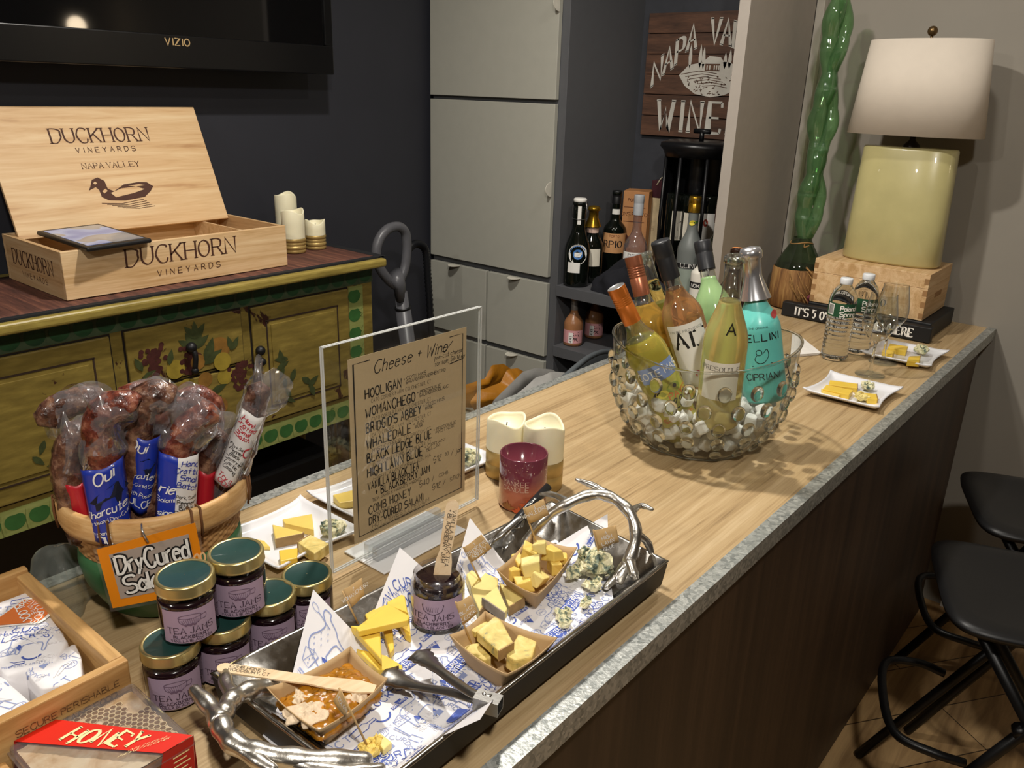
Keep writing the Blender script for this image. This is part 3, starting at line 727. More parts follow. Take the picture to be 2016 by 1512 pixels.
p = V((2.375, 1.600, SZ)); H = hz(1168, 400, 2.44)
t = bottle('dark bottle with gold foil neck beside the swing-top bottle', p, .041, H*.45, H*.72, .0155, H, M_dkglass, cap=(M_goldf, H*.74, .0165, 'foil'), labs=[(H*.66, H*.73, 2.6, mat('pink_neck_label', 'd9b9a8', .6), 0, .0205), (.06, .12, .8, M_paper)])
p = V((2.50, spot(1207, 2.50), SZ)); H = hz(1214, 376, 2.50)
bottle('black port bottle with orange RPIO label on the shelf', p, .040, H*.56, H*.70, .0155, H, M_dkglass, cap=(M_black, H*.86, .0165, 'plain'), labs=[(H*.30, H*.53, 1.3, mat('orange_label', 'cf9a68', .7)), (H*.74, H*.80, .9, M_wlab, 0, .0162)], txt=[('RPIO', -.004, H*.37, .022, .2, M_ink, 'serif'), ('PORTO', 0, H*.485, .008, .12, mat('brown_print', '7a3c22', .6))])
p = V((2.38, spot(1250, 2.38), SZ)); H = hz(1254, 384, 2.38)
bottle('clear pale bottle with grey neck seal in front of the orange box', p, .040, H*.45, H*.66, .0145, H, film('pale_amber_glass', 'd8c4b0', 1.8, .08), cap=(mat('grey_seal', 'a9adb2', .4), H*.80, .0165, 'plain'), labs=[(H*.22, H*.42, 1.2, M_wlab)], txt=[('DEWI', 0, H*.36, .013, .16, M_ink, 'serif')])
# orange carton behind it
bx = thing('port_carton', 'orange cardboard bottle carton standing behind the port bottle', 'box', (2.58, 1.552, SZ), (0, 0, .35))
H = hz(1240, 372, 2.585)
MB().box(-.045, .045, -.045, .045, 0, H).build('carton', mat('orange_card', 'b98252', .65, var=.05), bx, world=False, bevel=.001)
fx = lambda x, y: V((-.0458, -x, y))
MB().text('PORTO', fx, -.005, H-.035, .01, .14, 0, 'sans', 'c').ribbon([(-.04, H-.055), (.035, H-.055)], .002, fx).ribbon([(-.04, H-.105), (.035, H-.105)], .002, fx).ell(-.03, H*.42, .018, .026, fx).text('BONS PORTOS', fx, -.003, H-.085, .012, .12, 0, 'sans', 'c').build('lettering', mat('carton_print', '5a2c18', .7), bx, world=False)
# gift bag with rope
gb = thing('gift_bag', 'maroon-topped cream gift bag with rope handle at back of the shelf', 'gift bag', (2.640, 1.470, SZ), (0, 0, .0))
H = hz(1275, 352, 2.63); M_crm = mat('cream_patterned_bag', 'cbb994', .7, var=.25, sc=16)
MB().box(-.03, .03, -.055, .05, 0, H-.06).build('bag', M_crm, gb, world=False, bevel=.002)
MB().box(-.0305, .0305, -.0555, .0505, H-.06, H).build('band', mat('maroon_band', '3d1620', .6), gb, world=False, bevel=.002)
MB().tube(spline([(-.031, -.03, H-.02), (-.034, -.015, H+.008), (-.033, .01, H+.012), (-.031, .03, H-.015)], 6), .0022, 6).build('rope_handle', mat('rope', 'd2c9ae', .9), gb, world=False)
# dark cloth bag slumped in front
cl = MB().grid(lambda u, v: V((0, 0, 0)), 1, 1); cl = MB()
c0 = V((2.292, 1.385, SZ))
def clothf(u, v):
    a = 2*pi*u; ph = v*pi/2; rr = 1+.13*sin(3*a+1)+.08*sin(7*a+v*5)
    z = sin(ph)*(.105+.025*sin(2*a+.5)); k = cos(ph)**.8
    return c0+V((.050*k*rr*cos(a), .135*k*rr*sin(a), z))
cl.grid(clothf, 48, 16, wrap=True); cl.noisy(.009, 22); cl.noisy(.006, 55); 
for i, p in enumerate(cl.v): cl.v[i] = V((p.x, p.y, max(p.z, SZ)))
tag(cl.build('cloth_bag', mat('black_cloth', '17181f', .9, bmp=.5, bsc=30, bd=.004), sub=1), 'crumpled black cloth bag slumped in front of the shelf bottles', 'bag')
# barrel-shaped bottle rack
bk = thing('bottle_rack', 'black barrel-shaped bottle rack with flat lid under the wooden sign', 'bottle rack', (2.53, 1.305, SZ))
zl = hz(1350, 288, 2.53)
MB().lathe([(.0005, zl+.02), (.105, zl+.02), (.128, zl+.012), (.13, zl), (.118, zl-.012), (.112, zl-.03), (.0005, zl-.03)], 40).build('lid', mat('rack_black', '101012', .35), bk, world=False)
MB().lathe([(.0005, 0), (.12, 0), (.12, .02), (.0005, .02)], 40).lathe([(.0005, .02), (.03, .02), (.03, zl-.03)], 16).build('core', mat('rack_black'  , '101012', .35), bk, world=False)
MB().grid(lambda u, v: V((.112*cos(lerp(-1.7, 1.7, u)), .112*sin(lerp(-1.7, 1.7, u)), lerp(.02, zl-.03, v))), 20, 2).build('back_shell', mat('rack_black', '101012', .35), bk, world=False)
for a in (2.25, 3.05, 3.85, 4.6): MB().tube([(.108*cos(a), .108*sin(a), .02), (.112*cos(a), .112*sin(a), zl*.5), (.108*cos(a), .108*sin(a), zl-.03)], .006, 8).build('post', mat('rack_black', '101012', .35), bk, world=False)
MB().tube([(0, 0, zl+.02), (0, 0, zl+.05)], .008, 8).tube([(0, -.028, zl+.05), (0, .028, zl+.05)], .008, 8).build('t_handle', mat('rack_black', '101012', .35), bk, world=False)
Hb = .30
for lab, a, off in (('upside-down dark bottle with cream label facing out of the barrel rack', 3.55, 0), ('upside-down dark bottle with narrow visible label, left in the barrel rack', 2.55, .5), ('upside-down dark bottle with white and red label, right in the barrel rack', 4.35, 0)):
    b0 = V((2.53+.066*cos(a), 1.305+.066*sin(a), SZ+.022+Hb))
    t = bottle(lab, b0, .034, .17, .215, .013, Hb, M_dkglass, inv=True, cap=(mat('cream_capsule', 'd8d0ba', .5) if off == 0 and a < 4 else M_black, Hb-.06, .0145, 'plain'))
    f = cyl(.0346, None, -facing(b0)+off*-1); MB().grid(lambda u, v: f(lerp(-.03, .03, u), lerp(.055, .15, v)), 12, 2).build('label', M_paper if a < 4 else M_wlab, t, world=False)
    f = cyl(.0351, None, -facing(b0)+off*-1)
    mb = MB()
    if a < 3.9: mb.poly([(-.022, .085), (-.018, .115), (.008, .118), (.012, .095), (.0, .088), (-.008, .078)], 1, f)
    else: mb.ell(.004, .085, .008, .012, f, 2)
    mb.text('PINOT NOIR', f, 0, .137, .007, .14, 0, 'serif', 'c'); mb.build('lettering', [M_ink, mat('grey_sketch', '77736a', .8, var=.3), mat('red_seal', 'a3402e', .6)], t, world=False)
# limoncello and neighbours
p = V((2.36, spot(1358, 2.36), SZ)); H = hz(1372, 388, 2.36)
t = bottle('frosted grey liqueur bottle with gold cap and LLINI label beside the rack', p, .040, H*.50, H*.72, .0165, H, mat('frosted_glass', '7d827f', .45, trans=.25, var=.04), cap=(M_goldf, H*.86, .0185, 'plain'), labs=[(H*.345, H*.385, 1.5, M_ink, 0, .0402), (H*.05, H*.335, 1.2, mat('grey_green_label', '8b958a', .7), 0, .0402)], txt=[('LLINI', -.003, H*.352, .0125, .17, M_wlab, 'serif', .0405)])
mb = MB(); f = cyl(.0185, None, a0-.25, 0); mb.ell(0, H*.765, .01, .008, f, 0, .5); mb.leaf(.003, H*.765, .02, .008, .3, cyl(.0188, None, a0-.25), 1); mb.build('lemon_badge', [mat('lemon_print', 'd9c63a', .6), M_leafg], t, world=False)
p = V((2.34, 1.118, SZ)); H = hz(1395, 403, 2.34)
bottle('plain black bottle against the pale side panel of the niche', p, .036, H*.6, H*.75, .015, H, M_dkglass, cap=(mat('dark_red_capsule', '3a1716', .4), H*.84, .0165, 'plain'))
p = V((2.26, spot(1382, 2.26), SZ)); H = hz(1363, 487, 2.26)
bottle('small clear-necked bottle with black and white dotted label behind the green bottle', p, .026, H*.62, H*.74, .011, H, mat('dotted_label_body', 'dcd8cc', .6, var=.05), labs=[(H*.40, H*.50, 2.2, M_ink, 0, .0262)], txt=[('NOM', -.012, H*.42, .010, .16, M_wlab, 'sans', .0265)])
# ---- pair of pink bottles one shelf lower
M_peach = mat('cloudy_peach_drink', 'c48a5e', .3, trans=.35, var=.12, sc=12); M_pink = mat('pink_label', 'd79a9c', .7, var=.08)
SZ2 = .7056
for lab, px, x, dz in (('pink-labelled sake bottle on the lower shelf, nearer the front', 1116, 2.30, 0), ('pink-labelled sake bottle in shadow deeper on the lower shelf', 1148, 2.43, 0)):
    p = V((x, min(1.605, atx(px, 660, x).y), SZ2)); H = .172
    t = bottle(lab, p, .0335, .075, .125, .012, H, M_peach, cap=(mat('silver_sleeve', '8d8781', .4, .5), .125, .0125, 'plain'), labs=[(.012, .058, 1.25, M_pink, .0)], grp='pink sake bottles on the lower shelf', name='sake_bottle')
    f = cyl(.0342, None, facing(p)); mb = MB().grid(lambda u, v: f(lerp(-.016, .0, u), lerp(.013, .05, v)), 3, 1, 1); f = cyl(.0346, None, facing(p))
    for q in ([(.0, .048), (.02, .052)], [(.002, .043), (.004, .039)], [(.01, .044), (.011, .04)], [(.018, .044), (.02, .04)], [(-.002, .036), (.022, .038)], [(.004, .033), (.0, .024)], [(.006, .031), (.014, .03), (.006, .022)], [(.004, .03), (.018, .02)]): mb.ribbon(q, .0022, f, 0)
    for q in ([(-.014, .036), (-.004, .037)], [(-.012, .032), (-.006, .026)], [(-.013, .026), (-.004, .031)], [(-.01, .022), (-.006, .015)], [(-.012, .017), (-.004, .021)]): mb.ribbon(q, .0017, f, 0)
    mb.build('lettering', [M_ink, M_wlab], t, world=False)

# ================================================================== far end of the bar
M_blk = mat('black_painted_wood', '161617', .55)
so = thing('slogan_block', "black wooden block with white IT'S 5 O'CLOCK SOMEWHERE lettering", 'sign', (2.39, .7, CT+.002))
MB().box(2.385, 2.412, .490, .908, CT+.0022, CT+.044).build('block', M_blk, so, bevel=.002)
MB().text("IT'S 5 O'CLOCK SOMEWHERE", plane((2.3842, .70, CT+.011), (0, -1, 0), (0, 0, 1)), 0, 0, .0235, .21, 0, 'serif', 'c', sp=1.0, wx=.62).build('lettering', M_white, so)
bb = MB().box(2.416, 2.67, .50, .843, CT+.0022, CT+.05).build('black_box', M_blk, bevel=.003); tag(bb, 'low black box under the small pine crate at the bar end', 'box')
X0, X1, Y0, Y1, Z0, Z1 = 2.420, 2.655, .527, .842, CT+.0515, CT+.180
wc = thing('small_wine_crate', 'closed pine crate with finger joints and ILANO lettering under the table lamp', 'crate', (2.53, .68, Z0))
MB().box(X0, X1, Y0, Y1, Z0, Z1-.04).build('body', M_pine, wc, bevel=.001); MB().box(X0, X1, Y0, Y1, Z1-.0395, Z1).build('lid', M_pine, wc, bevel=.001)
mb = MB()
for y in (Y0, Y1-.012):
    for k in range(4): mb.box(X0-.0006, X0+.002, y, y+.012, Z0+.004+k*.032, Z0+.020+k*.032)
mb.build('finger_joints', mat('end_grain', '9a744a', .7), wc)
MB().box(X0+.09, X0+.16, Y0-.0008, Y0+.001, Z0+.05, Z0+.065).build('hand_slot', mat('end_grain', '9a744a', .7), wc)
fr = plane((X0-.0008, atx(1716, 590, X0).y, Z0), (0, -1, 0), (0, 0, 1))
MB().text('MILANO', fr, .0, .022, .019, .15, 0, 'serif', 'c', sp=1.0, wx=.75).text('BAROLO', fr, .0, .008, .007, .12, 0, 'serif', 'c', sp=3).build('lettering', M_ink, wc)
# table lamp
lz = Z1+.0012
la = thing('table_lamp', 'table lamp with white oval shade and cream ceramic body on the pine crate', 'lamp', (2.535, .668, lz))
M_cer = mat('cream_ceramic', 'b9b07c', .28, var=.06, sc=14, coat=.5)
def oval(sx, sy, n=48, e=2.6):
    out = []
    for i in range(n):
        a = 2*pi*i/n; c, s_ = cos(a), sin(a)
        out.append((sx*abs(c)**(2/e)*(1 if c > 0 else -1), sy*abs(s_)**(2/e)*(1 if s_ > 0 else -1)))
    return out
def loft(secs, mi=0):
    mb = MB(); n = len(secs[0][0]); vs = []
    for o, z in secs: vs += [(p[0], p[1], z) for p in o]
    fs = [(i*n+k, i*n+(k+1) % n, (i+1)*n+(k+1) % n, (i+1)*n+k) for i in range(len(secs)-1) for k in range(n)]
    fs += [tuple(range(n))[::-1], tuple((len(secs)-1)*n+k for k in range(n))]
    return mb.add(vs, fs, mi, True)
hb = .318
loft([(oval(.060, .128), 0), (oval(.063, .134), .006), (oval(.060, .130), hb*.4), (oval(.056, .124), hb-.006), (oval(.053, .121), hb), (oval(.02, .02), hb+.0005)]).build('ceramic_body', M_cer, la, world=False)
MB().lathe([(.022, hb), (.022, hb+.006), (.008, hb+.02), (.008, hb+.05), (.016, hb+.06), (.016, hb+.1), (.0005, hb+.1)], 20).build('socket', mat('dark_bronze', '241f1c', .35, .6), la, world=False)
s0, s1 = hb+.032, hb+.275
def shade(o0, o1): 
    n = len(o0); mb = MB(); mb.add([(p[0], p[1], s0) for p in o0]+[(p[0], p[1], s1) for p in o1], [(k, (k+1) % n, n+(k+1) % n, n+k) for k in range(n)], 0, True); return mb
shade(oval(.098, .176, e=2.2), oval(.084, .150, e=2.2)).build('shade', mat('white_linen_shade', 'cdc2b3', .8, var=.02, bmp=.1, bsc=400), la, world=False, solid=.002)
MB().tube([(-.08, 0, s1-.01), (.08, 0, s1-.01)], .002, 6).tube([(0, -.146, s1-.01), (0, .146, s1-.01)], .002, 6).build('spider', mat('dark_bronze', '241f1c', .35, .6), la, world=False)
MB().sphere((0, 0, s1+.022), .013, 10).tube([(0, 0, s1-.01), (0, 0, s1+.015)], .004, 8).build('finial', mat('bronze_knob', '6b5638', .35, .8), la, world=False)
# green twisted-neck decanter in a straw basket
gd = thing('glass_decanter', 'tall green decanter with twisted bubble neck and raffia base in the corner', 'decanter', (2.53, .930, CT+.001))
M_gg = film('green_glass', 'bcdab6', 2.4, .18, hazecol='76a070'); M_gd = film('dark_green_glass', '93a888', 2.2, .16, hazecol='4f5e48')
MB().lathe([(.0005, .012), (.066, .012), (.07, .03), (.07, .125), (.066, .14), (.032, .20), (.026, .215)], 32).build('flask', M_gd, gd, world=False)
pr = []
for i in range(150):
    z = .213+i*.0045; k = (z-.213)/.095; pr.append((.0215+.0075*abs(sin(pi*k)), z))
mb = MB(); vs = []
def neck(u, v):
    i = v*(len(pr)-1); r_, z = pr[int(i)]; a = 2*pi*u; tw = z*26
    return V((r_*cos(a)+.007*cos(tw), r_*sin(a)+.007*sin(tw), z))
mb.grid(neck, 20, 149, wrap=True).build('twisted_neck', M_gg, gd, world=False)
mb = MB()
def neck2(u, v):
    i = v*(len(pr)-1); r_, z = pr[int(i)]; a = 2*pi*u; tw = z*26+pi
    return V((.011+r_*.72*cos(a)+.01*cos(tw), -.02+r_*.72*sin(a)+.01*sin(tw), z))
mb.grid(neck2, 16, 149, wrap=True).build('twisted_strand', M_gg, gd, world=False)
M_raf = mat('raffia', '9a7443', .85, var=.3, sc=60, bmp=.5, bsc=90)
MB().lathe([(.06, .002), (.075, .004), (.078, .06), (.075, .12), (.0725, .125)], 40).noisy(.002, 60).build('raffia_cover', wood('raffia_weave', [(.3, '5c3d22'), (.5, '8a6236'), (.7, 'b08a52')], (40, 40, 2), 2, .8, .3, .4), gd, world=False)
mb = MB()
for k in range(26):
    a = facing((2.53, .915))+R.uniform(-.3, 1.3); z = R.uniform(.02, .15); L_ = R.uniform(.04, .09); r0 = .08
    mb.tube(spline([(r0*cos(a), r0*sin(a), z), ((r0+.015)*cos(a+.2), (r0+.015)*sin(a+.2), z-L_*.4), ((r0+.012)*cos(a+.5), (r0+.012)*sin(a+.5), max(.004, z-L_))], 4), .0014, 5)
mb.build('raffia_bow', M_raf, gd, world=False)
MB().tube([V((.033*cos(a), .033*sin(a), .20+.004*sin(a*2))) for a in [2*pi*i/20 for i in range(20)]], .002, 6, closed=True).tube(spline([(-.03, -.02, .2), (-.055, -.03, .195), (-.06, -.045, .203)], 4), .0018, 5).build('raffia_tie', M_raf, gd, world=False)
mb = MB()
for k in range(18):
    a = facing((2.53, .915))+.9+R.uniform(-.35, .35); mb.sphere((.09*cos(a)+R.gauss(0, .006), .09*sin(a)+R.gauss(0, .006), R.uniform(.012, .07)), .009, 6)
mb.noisy(.003, 80).build('dried_flowers', mat('dried_pink_flowers', '7a3a44', .9, var=.3, sc=90), gd, world=False)
# ---- plates, cheese, water and glasses at the far end
M_plate = mat('white_glaze', 'e4e4e8', .18, var=0, coat=.4)
def plate(label, x0, x1, y0, y1, rim=.011, wave=.010, z=CT+.001, grp=None):
    t = thing('serving_plate', label, 'plate', ((x0+x1)/2, (y0+y1)/2, z), group=grp)
    w_, d_ = (x1-x0)/2, (y1-y0)/2
    def fn(u, v):
        X = (u*2-1); Y = (v*2-1); e = max(abs(X), abs(Y)); k = max(0, (e-.72)/.28)
        c = (abs(X)**6+abs(Y)**6); wv = wave*(1-(X*X))*(.5 if 0 else 1) if abs(Y) >= abs(X) else 0
        return V((X*w_, Y*(d_-wv*max(0, (abs(Y)-.6)/.4)), .004+rim*k**1.6+.004*max(0, c-1)))
    MB().grid(fn, 32, 32).build('dish', M_plate, t, world=False, solid=.003)
    return t
M_cheese = mat('yellow_cheese', 'e3c566', .45, var=.05, sc=40, sss=.15, bmp=.12, bsc=70)
M_cheese2 = mat('pale_cheese', 'e4d084', .5, var=.06, sc=40, sss=.15, bmp=.25, bsc=80)
M_cheese3 = mat('golden_cheese', 'e6c24a', .4, var=.05, sc=30, sss=.15, bmp=.06, bsc=60)
M_rind = mat('brown_rind', 'a08256', .8, var=.2, sc=60, bmp=.5, bsc=150)
M_grind = mat('grey_rind', '9a8f80', .85, var=.2, sc=70, bmp=.6, bsc=150)
def bluemat():
    m, nt, b, _ = nodes('blue_cheese'); n = tex(nt, coords(nt), 75, 4, .6, .6)
    nt.links.new(ramp(nt, n.outputs['Fac'], [(.36, '46564f'), (.43, '869078'), (.49, 'd6d0a6'), (.66, 'e6dfc0')]), b.inputs['Base Color']); b.inputs['Roughness'].default_value = .6
    bump(nt, b, tex(nt, coords(nt), 160, 4).outputs['Fac'], .5, .001); return m
M_bluec = bluemat()
def ledge():
    m, nt, b, _ = nodes('marbled_cheese'); n = tex(nt, coords(nt), 48, 5, .6, .5)
    nt.links.new(ramp(nt, n.outputs['Fac'], [(.33, '6d786a'), (.38, 'c4b064'), (.5, 'dcc474'), (.68, 'e8d898')]), b.inputs['Base Color']); b.inputs['Roughness'].default_value = .5
    bump(nt, b, tex(nt, coords(nt), 110, 4).outputs['Fac'], .35, .001); return m
M_ledge = MC.get('x') or ledge()
def slab(label, px, z, h, m=None, rind=None, edges=(), cat='cheese', grp=None, bev=.0012, tilt=None, name='cheese_slice', sink=0.0, mr=None):
    # a piece of cheese whose top outline is read off the picture at its own height
    pts = [at(x, y, z+h) for x, y in px]
    c = sum(pts, V())/len(pts); TM = Matrix.Translation((c.x, c.y, z))
    if sum(a.x*b.y-b.x*a.y for a, b in zip(pts, pts[1:]+pts[:1])) < 0: pts = pts[::-1]; edges = [len(pts)-2-e if e < len(pts)-1 else len(pts)-1 for e in edges]
    loc = [(p.x-c.x, p.y-c.y) for p in pts]
    mb = MB().prism(loc, 0, h)
    o = mb.build(name, m or M_cheese, world=False, bevel=bev); 
    rz = tilt or (0, 0, 0); o.location = (c.x, c.y, z-sink); o.rotation_euler = rz
    TOPM[o.name] = Matrix.Translation(o.location) @ Euler(rz).to_matrix().to_4x4(); tag(o, label, cat, grp)
    if edges:
        rb = MB()
        for e in edges:
            a, b = V((*loc[e], 0)), V((*loc[(e+1) % len(loc)], 0)); nn = V(((b-a).y, -(b-a).x, 0)).normalized()*.0014
            rb.add([a-nn*.1, b-nn*.1, b+nn, a+nn]+[p+V((0, 0, h+.0003)) for p in (a-nn*.1, b-nn*.1, b+nn, a+nn)], [(0, 1, 2, 3), (4, 7, 6, 5), (0, 4, 5, 1), (1, 5, 6, 2), (2, 6, 7, 3), (3, 7, 4, 0)])
        rb.build('rind', mr or M_rind, o, world=False)
    return o
def crumb(label, px, py, z, r, m=None, sc=(1, 1, .7), seed=0, amp=.5, cat='cheese', grp=None, name='cheese_crumble'):
    c = at(px, py, z+r*sc[2]*.5); mb = MB().sphere((0, 0, 0), r, 18, 0, sc); mb.noisy(r*amp, .9/r, seed=seed+1); mb.noisy(r*amp*.55, 2.4/r, seed=seed+5); mb.noisy(r*amp*.3, 5/r, seed=seed+9); mb.s = [False]*len(mb.s)
    zmin = min(p.z for p in mb.v); o = mb.build(name, m or M_bluec, world=False); o.location = (c.x, c.y, z-zmin); TOPM[o.name] = Matrix.Translation(o.location); return tag(o, label, cat, grp)
plate('white plate of sliced cheese closest to the front edge at far bar end', 1.735, 1.902, .424, .588)
plate('white plate of cheese nearest the slogan block', 2.122, 2.292, .420, .590)
pz = CT+.0066
slab('yellow cheese baton furthest back on the near far-end plate', [(1634, 748), (1688, 755), (1688, 764), (1632, 757)], pz, .012, M_cheese3, edges=(1,))
slab('yellow cheese baton in the middle of the near far-end plate', [(1627, 757), (1680, 768), (1672, 777), (1620, 766)], pz, .012, M_cheese3)
slab('thin pale cheese slice at left of the near far-end plate', [(1617, 764), (1658, 773), (1652, 779), (1618, 773)], pz, .008, M_cheese)
crumb('blue cheese lump at back of the near far-end plate', 1706, 764, pz, .016, seed=2)
slab('yellow cheese wedge at front right of the near far-end plate', [(1700, 773), (1725, 775), (1728, 786), (1708, 784)], pz, .012, M_cheese3, edges=(1,))
crumb('crumbly yellow cheese at front of the near far-end plate', 1695, 785, pz, .013, M_cheese2, seed=3)
slab('yellow cheese block at back of the plate behind the wine glasses', [(1752, 676), (1788, 682), (1784, 691), (1748, 684)], pz, .014, M_cheese3)
slab('yellow cheese block at left of the plate behind the wine glasses', [(1738, 687), (1762, 691), (1757, 699), (1736, 695)], pz, .014, M_cheese3)
crumb('blue cheese lump on the plate behind the wine glasses', 1815, 695, pz, .016, seed=5)
slab('golden cheese piece with rind at front of the plate behind the wine glasses', [(1790, 701), (1812, 700), (1810, 712), (1786, 710)], pz, .014, M_cheese3, edges=(1,))
M_water = mat('bottled_water', 'f4f8f8', .0, trans=1, ior=1.28, var=0)
def water(label, px, py):
    p = at(px, py, CT); p.z = CT+.001
    t = thing('water_bottle', label, 'bottle', p, group='plastic water bottles')
    pr = [(.0005, .004), (.018, .0), (.029, .002), (.0325, .01)]
    for k in range(9): z = .016+k*.0105; pr += [(.0325, z), (.0325, z+.004), (.0302, z+.0065), (.0325, z+.009)]
    pr += [(.0325, .112), (.0325, .150), (.0318, .158), (.026, .175), (.016, .188), (.0135, .192), (.0135, .198), (.0005, .198)]
    MB().lathe(pr, 32).build('bottle_body', M_water, t, world=False)
    MB().lathe([(.0145, .1925), (.015, .194), (.015, .205), (.0135, .207), (.0005, .207)], 24).build('cap', mat('milky_cap', 'd9dcdf', .4), t, world=False)
    f = cyl(.0330, None, facing(p)); MB().grid(lambda u, v: f(lerp(-.0518, .0518, u), lerp(.114, .148, v)), 48, 1).build('label', mat('dark_green_label', '1d4a30', .5, var=.1), t, world=False)
    f = cyl(.0335, None, facing(p)); mb = MB()
    mb.text('Poland', f, .017, .131, .011, .2, 0, 'sans', 'c').text('Spring', f, .017, .117, .011, .2, 0, 'sans', 'c')
    for k in range(9): mb.ribbon([(-.034+k*.0016, .120), (-.034+k*.0016, .143)], .0008, f, 1)
    mb.grid(lambda u, v: cyl(.0332, None, facing(p))(lerp(-.037, -.019, u), lerp(.118, .145, v)), 4, 1, 0)
    mb.build('lettering', [M_wlab, M_ink], t, world=False); return t
water('clear water bottle with green label, the nearer of the two', 1641, 706); water('clear water bottle standing partly hidden behind the other', 1684, 694)
M_gl = film('fine_glass', 'f6f9f8', 4.0, 0)
def wineglass(label, px, py):
    p = at(px, py, CT); p.z = CT+.001
    t = thing('wine_glass', label, 'wine glass', p, group='empty wine glasses')
    MB().lathe([(.0005, .001), (.034, .001), (.034, .002), (.012, .005), (.0045, .012)], 36).build('foot', film('thin_glass_foot', 'f6f9f8', 1.0, .02), t, world=False)
    MB().lathe([(.0045, .012), (.0035, .04), (.0035, .075), (.006, .084)], 16).build('stem', mat('solid_glass', 'f6f8f8', 0, trans=1, var=0), t, world=False)
    MB().lathe([(.0005, .083), (.006, .084), (.022, .094), (.036, .116), (.0385, .132), (.0365, .155), (.030, .190), (.0288, .198)], 40).build('bowl', M_gl, t, world=False)
wineglass('empty stemmed wine glass nearer the front, left of the pair', 1712, 739); wineglass('empty stemmed wine glass behind and right of its partner', 1737, 714)
# folded napkin
a, b, c = at(1612, 697, CT+.004), at(1556, 701, CT+.004), at(1560, 655, CT+.004)
nk = MB()
for k in range(3): 
    o = V((0, 0, .0018*k)); nk.prism([(p.x+.003*k, p.y-.002*k) for p in (a, b, c)], CT+.001+.0022*k, CT+.0028+.0022*k)
tag(nk.build('napkin', mat('white_paper_napkin', 'e6e1da', .9), bevel=.0006), 'folded white napkin lying behind the glass ice bowl', 'napkin')

# ================================================================== aisle behind the bar
M_tub = mat('slate_grey_shell', '5a6064', .45)
ch = thing('tub_chair', 'slate grey moulded chair behind the bar, its back edge just above the top', 'chair', (1.55, 1.35, 0))
rimp = [aty(x, y, Y) for x, y, Y in ((1010, 812, 1.10), (1060, 778, 1.13), (1100, 752, 1.16), (1135, 722, 1.2), (1160, 703, 1.24), (1185, 693, 1.28), (1215, 692, 1.32))]
rp = spline(rimp, 6)
MB().grid(lambda u, v: rp[min(len(rp)-1, int(u*(len(rp)-1)))]+V((.04*v*v, .05*v, -.42*v)), len(rp)-1, 8).build('shell', M_tub, ch, solid=.012)
MB().tube(rp, .008, 8).build('rolled_edge', M_tub, ch)
zc = rp[0].z-.43
MB().box(1.3, 1.8, 1.2, 1.62, .42, .46).build('seat', M_tub, ch, bevel=.02)
for x, y in ((1.32, 1.22), (1.76, 1.22), (1.32, 1.58), (1.76, 1.58)): MB().tube([(x, y, .42), (x, y, 0)], .013, 8).build('leg', M_black, ch)
def heap(name, lab, cat, pxs, Y, m, thick, seed, quilt=0, hh=.5):
    pts = [aty(x, y, Y) for x, y in pxs]; c = sum(pts, V())/len(pts); mb = MB()
    n = len(pts)
    def fn(u, v):
        k = u*n; i = int(k) % n; e = lerp(pts[i], pts[(i+1) % n], k-int(k)); p = lerp(c, e, v)
        return p+V((.0, -thick*(1-v*v)+(.004*abs(sin(p.x*60+p.z*40))*abs(sin(p.x*45-p.z*60)) if quilt else 0), 0))
    mb.grid(fn, 40, 12, wrap=True); mb.noisy(.006, 14, seed=seed)
    k0 = len(mb.v)
    mb.grid(lambda u, v: fn(u, v)+V((0, thick*1.2+(.05*(1-v)), 0)), 40, 4, wrap=True)
    return tag(mb.build(name, m, sub=1), lab, cat)
heap('quilted_jacket', 'orange quilted jacket heaped behind the bar by the drawers', 'jacket', [(925, 790), (945, 768), (985, 755), (998, 728), (1022, 725), (1045, 742), (1050, 762), (1020, 790), (1000, 815), (940, 812)], 1.50, mat('amber_quilting', '9a6414', .45, var=.2, sc=12, bmp=.4, bsc=20, bd=.01), .05, 1, 1)
heap('throw_blanket', 'pale grey throw between the orange jacket and the chair', 'blanket', [(995, 800), (1030, 765), (1055, 740), (1080, 732), (1115, 735), (1140, 760), (1090, 830), (1000, 840)], 1.33, mat('pale_grey_wool', '9d9b97', .95, bmp=.4, bsc=60), .04, 4)
hp_ = thing('heater', 'black vented heater standing in the shadow under the sideboard', 'heater', (1.28, 1.98, 0))
MB().box(1.10, 1.46, 1.9, 2.15, 0, .48).build('case', mat('heater_black', '111113', .5), hp_, bevel=.01)
mb = MB()
for k in range(10): mb.box(1.32, 1.42, 1.894, 1.899, .18+k*.026, .19+k*.026)
mb.build('vent', mat('vent_grey', '232326', .5), hp_)

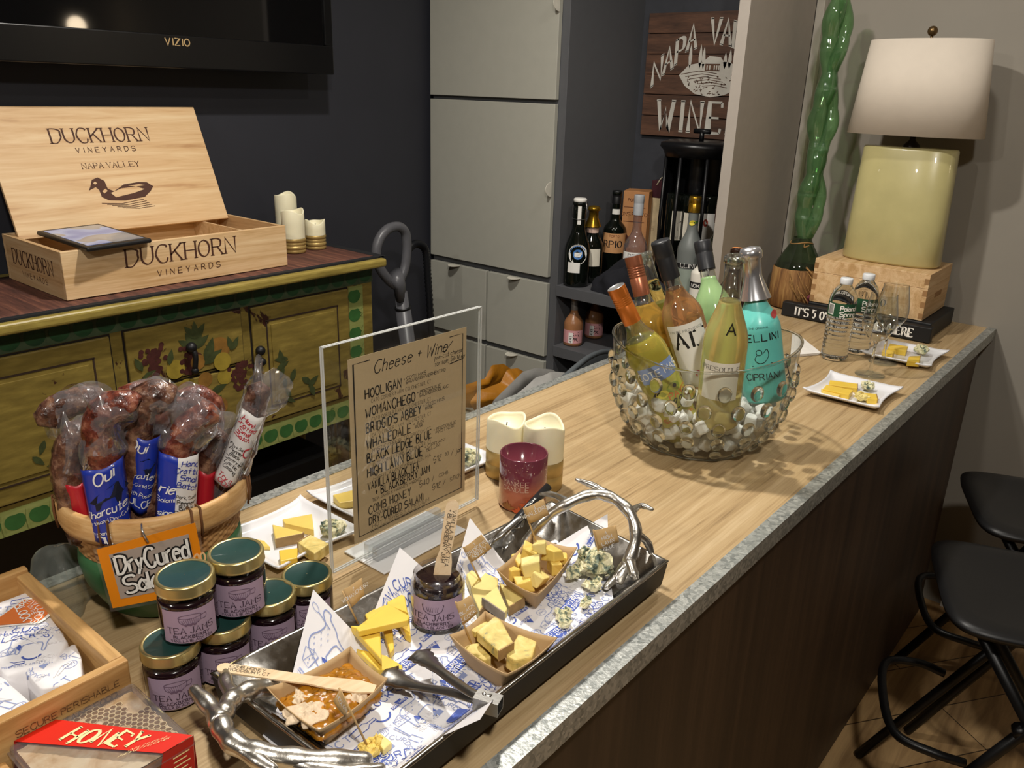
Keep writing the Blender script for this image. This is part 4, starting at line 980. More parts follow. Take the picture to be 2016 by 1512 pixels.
# ================================================================== bar stools
M_st = mat('black_steel', '0d0d0e', .38, var=0); M_seat = mat('black_seat', '131314', .42, var=0)
def stool(label, cx, cy_, rot):
    t = thing('bar_stool', label, 'bar stool', (cx, cy_, 0), (0, 0, rot), 'folding bar stools')
    def seat(u, v):
        X, Y = u*2-1, v*2-1; e = 5; k = (abs(X)**e+abs(Y)**e)**(1/e); m_ = max(abs(X), abs(Y)) or 1
        s_ = m_/k if k else 1
        return V((X*s_*.178*(1-.06*(Y+1)/2*-1), Y*s_*.172, .63-.018*(1-m_**2)+(.012*max(0, (-Y-.3))) - .012*max(0, m_-.85)/.15))
    MB().grid(seat, 24, 24).build('seat', M_seat, t, world=False, solid=.012)
    for sx in (-1, 1):
        x = .135*sx
        MB().tube([(x, -.12, .60), (x*1.1, .22, .01)], .0115, 10).build('leg', M_st, t, world=False)
        MB().tube([(x*.86, .11, .60), (x*1.02, -.28, .01)], .0115, 10).build('leg', M_st, t, world=False)
    MB().tube([(-.135, -.12, .605), (.135, -.12, .605)], .010, 8).tube([(-.116, .11, .605), (.116, .11, .605)], .010, 8).build('seat_rail', M_st, t, world=False)
    for z, k in ((.30, .5),):
        y = lerp(-.12, .27, (.60-z)/.59); MB().tube(spline([(-.145, y, z), (-.15, y+.06, z+.01), (-.12, y+.13, z+.012), (0, y+.145, z+.012), (.12, y+.13, z+.012), (.15, y+.06, z+.01), (.145, y, z)], 6), .0095, 10).build('footrest', M_st, t, world=False)
    MB().tube([(-.125, -.2, .14), (.125, -.2, .14)], .009, 8).build('stretcher', M_st, t, world=False)
    for sx in (-1, 1): MB().tube([(.127*sx, .0, .40), (.150*sx, .0, .40)], .014, 10).build('pivot', M_st, t, world=False)
    return t
st0 = stool('black folding bar stool nearer the camera beside the bar front', 1.775, .085, .36)
dup(st0, 'black folding bar stool farther along, next to the grey wall', (2.225, .125, 0), (0, 0, .38))
# ================================================================== near end of the bar
# ---- pine crate of wrapped cheese
cc = thing('cheese_crate', 'small open wooden crate holding paper-wrapped cheeses at the left end of the bar', 'crate', (.15, .83, CT+.001))
M_cratew = wood('crate_wood', [(.3, 'a67f4c'), (.5, 'c69c62'), (.7, 'd8b47c')], (20, 2, 20), 1.3, .6, .3, .2, 1.2)
M_cratex = wood('crate_wood_x', [(.3, '9a7140'), (.5, 'b98d54'), (.7, 'cfa76e')], (2, 20, 20), 1.3, .6, .3, .2, 1.2)
X0, X1, Y0, Y1, Z0, Z1 = -.16, .290, .718, .966, CT+.001, CT+.072
MB().box(X1-.014, X1, Y0+.0115, Y1-.0115, Z0, Z1).build('right_side', M_cratew, cc, bevel=.0015)
MB().box(X0, X0+.014, Y0+.0115, Y1-.0115, Z0, Z1).build('left_side', M_cratew, cc, bevel=.0015)
MB().box(X0, X1, Y0, Y0+.011, Z0, Z1).build('front_side', M_cratex, cc, bevel=.0015)
MB().box(X0, X1, Y1-.011, Y1, Z0, Z1+.004).build('back_side', M_cratex, cc, bevel=.0015)
MB().box(X0+.0145, X1-.0145, Y0+.0115, Y1-.0115, Z0, Z0+.006).build('bottom', M_cratex, cc)
fr = plane((X1-.012, Y0-.0006, Z0), (1, 0, 0), (0, 0, 1))
MB().text('SECURE PERISHABLE', fr, 0, .048, .0065, .12, 0, 'sans', 'r', sp=1.6).text('CONTAINS FOOD', fr, -.004, .036, .0065, .12, 0, 'sans', 'r', sp=1.2).build('stamped_lettering', mat('faded_stamp', '6e4e2e', .8), cc)
# ---- printed cheese paper: motif stamps drawn onto a sheet
M_sheet = mat('white_cheese_paper', 'eae8ea', .65, var=.015, bmp=.08, bsc=60)
M_pblue = mat('paper_blue_print', '4a5fae', .7, var=0); M_pgrey = mat('paper_pale_print', '8f9cc8', .7, var=0)
def stamp(mb, kind, fn, x, y, s, rot, b=0, g=1, wht=2):
    c, d = cos(rot), sin(rot); F = lambda a, q: fn(x+(a*c-q*d)*s, y+(a*d+q*c)*s)
    F2 = F
    if kind == 'badge' or kind == 'badge2':
        t1, t2 = ('WHEN IN', 'ROMANO') if kind == 'badge' else ('CURD YOUR', 'ENTHUSIASM')
        w_ = .42 if kind == 'badge' else .62; r_ = .12
        P = arc(w_-r_, .26-r_, r_, 0, pi/2, 4)+arc(-w_+r_, .26-r_, r_, pi/2, pi, 4)+arc(-w_+r_, -.26+r_, r_, pi, 1.5*pi, 4)+arc(w_-r_, -.26+r_, r_, 1.5*pi, 2*pi, 4)
        mb.poly(P, b, F); F3 = lambda a, q: F(a, q)+V((0, 0, .00025))
        mb.text(t1, F3, 0, .03, .17, .17, wht, 'sans', 'c', wx=.9, sp=1.6).text(t2, F3, 0, -.2, .17, .17, wht, 'sans', 'c', wx=.9, sp=1.4)
    elif kind == 'block':
        mb.text('NEW CURDS', F, 0, .2, .22, .13, b, 'sans', 'c', arcr=1.0, sp=2.6).text('ON THE', F, 0, .08, .12, .13, b, 'sans', 'c', sp=2.4).text('BLOCK', F, 0, -.2, .22, .14, b, 'sans', 'c', sp=2.6)
    elif kind == 'house':
        mb.text('HOUSE OF CURDS', F, 0, .3, .15, .12, g, 'sans', 'c', arcr=.42, sp=2.4); mb.poly([(-.16, -.1), (-.13, .1), (.14, .14), (.17, -.06)], g, F)
    elif kind == 'ct': mb.text('CT', F, 0, -.15, .34, .13, g, 'sans', 'c', sp=3)
    elif kind == 'sheep':
        mb.ribbon(spline([(-.5, -.1, 0), (-.5, .15, 0), (-.3, .3, 0), (.0, .28, 0), (.22, .32, 0), (.3, .5, 0), (.42, .55, 0), (.5, .42, 0), (.42, .34, 0), (.42, .12, 0), (.36, -.05, 0), (.38, -.42, 0), (.3, -.42, 0), (.24, -.1, 0), (-.1, -.14, 0), (-.2, -.2, 0), (-.22, -.48, 0), (-.3, -.48, 0), (-.34, -.2, 0), (-.42, -.46, 0), (-.5, -.44, 0)], 3, True), .028, F, g, True)
        mb.leaf(-.3, -.12, .28, .12, -1.3, F, b)
        for k in range(9): mb.ribbon([(-.42+.08*k, .05+.09*(k % 3)), (-.38+.08*k, .07+.09*(k % 3))], .02, F, g)
    elif kind == 'knife':
        mb.ribbon([(-.08, -.5), (-.14, -.1), (.06, -.1), (.12, -.5)], .022, F, g, True); mb.ribbon([(-.04, -.1), (-.06, .5), (.02, .5), (.0, -.1)], .022, F, g)
    elif kind == 'wheel':
        mb.ribbon([(.26*cos(a), .2*sin(a)) for a in [2*pi*i/14 for i in range(14)]], .022, F, g, True)
        for k in range(5): mb.ribbon([(-.15+.07*k, -.08+.05*(k % 2)), (-.11+.07*k, .06)], .02, F, g)
    elif kind == 'wedge':
        mb.ribbon([(-.3, -.2), (-.3, .1), (.1, .28), (.32, .0), (.32, -.2)], .024, F, g, True); mb.ribbon([(-.3, .06), (.32, -.02)], .02, F, g)
        for k in range(4): mb.ell(-.18+.13*k, -.08+.04*(k % 2), .03, .025, F, g, n=7)
    elif kind == 'bottle':
        mb.ribbon([(-.45, -.1), (-.45, .1), (.1, .14), (.22, .05), (.5, .05), (.5, -.05), (.22, -.05), (.1, -.14)], .024, F, b, True)
    elif kind == 'logo':
        mb.ribbon([(.3*cos(a), .3*sin(a)) for a in [3.4+2.6*i/10 for i in range(11)]], .07, F, b)
        mb.text('PROPERLY ARTISANAL', F, 0, -.62, .10, .12, g, 'sans', 'c', sp=2)
    elif kind == 'banner':
        mb.poly([(-.4, -.1), (-.4, .06), (-.1, .06), (-.1, .16), (.2, .16), (.2, .06), (.4, .06), (.4, -.1)], b, F); mb.text('BRIE MINE', lambda a, q: F(a, q)+V((0, 0, .00025)), 0, -.06, .11, .16, wht, 'sans', 'c', sp=1.6)
    elif kind == 'spoon':
        mb.ribbon([(.1*cos(a), .3+.16*sin(a)) for a in [2*pi*i/10 for i in range(10)]], .022, F, g, True); mb.ribbon([(0, .14), (.02, -.45)], .035, F, g)
    elif kind == 'tri':
        mb.poly([(-.3, .25), (.32, .25), (.05, -.25)], b, F); mb.text('BRIE', lambda a, q: F(a, q)+V((0, 0, .00025)), 0, .05, .15, .16, wht, 'sans', 'c')
KINDS = ['sheep', 'badge2', 'house', 'knife', 'badge', 'wedge', 'block', 'wheel', 'ct', 'bottle', 'logo', 'banner', 'spoon', 'tri', 'wheel', 'wedge']
def pattern(mb, fn, x0, x1, y0, y1, step=.030, rot=0, ok=None, seed=0, b=0, g=1, wht=2):
    rnd = random.Random(seed); i = seed; r = 0; y = y0+step*.5
    while y < y1:
        x = x0+step*(.5 if r % 2 else .95)*1.0
        while x < x1:
            k = KINDS[i % len(KINDS)]; i += 1
            sc = {'sheep': .040, 'badge': .030, 'badge2': .032, 'block': .036, 'house': .034, 'logo': .030, 'knife': .034, 'bottle': .034, 'banner': .028}.get(k, .026)
            if ok is None or ok(x, y): stamp(mb, k, fn, x, y, sc, rot+rnd.uniform(-.15, .15), b, g, wht)
            x += step*1.25
        y += step; r += 1
        i += 3
def parcel(label, px, z, h, seed, pat=True, rot=0, sticker=False, top=.9, zb=None):
    pts = [at(x, y, z+h) for x, y in px]; c = sum(pts, V())/len(pts)
    if sum(a.x*b.y-b.x*a.y for a, b in zip(pts, pts[1:]+pts[:1])) < 0: pts = pts[::-1]
    # rounded outline
    P = spline([(p.x, p.y, 0) for p in pts for _ in (0,)], 1, True)
    Q = []
    n = len(pts)
    for i in range(n):
        a, b, d = pts[i-1], pts[i], pts[(i+1) % n]
        for t_ in (.20, .05): Q.append(b.lerp(a, t_))
        for t_ in (.05, .20): Q.append(b.lerp(d, t_))
    mb = MB(); m = len(Q); secs = [(0, .93), (.12, .96), (.6, .96), (.85, .955), (.96, .94), (1.0, .90), (1.0, .6), (1.01, .3), (1.01, .02)]
    vs = []
    for zt_, k in secs: vs += [V((c.x+(p.x-c.x)*k, c.y+(p.y-c.y)*k, z+h*zt_)) for p in Q]
    fs = [(i*m+k, i*m+(k+1) % m, (i+1)*m+(k+1) % m, (i+1)*m+k) for i in range(len(secs)-1) for k in range(m)]
    fs.append(tuple((len(secs)-1)*m+k for k in range(m)))
    mb.add(vs, fs, 0, True); mb.noisy(.0016, 45, seed=seed)
    for i in range(m): mb.v[i].z = z
    t = thing('wrapped_cheese', label, 'wrapped cheese', (c.x, c.y, z), group='paper-wrapped cheeses in the crate')
    mb.build('paper_wrap', M_sheet, t)
    bv = mb.bvh(); f = drop(bv, .0005, z+h+.2)
    pm = MB(); xs = [p.x for p in pts]; ys = [p.y for p in pts]
    def inside(x, y, k=.93):
        q = [(c.x+(p.x-c.x)*k, c.y+(p.y-c.y)*k) for p in pts]; r = False
        for (ax, ay), (bx_, by) in zip(q, q[1:]+q[:1]):
            if (ay > y) != (by > y) and x < (bx_-ax)*(y-ay)/(by-ay)+ax: r = not r
        return r
    pattern(pm, f, min(xs), max(xs), min(ys), max(ys), .0205, rot, inside, seed)
    if pm.f: pm.build('print', [M_pblue, M_pgrey, M_sheet], t)
    fold = MB()
    for k in range(2):
        a = .5+k; fold.ribbon([(c.x+.4*(xs[0]-c.x)+.004*k, c.y+.5*(ys[0]-c.y)), (c.x, c.y-.006*k), (c.x+.5*(xs[2 % n]-c.x), c.y+.4*(ys[2 % n]-c.y))], .0015, drop(bv, .0012, z+h+.2))
    fold.build('fold', M_sheet, t)
    if sticker:
        s = MB(); cs = at(*sticker, z+h); ang = rot+.35
        def F(x, y, o=.0022):
            X, Y = cs.x+x*cos(ang)-y*sin(ang), cs.y+x*sin(ang)+y*cos(ang); q = drop(bv, 0, z+h+.2)(X, Y); return V((X, Y, max(q.z, z+h*.97)+o))
        W_ = lambda k: [(-.034*k, 0)]+[(.004*k+.026*k*cos(a)-.004, .028*k*sin(a)) for a in [-1.25+2.5*i/12 for i in range(13)]]
        s.poly(W_(1.12), 1, F); s.poly(W_(1.0), 0, lambda x, y: F(x, y, .0027))
        G_ = lambda x, y: F(x, y, .0032); L_ = lambda u, v: G_(v, -u)
        s.text('NEW CURDS', L_, 0, .0135, .0068, .15, 1, 'sans', 'c', sp=1.6, arcr=.03).text('ON THE', L_, 0, .0075, .0042, .14, 1, 'sans', 'c').text('BLOCK', L_, 0, -.0035, .0085, .16, 1, 'sans', 'c', sp=1.4)
        s.build('orange_sticker', [mat('orange_sticker', 'dd7a3e', .5, var=.03), M_white], t, label='orange wedge-shaped sticker')
    return t
zb = CT+.0085
parcel('paper-wrapped cheese with orange wedge sticker, at back of the crate', [(-30, 1190), (62, 1155), (140, 1262), (118, 1300), (10, 1335), (-40, 1290)], zb, .05, 3, rot=-.5, sticker=(45, 1212))
parcel('folded wedge parcel of cheese lying at the front right of the crate', [(42, 1320), (148, 1262), (164, 1296), (166, 1338), (80, 1362)], zb, .048, 8, rot=.4)
parcel('large paper-wrapped cheese cut off by the left picture edge', [(-60, 1310), (10, 1330), (66, 1388), (10, 1420), (-70, 1440)], zb, .046, 13, rot=.2)
# ---- honeycomb box with red sleeve
hx0, hx1, hy0, hy1, hz0, hz1 = .174, .2905, .604, .7165, CT+.001, CT+.047
hn = thing('honeycomb_box', 'clear plastic box of honeycomb with diagonal red HONEY sleeve', 'honeycomb', ((hx0+hx1)/2, (hy0+hy1)/2, hz0))
MB().box(hx0, hx1, hy0, hy1, hz0, hz1).build('clear_box', film('clear_box_plastic', 'f4f1ec', 1.5, .06), hn, bevel=.004, seg=3)
MB().box(hx0-.0012, hx1+.0012, hy0-.0012, hy1+.0012, hz1-.010, hz1-.0085).build('lid_seam', film('clear_box_plastic', 'f4f1ec', 1.5, .06), hn, bevel=.0004)
mb = MB()
def comb(u, v):
    x, y = lerp(hx0+.005, hx1-.005, u), lerp(hy0+.005, hy1-.005, v); cap = noise.noise(V((x*45, y*45, 1)))
    return V((x, y, hz1-.0065+.0012*cap+(.0008*noise.noise(V((x*220, y*220, 2))))))
mb.grid(comb, 50, 50)
def combmat():
    m, nt, b, _ = nodes('capped_honeycomb'); v = coords(nt); n = tex(nt, v, 38, 5, .6, .4)
    nt.links.new(ramp(nt, n.outputs['Fac'], [(.3, 'b08f62'), (.48, 'cdb595'), (.62, 'd9cbb2')]), b.inputs['Base Color']); b.inputs['Roughness'].default_value = .6
    bump(nt, b, tex(nt, v, 130, 4).outputs['Fac'], .4, .001); return m
mb.build('comb_cap', combmat(), hn)
MB().box(hx0+.005, hx1-.005, hy0+.005, hy1-.005, hz0+.003, hz1-.009).build('honey_slab', mat('amber_honeycomb', 'a8691c', .35, var=.2, sc=60, sss=.2), hn)
mb = MB(); s3 = .0034
for i in range(-8, 9):
    for j in range(-14, 15):
        x = .283+(i+.5*(j % 2))*s3*1.75-.012; y = .705-.04+j*s3*1.5
        d_ = (x-.262)*.6+(y-.70)*.8
        wob = .006*noise.noise(V((x*60, y*60, 9)))
        if hx0+.01 < x < hx1-.006 and hy0+.02 < y < hy1-.004 and abs((hx1-x)*.55-(y-.655)*.35-.006+wob*2) < .011 :
            cz = comb((x-hx0-.005)/(hx1-hx0-.01), (y-hy0-.005)/(hy1-hy0-.01)).z+.0006
            P = [(x+s3*.8*cos(a), y+s3*.8*sin(a)) for a in [pi/6+pi/3*k for k in range(6)]]
            mb.poly(P, 1, lambda a, b, cz=cz: V((a, b, cz))); mb.ribbon([(x+s3*.95*cos(a), y+s3*.95*sin(a)) for a in [pi/6+pi/3*k for k in range(6)]], .0007, lambda a, b, cz=cz: V((a, b, cz+.0004)), 0, True)
if mb.f: mb.build('open_cells', [mat('pale_wax_cell', 'd6c29c', .6), mat('dark_cell', '6e4f2a', .6)], hn)
M_red = mat('red_sleeve', 'd4230f', .45, var=.03)
zs = hz1+.0007
tl, tr, br, bl = V((.217, hy1)), V((hx1, hy0)), V((.2610, hy0)), V((.180, hy1))
mb = MB().poly([(tl.x, tl.y, zs), (tr.x, tr.y, zs), (br.x, br.y, zs), (bl.x, bl.y, zs)][::-1])
mb.poly([(tr.x, hy0-.0008, zs), (br.x, hy0-.0008, zs), (br.x-.012, hy0-.0008, hz0), (tr.x-.003, hy0-.0008, hz0)], 1)
mb.poly([(tr.x+.0008, hy0, zs), (tr.x+.0008, hy0, hz0), (tr.x+.0008, hy0+.006, hz0), (tr.x+.0008, hy0+.0005, zs)], 1)
mb.poly([(bl.x, hy1+.0006, zs), (tl.x, hy1+.0006, zs), (tl.x-.008, hy1+.0006, hz0), (bl.x-.008, hy1+.0006, hz0)], 1)
sl = mb.build('red_sleeve', [M_red, mat('dark_red_sleeve', 'b01a12', .5)], hn)
ux = (br-bl).normalized(); uy = V((-ux.y, ux.x))
mid = (tl+tr+br+bl)/4; fs_ = lambda x, y: V((mid.x+ux.x*x+uy.x*y, mid.y+ux.y*x+uy.y*y, zs+.0007))
M_cream = mat('cream_print', 'f0dca4', .5, var=0)
mb = MB()
for i, ch in enumerate('HONEY'): 
    x = -.033+i*.0146
    g_ = lambda a, b, x=x: fs_(x+a*.8+b*.55, b*.9-a*.35-.008)
    mb.text(ch, g_, 0, -.002, .0185, .2, 0, 'serif', 'c', wx=.8)
g_ = lambda a, b: fs_(.040+a*.82+b*.4, b*.8+a*.62-.009)
mb.text('NATURAL', g_, 0, .005, .0048, .14, 0, 'serif', 'c', sp=1.2).text('HONEYCOMB', g_, .001, -.002, .0048, .14, 0, 'serif', 'c', sp=1.0)
fd = plane((br.x+.010, hy0-.0014, hz0+.035), (1, 0, -.0), (0, 0, 1))
for k in range(6): mb.ribbon([(-.002, -k*.0052), (.014-.003*(k % 2), -k*.0052)], .0014, fd)
mb.build('lettering', M_cream, sl)
wl = MB().box(-.05, .1695, .52, .714, CT+.001, CT+.036); tag(wl.build('pine_box', M_cratex, bevel=.003), 'pale pine box top at the very bottom left, beside the honeycomb', 'box')

# ---- salami basket
bc = V((.433, .916, CT+.001)); bk = thing('salami_basket', 'round bamboo basket with green lower bowl, full of salami sticks', 'basket', bc)
M_gpot = mat('green_lacquer', '3f6b45', .32, var=.1, sc=8)
MB().lathe([(.0005, .0), (.07, .0), (.074, .004), (.092, .04), (.0965, .065), (.094, .084), (.0005, .084)], 48).build('green_bowl', M_gpot, bk, world=False)
def weave(u, v):
    a = 2*pi*u; row = v*14; z = lerp(.085, .146, v); r = lerp(.094, .1035, v)+.0013*sin(36*a+pi*int(row))*abs(sin(pi*row))
    return V((r*cos(a), r*sin(a), z))
MB().grid(weave, 216, 56, wrap=True).grid(lambda u, v: V((lerp(.091, .1, v)*cos(-2*pi*u), lerp(.091, .1, v)*sin(-2*pi*u), lerp(.085, .146, v))), 48, 2, wrap=True).build('woven_side', wood('bamboo_weave', [(.3, '8a6038'), (.5, 'b0834f'), (.7, 'c9a06a')], (30, 30, 60), 2, .6, .3, .4), bk, world=False)
M_bam = wood('bamboo_rim', [(.3, 'b88a52'), (.5, 'd0a56c'), (.7, 'e0bc86')], (8, 8, 60), 2, .5, .2, .1)
MB().lathe([(.102, .122), (.1085, .121), (.1105, .128), (.1105, .150), (.108, .154), (.104, .154), (.1015, .150), (.1015, .13)], 64).build('rim_band', M_bam, bk, world=False)
for k in range(7):
    a = facing(bc)+k*2*pi/7+.35; mb = MB()
    for d_ in (-.008, .008): 
        aa = a+d_*6; mb.tube([((.1005)*cos(aa), .1005*sin(aa), .12), (.1012*cos(aa), .1012*sin(aa), .156), (.1115*cos(aa), .1115*sin(aa), .155), (.1125*cos(aa), .1125*sin(aa), .135), (.1105*cos(aa), .1105*sin(aa), .118)], .0016, 5)
    mb.build('rim_binding', mat('dark_rattan', '6a4526', .7, var=.2), bk, world=False)
nrm = V((-bc.x, -bc.y, 0)).normalized()
def onpl(px, py, k):
    o = V((bc.x, bc.y, 0))+nrm*k; d = ray(px, py); t = (o-EYE).dot(nrm)/d.dot(nrm); return EYE+d*t
def salmat(name, a, b, c):
    m, nt, bs, _ = nodes(name); v = coords(nt); n = tex(nt, v, 75, 4, .6, .3)
    nt.links.new(ramp(nt, n.outputs['Fac'], [(.34, a), (.5, b), (.64, c)]), bs.inputs['Base Color']); bs.inputs['Roughness'].default_value = .35; bs.inputs['Coat Weight'].default_value = .5
    bump(nt, bs, tex(nt, v, 95, 3).outputs['Fac'], .8, .004); return m
M_sal = salmat('red_salami', '3a1610', '6a3022', '96604a'); M_sal2 = salmat('dark_salami', '2e1a14', '5c3a2c', '8c6a54')
M_bag = film('vacuum_bag', 'f8f8fa', 3.2, .07, rough=.06)
M_lb = mat('royal_blue_label', '1f35a0', .4, var=.06, coat=.3); M_lr = mat('red_label', 'b41f2c', .4, var=.06, coat=.3); M_lw = mat('white_wrap_label', 'e2dfdc', .5, var=.04, coat=.2)
M_pred = mat('red_print', 'c03040', .6, var=0)
def rings(p, q, n): return [p.lerp(q, i/n) for i in range(n+1)]
def salami(label, k, path, quad, lab, bag, m=None, r=.0165, txt=(), split=None):
    base = onpl(*path[-1], k)
    t = thing('salami_pack', label, 'salami', base, group='salami sticks in the basket')
    pts = [onpl(x, y, k) for x, y in path]
    pth = spline(pts, 6); n = len(pth)
    rs = [r*(.35 if i == 0 else .8 if i == 1 else 1) for i in range(n)]
    mb = MB().tube(pth, rs, 16); mb.noisy(.0028, 90, seed=int(k*1000)+len(path)); mb.noisy(.0014, 230, seed=3); mb.build('sausage', m or M_sal, t)
    if quad:
        P = [onpl(x, y, k) for x, y in quad]; ctr = sum(P, V())/4
        wv = (P[1]-P[0]); W_ = wv.length; hv = (P[3]-P[0])
        def fl(u, v, o=0):
            p = P[0].lerp(P[1], u).lerp(P[3].lerp(P[2], u), v)
            bul = .017*max(0, 1-(2*u-1)**2)**.5
            return p+nrm*(bul+.0045+o)+V((0, 0, .0012*sin(u*9+v*7)))
        g = MB().grid(lambda u, v: fl(u, v), 20, 12, 0)
        if split: g.m = [0 if i//12 < 20*split else 1 for i in range(len(g.f))]
        lo = g.build('label', lab, t, solid=.0006)
        if txt:
            tb_ = {}
            H_ = (P[3]-P[0]).length
            for s, u0, v0, sz, wd, mm, sty, rt_ in txt:
                def F(x, y, u0=u0, v0=v0, rt_=rt_):
                    u = u0+(x*cos(rt_)-y*sin(rt_))/W_; v = v0+.03-(x*sin(rt_)+y*cos(rt_))/H_
                    return fl(u, v, .0012) if .02 < u < .98 and .01 < v < .99 else V((0, 0, -99))
                tb_.setdefault(mm.name, [MB(), mm])[0].text(s, F, 0, 0, sz*(.54 if len(s) > 7 else .70), wd, 0, 'sans', 'c', slant=.3 if sty == 'i' else 0)
            for b_, mm in tb_.values(): b_.build('lettering', mm, lo)
            if s and 'Oui' in [e[0] for e in txt]:
                bo = lambda x, y: fl((.52 if split is None and k > .06 else .28)+x/W_, .36-y/H_-(x*.22/H_ if k > .06 else 0), .0013)
                MB().poly([(-.020, -.002), (-.012, .005), (.004, .007), (.012, .009), (.020, .004), (.024, -.003), (.016, -.004), (.014, -.012), (.010, -.012), (.008, -.005), (-.006, -.005), (-.010, -.012), (-.014, -.012), (-.014, -.004)], 0, bo).build('boar_print', mat('navy_black_print', '10162c', .5, var=0), lo)
    if bag:
        B = [onpl(x, y, k) for x, y in bag]; c = sum(B, V())/len(B); nb = len(B); sd = len(path)*3+int(k*500)
        mb = MB()
        Bs = spline(B, 4, True); nb = len(Bs)
        for sg in (1, -1):
            def fn(u, v, sg=sg):
                i = int(u*nb) % nb; p = c.lerp(Bs[i], v)
                q = 1-v*v; dmin = min((p-x).length for x in pth[::3]); puff = max(0, 1-dmin/.035)
                return p+nrm*sg*(.004*q+.0185*puff*max(0, q)**.3)+noise.noise_vector(p*55+V((sd, sg, 0)))*.0045*(.3+v)
            mb.grid(fn, nb, 8, wrap=True)
        mb.build('clear_bag', M_bag, t)
    return t
W = M_wlab
salami('bent dark salami in clear bag lying at far left of the basket', -.03, [(96, 840), (104, 812), (138, 794), (182, 788), (205, 830), (215, 930), (225, 1010)], None, None, [(80, 810), (110, 780), (142, 757), (185, 755), (222, 770), (215, 840), (150, 858), (98, 862)], M_sal2)
salami('salami with no visible label behind the middle of the basket', -.06, [(238, 792), (265, 778), (296, 782), (310, 830), (305, 960)], None, None, [(205, 775), (240, 765), (300, 735), (345, 760), (350, 800), (290, 830), (220, 820)], M_sal)
salami('salami tucked behind the blue and white pack', -.02, [(352, 800), (375, 786), (405, 790), (415, 830), (400, 980)], None, None, [(340, 780), (365, 752), (388, 757), (410, 785), (425, 830), (380, 860), (340, 830)], M_sal)
salami('dark salami with pinkish red label at left of the basket', .03, [(170, 838), (142, 872), (130, 920), (145, 990), (165, 1060)], [(125, 946), (176, 934), (205, 1035), (152, 1045)], M_lr, [(120, 812), (140, 828), (172, 815), (190, 870), (180, 935), (126, 948), (124, 880)], M_sal2, txt=[('Charcuterie', .75, .62, .014, .12, mat('pink_print', 'd98a94', .6, var=0), 'i', .1)])
salami('dark red salami with plain red label at right of the basket', .02, [(432, 845), (416, 880), (402, 920), (395, 1000), (390, 1060)], [(384, 916), (424, 921), (418, 1020), (380, 1030)], M_lr, [(405, 800), (432, 808), (462, 815), (450, 860), (430, 925), (384, 918), (395, 860)], M_sal2, txt=[('Ch', .55, .7, .016, .14, W, 'i', 0), ('ition', .5, .9, .007, .12, W, 's', 0)])
salami('tall salami with white label standing at right of the basket', .03, [(512, 752), (503, 800), (488, 862), (465, 935), (440, 1020), (435, 1070)], [(476, 800), (521, 816), (462, 952), (418, 938)], M_lw, [(508, 698), (518, 706), (516, 732), (548, 730), (578, 765), (560, 795), (530, 812), (512, 850), (470, 958), (440, 1020), (415, 1020), (420, 940), (470, 800), (495, 740)], M_sal2, r=.0145,
       txt=[('Hand', .33, .10, .0075, .15, M_pred, 's', -.25), ('Crafted', .33, .17, .0075, .15, M_pred, 's', -.25), ('Small', .33, .24, .0075, .15, M_pred, 's', -.25), ('Batch', .33, .31, .0075, .15, M_pred, 's', -.25), ('Pork Salt', .33, .45, .0062, .12, M_ink, 's', -.25), ('Pepper', .33, .51, .0062, .12, M_ink, 's', -.25), ('Black', .33, .57, .0062, .12, M_ink, 's', -.25), ('Cayenne', .33, .63, .0062, .12, M_ink, 's', -.25), ('Lactic', .33, .69, .0062, .12, M_ink, 's', -.25), ('Casing', .33, .75, .0062, .12, M_ink, 's', -.25), ('Try it', .33, .88, .0075, .14, M_pred, 's', -.25), ('TODAY', .33, .95, .0075, .14, M_pred, 's', -.25), ('Ch', .85, .52, .018, .12, M_pred, 'i', -.2), ('ition', .85, .65, .008, .12, M_ink, 's', -.2)])
salami('dark salami with royal blue label in the middle of the basket', .055, [(340, 792), (308, 780), (278, 800), (266, 850), (272, 930), (285, 1000), (292, 1060)], [(255, 850), (316, 853), (298, 998), (252, 992)], M_lb, [(300, 745), (345, 765), (365, 790), (345, 830), (318, 855), (256, 852), (258, 810), (280, 770)], M_sal2, r=.019,
       txt=[('Oui', .2, .14, .018, .12, W, 'i', 0), ('charcuterie', .42, .5, .013, .13, W, 'i', 0), ('Dry-Cured Salami', .5, .61, .0075, .12, W, 's', 0), ('with Passion', .5, .74, .009, .12, W, 'i', 0), ('DULCE', .35, .88, .012, .16, W, 's', 0)])
salami('red salami with blue and white label reading Hand Crafted Small Batch', .07, [(424, 803), (402, 818), (372, 842), (352, 880), (346, 940), (345, 1040), (344, 1080)], [(312, 884), (391, 888), (382, 1042), (303, 1042)], [M_lb, M_lw], [(370, 775), (405, 785), (432, 812), (425, 850), (392, 888), (312, 885), (330, 840), (345, 800)], M_sal, split=.42,
       txt=[('Hand', .76, .09, .0098, .14, M_lb, 's', -.2), ('Crafted', .74, .18, .0098, .14, M_lb, 's', -.2), ('Small', .74, .27, .0098, .14, M_lb, 's', -.2), ('Batch', .72, .36, .0098, .14, M_lb, 's', -.2), ('Pork, Salt', .72, .48, .0072, .12, M_ink, 's', 0), ('Pepper', .72, .55, .0072, .12, M_ink, 's', 0), ('Black', .72, .61, .0072, .12, M_ink, 's', 0), ('Starter', .72, .68, .0072, .12, M_ink, 's', 0), ('Culture and', .72, .75, .0072, .12, M_ink, 's', 0), ('Casing', .72, .82, .0072, .12, M_ink, 's', 0), ('Try it', .72, .94, .0085, .14, M_ink, 's', 0), ('rie', .22, .42, .017, .13, W, 'i', 0), ('Salami', .2, .53, .008, .12, W, 's', 0), ('sion', .2, .7, .010, .13, W, 'i', 0)])
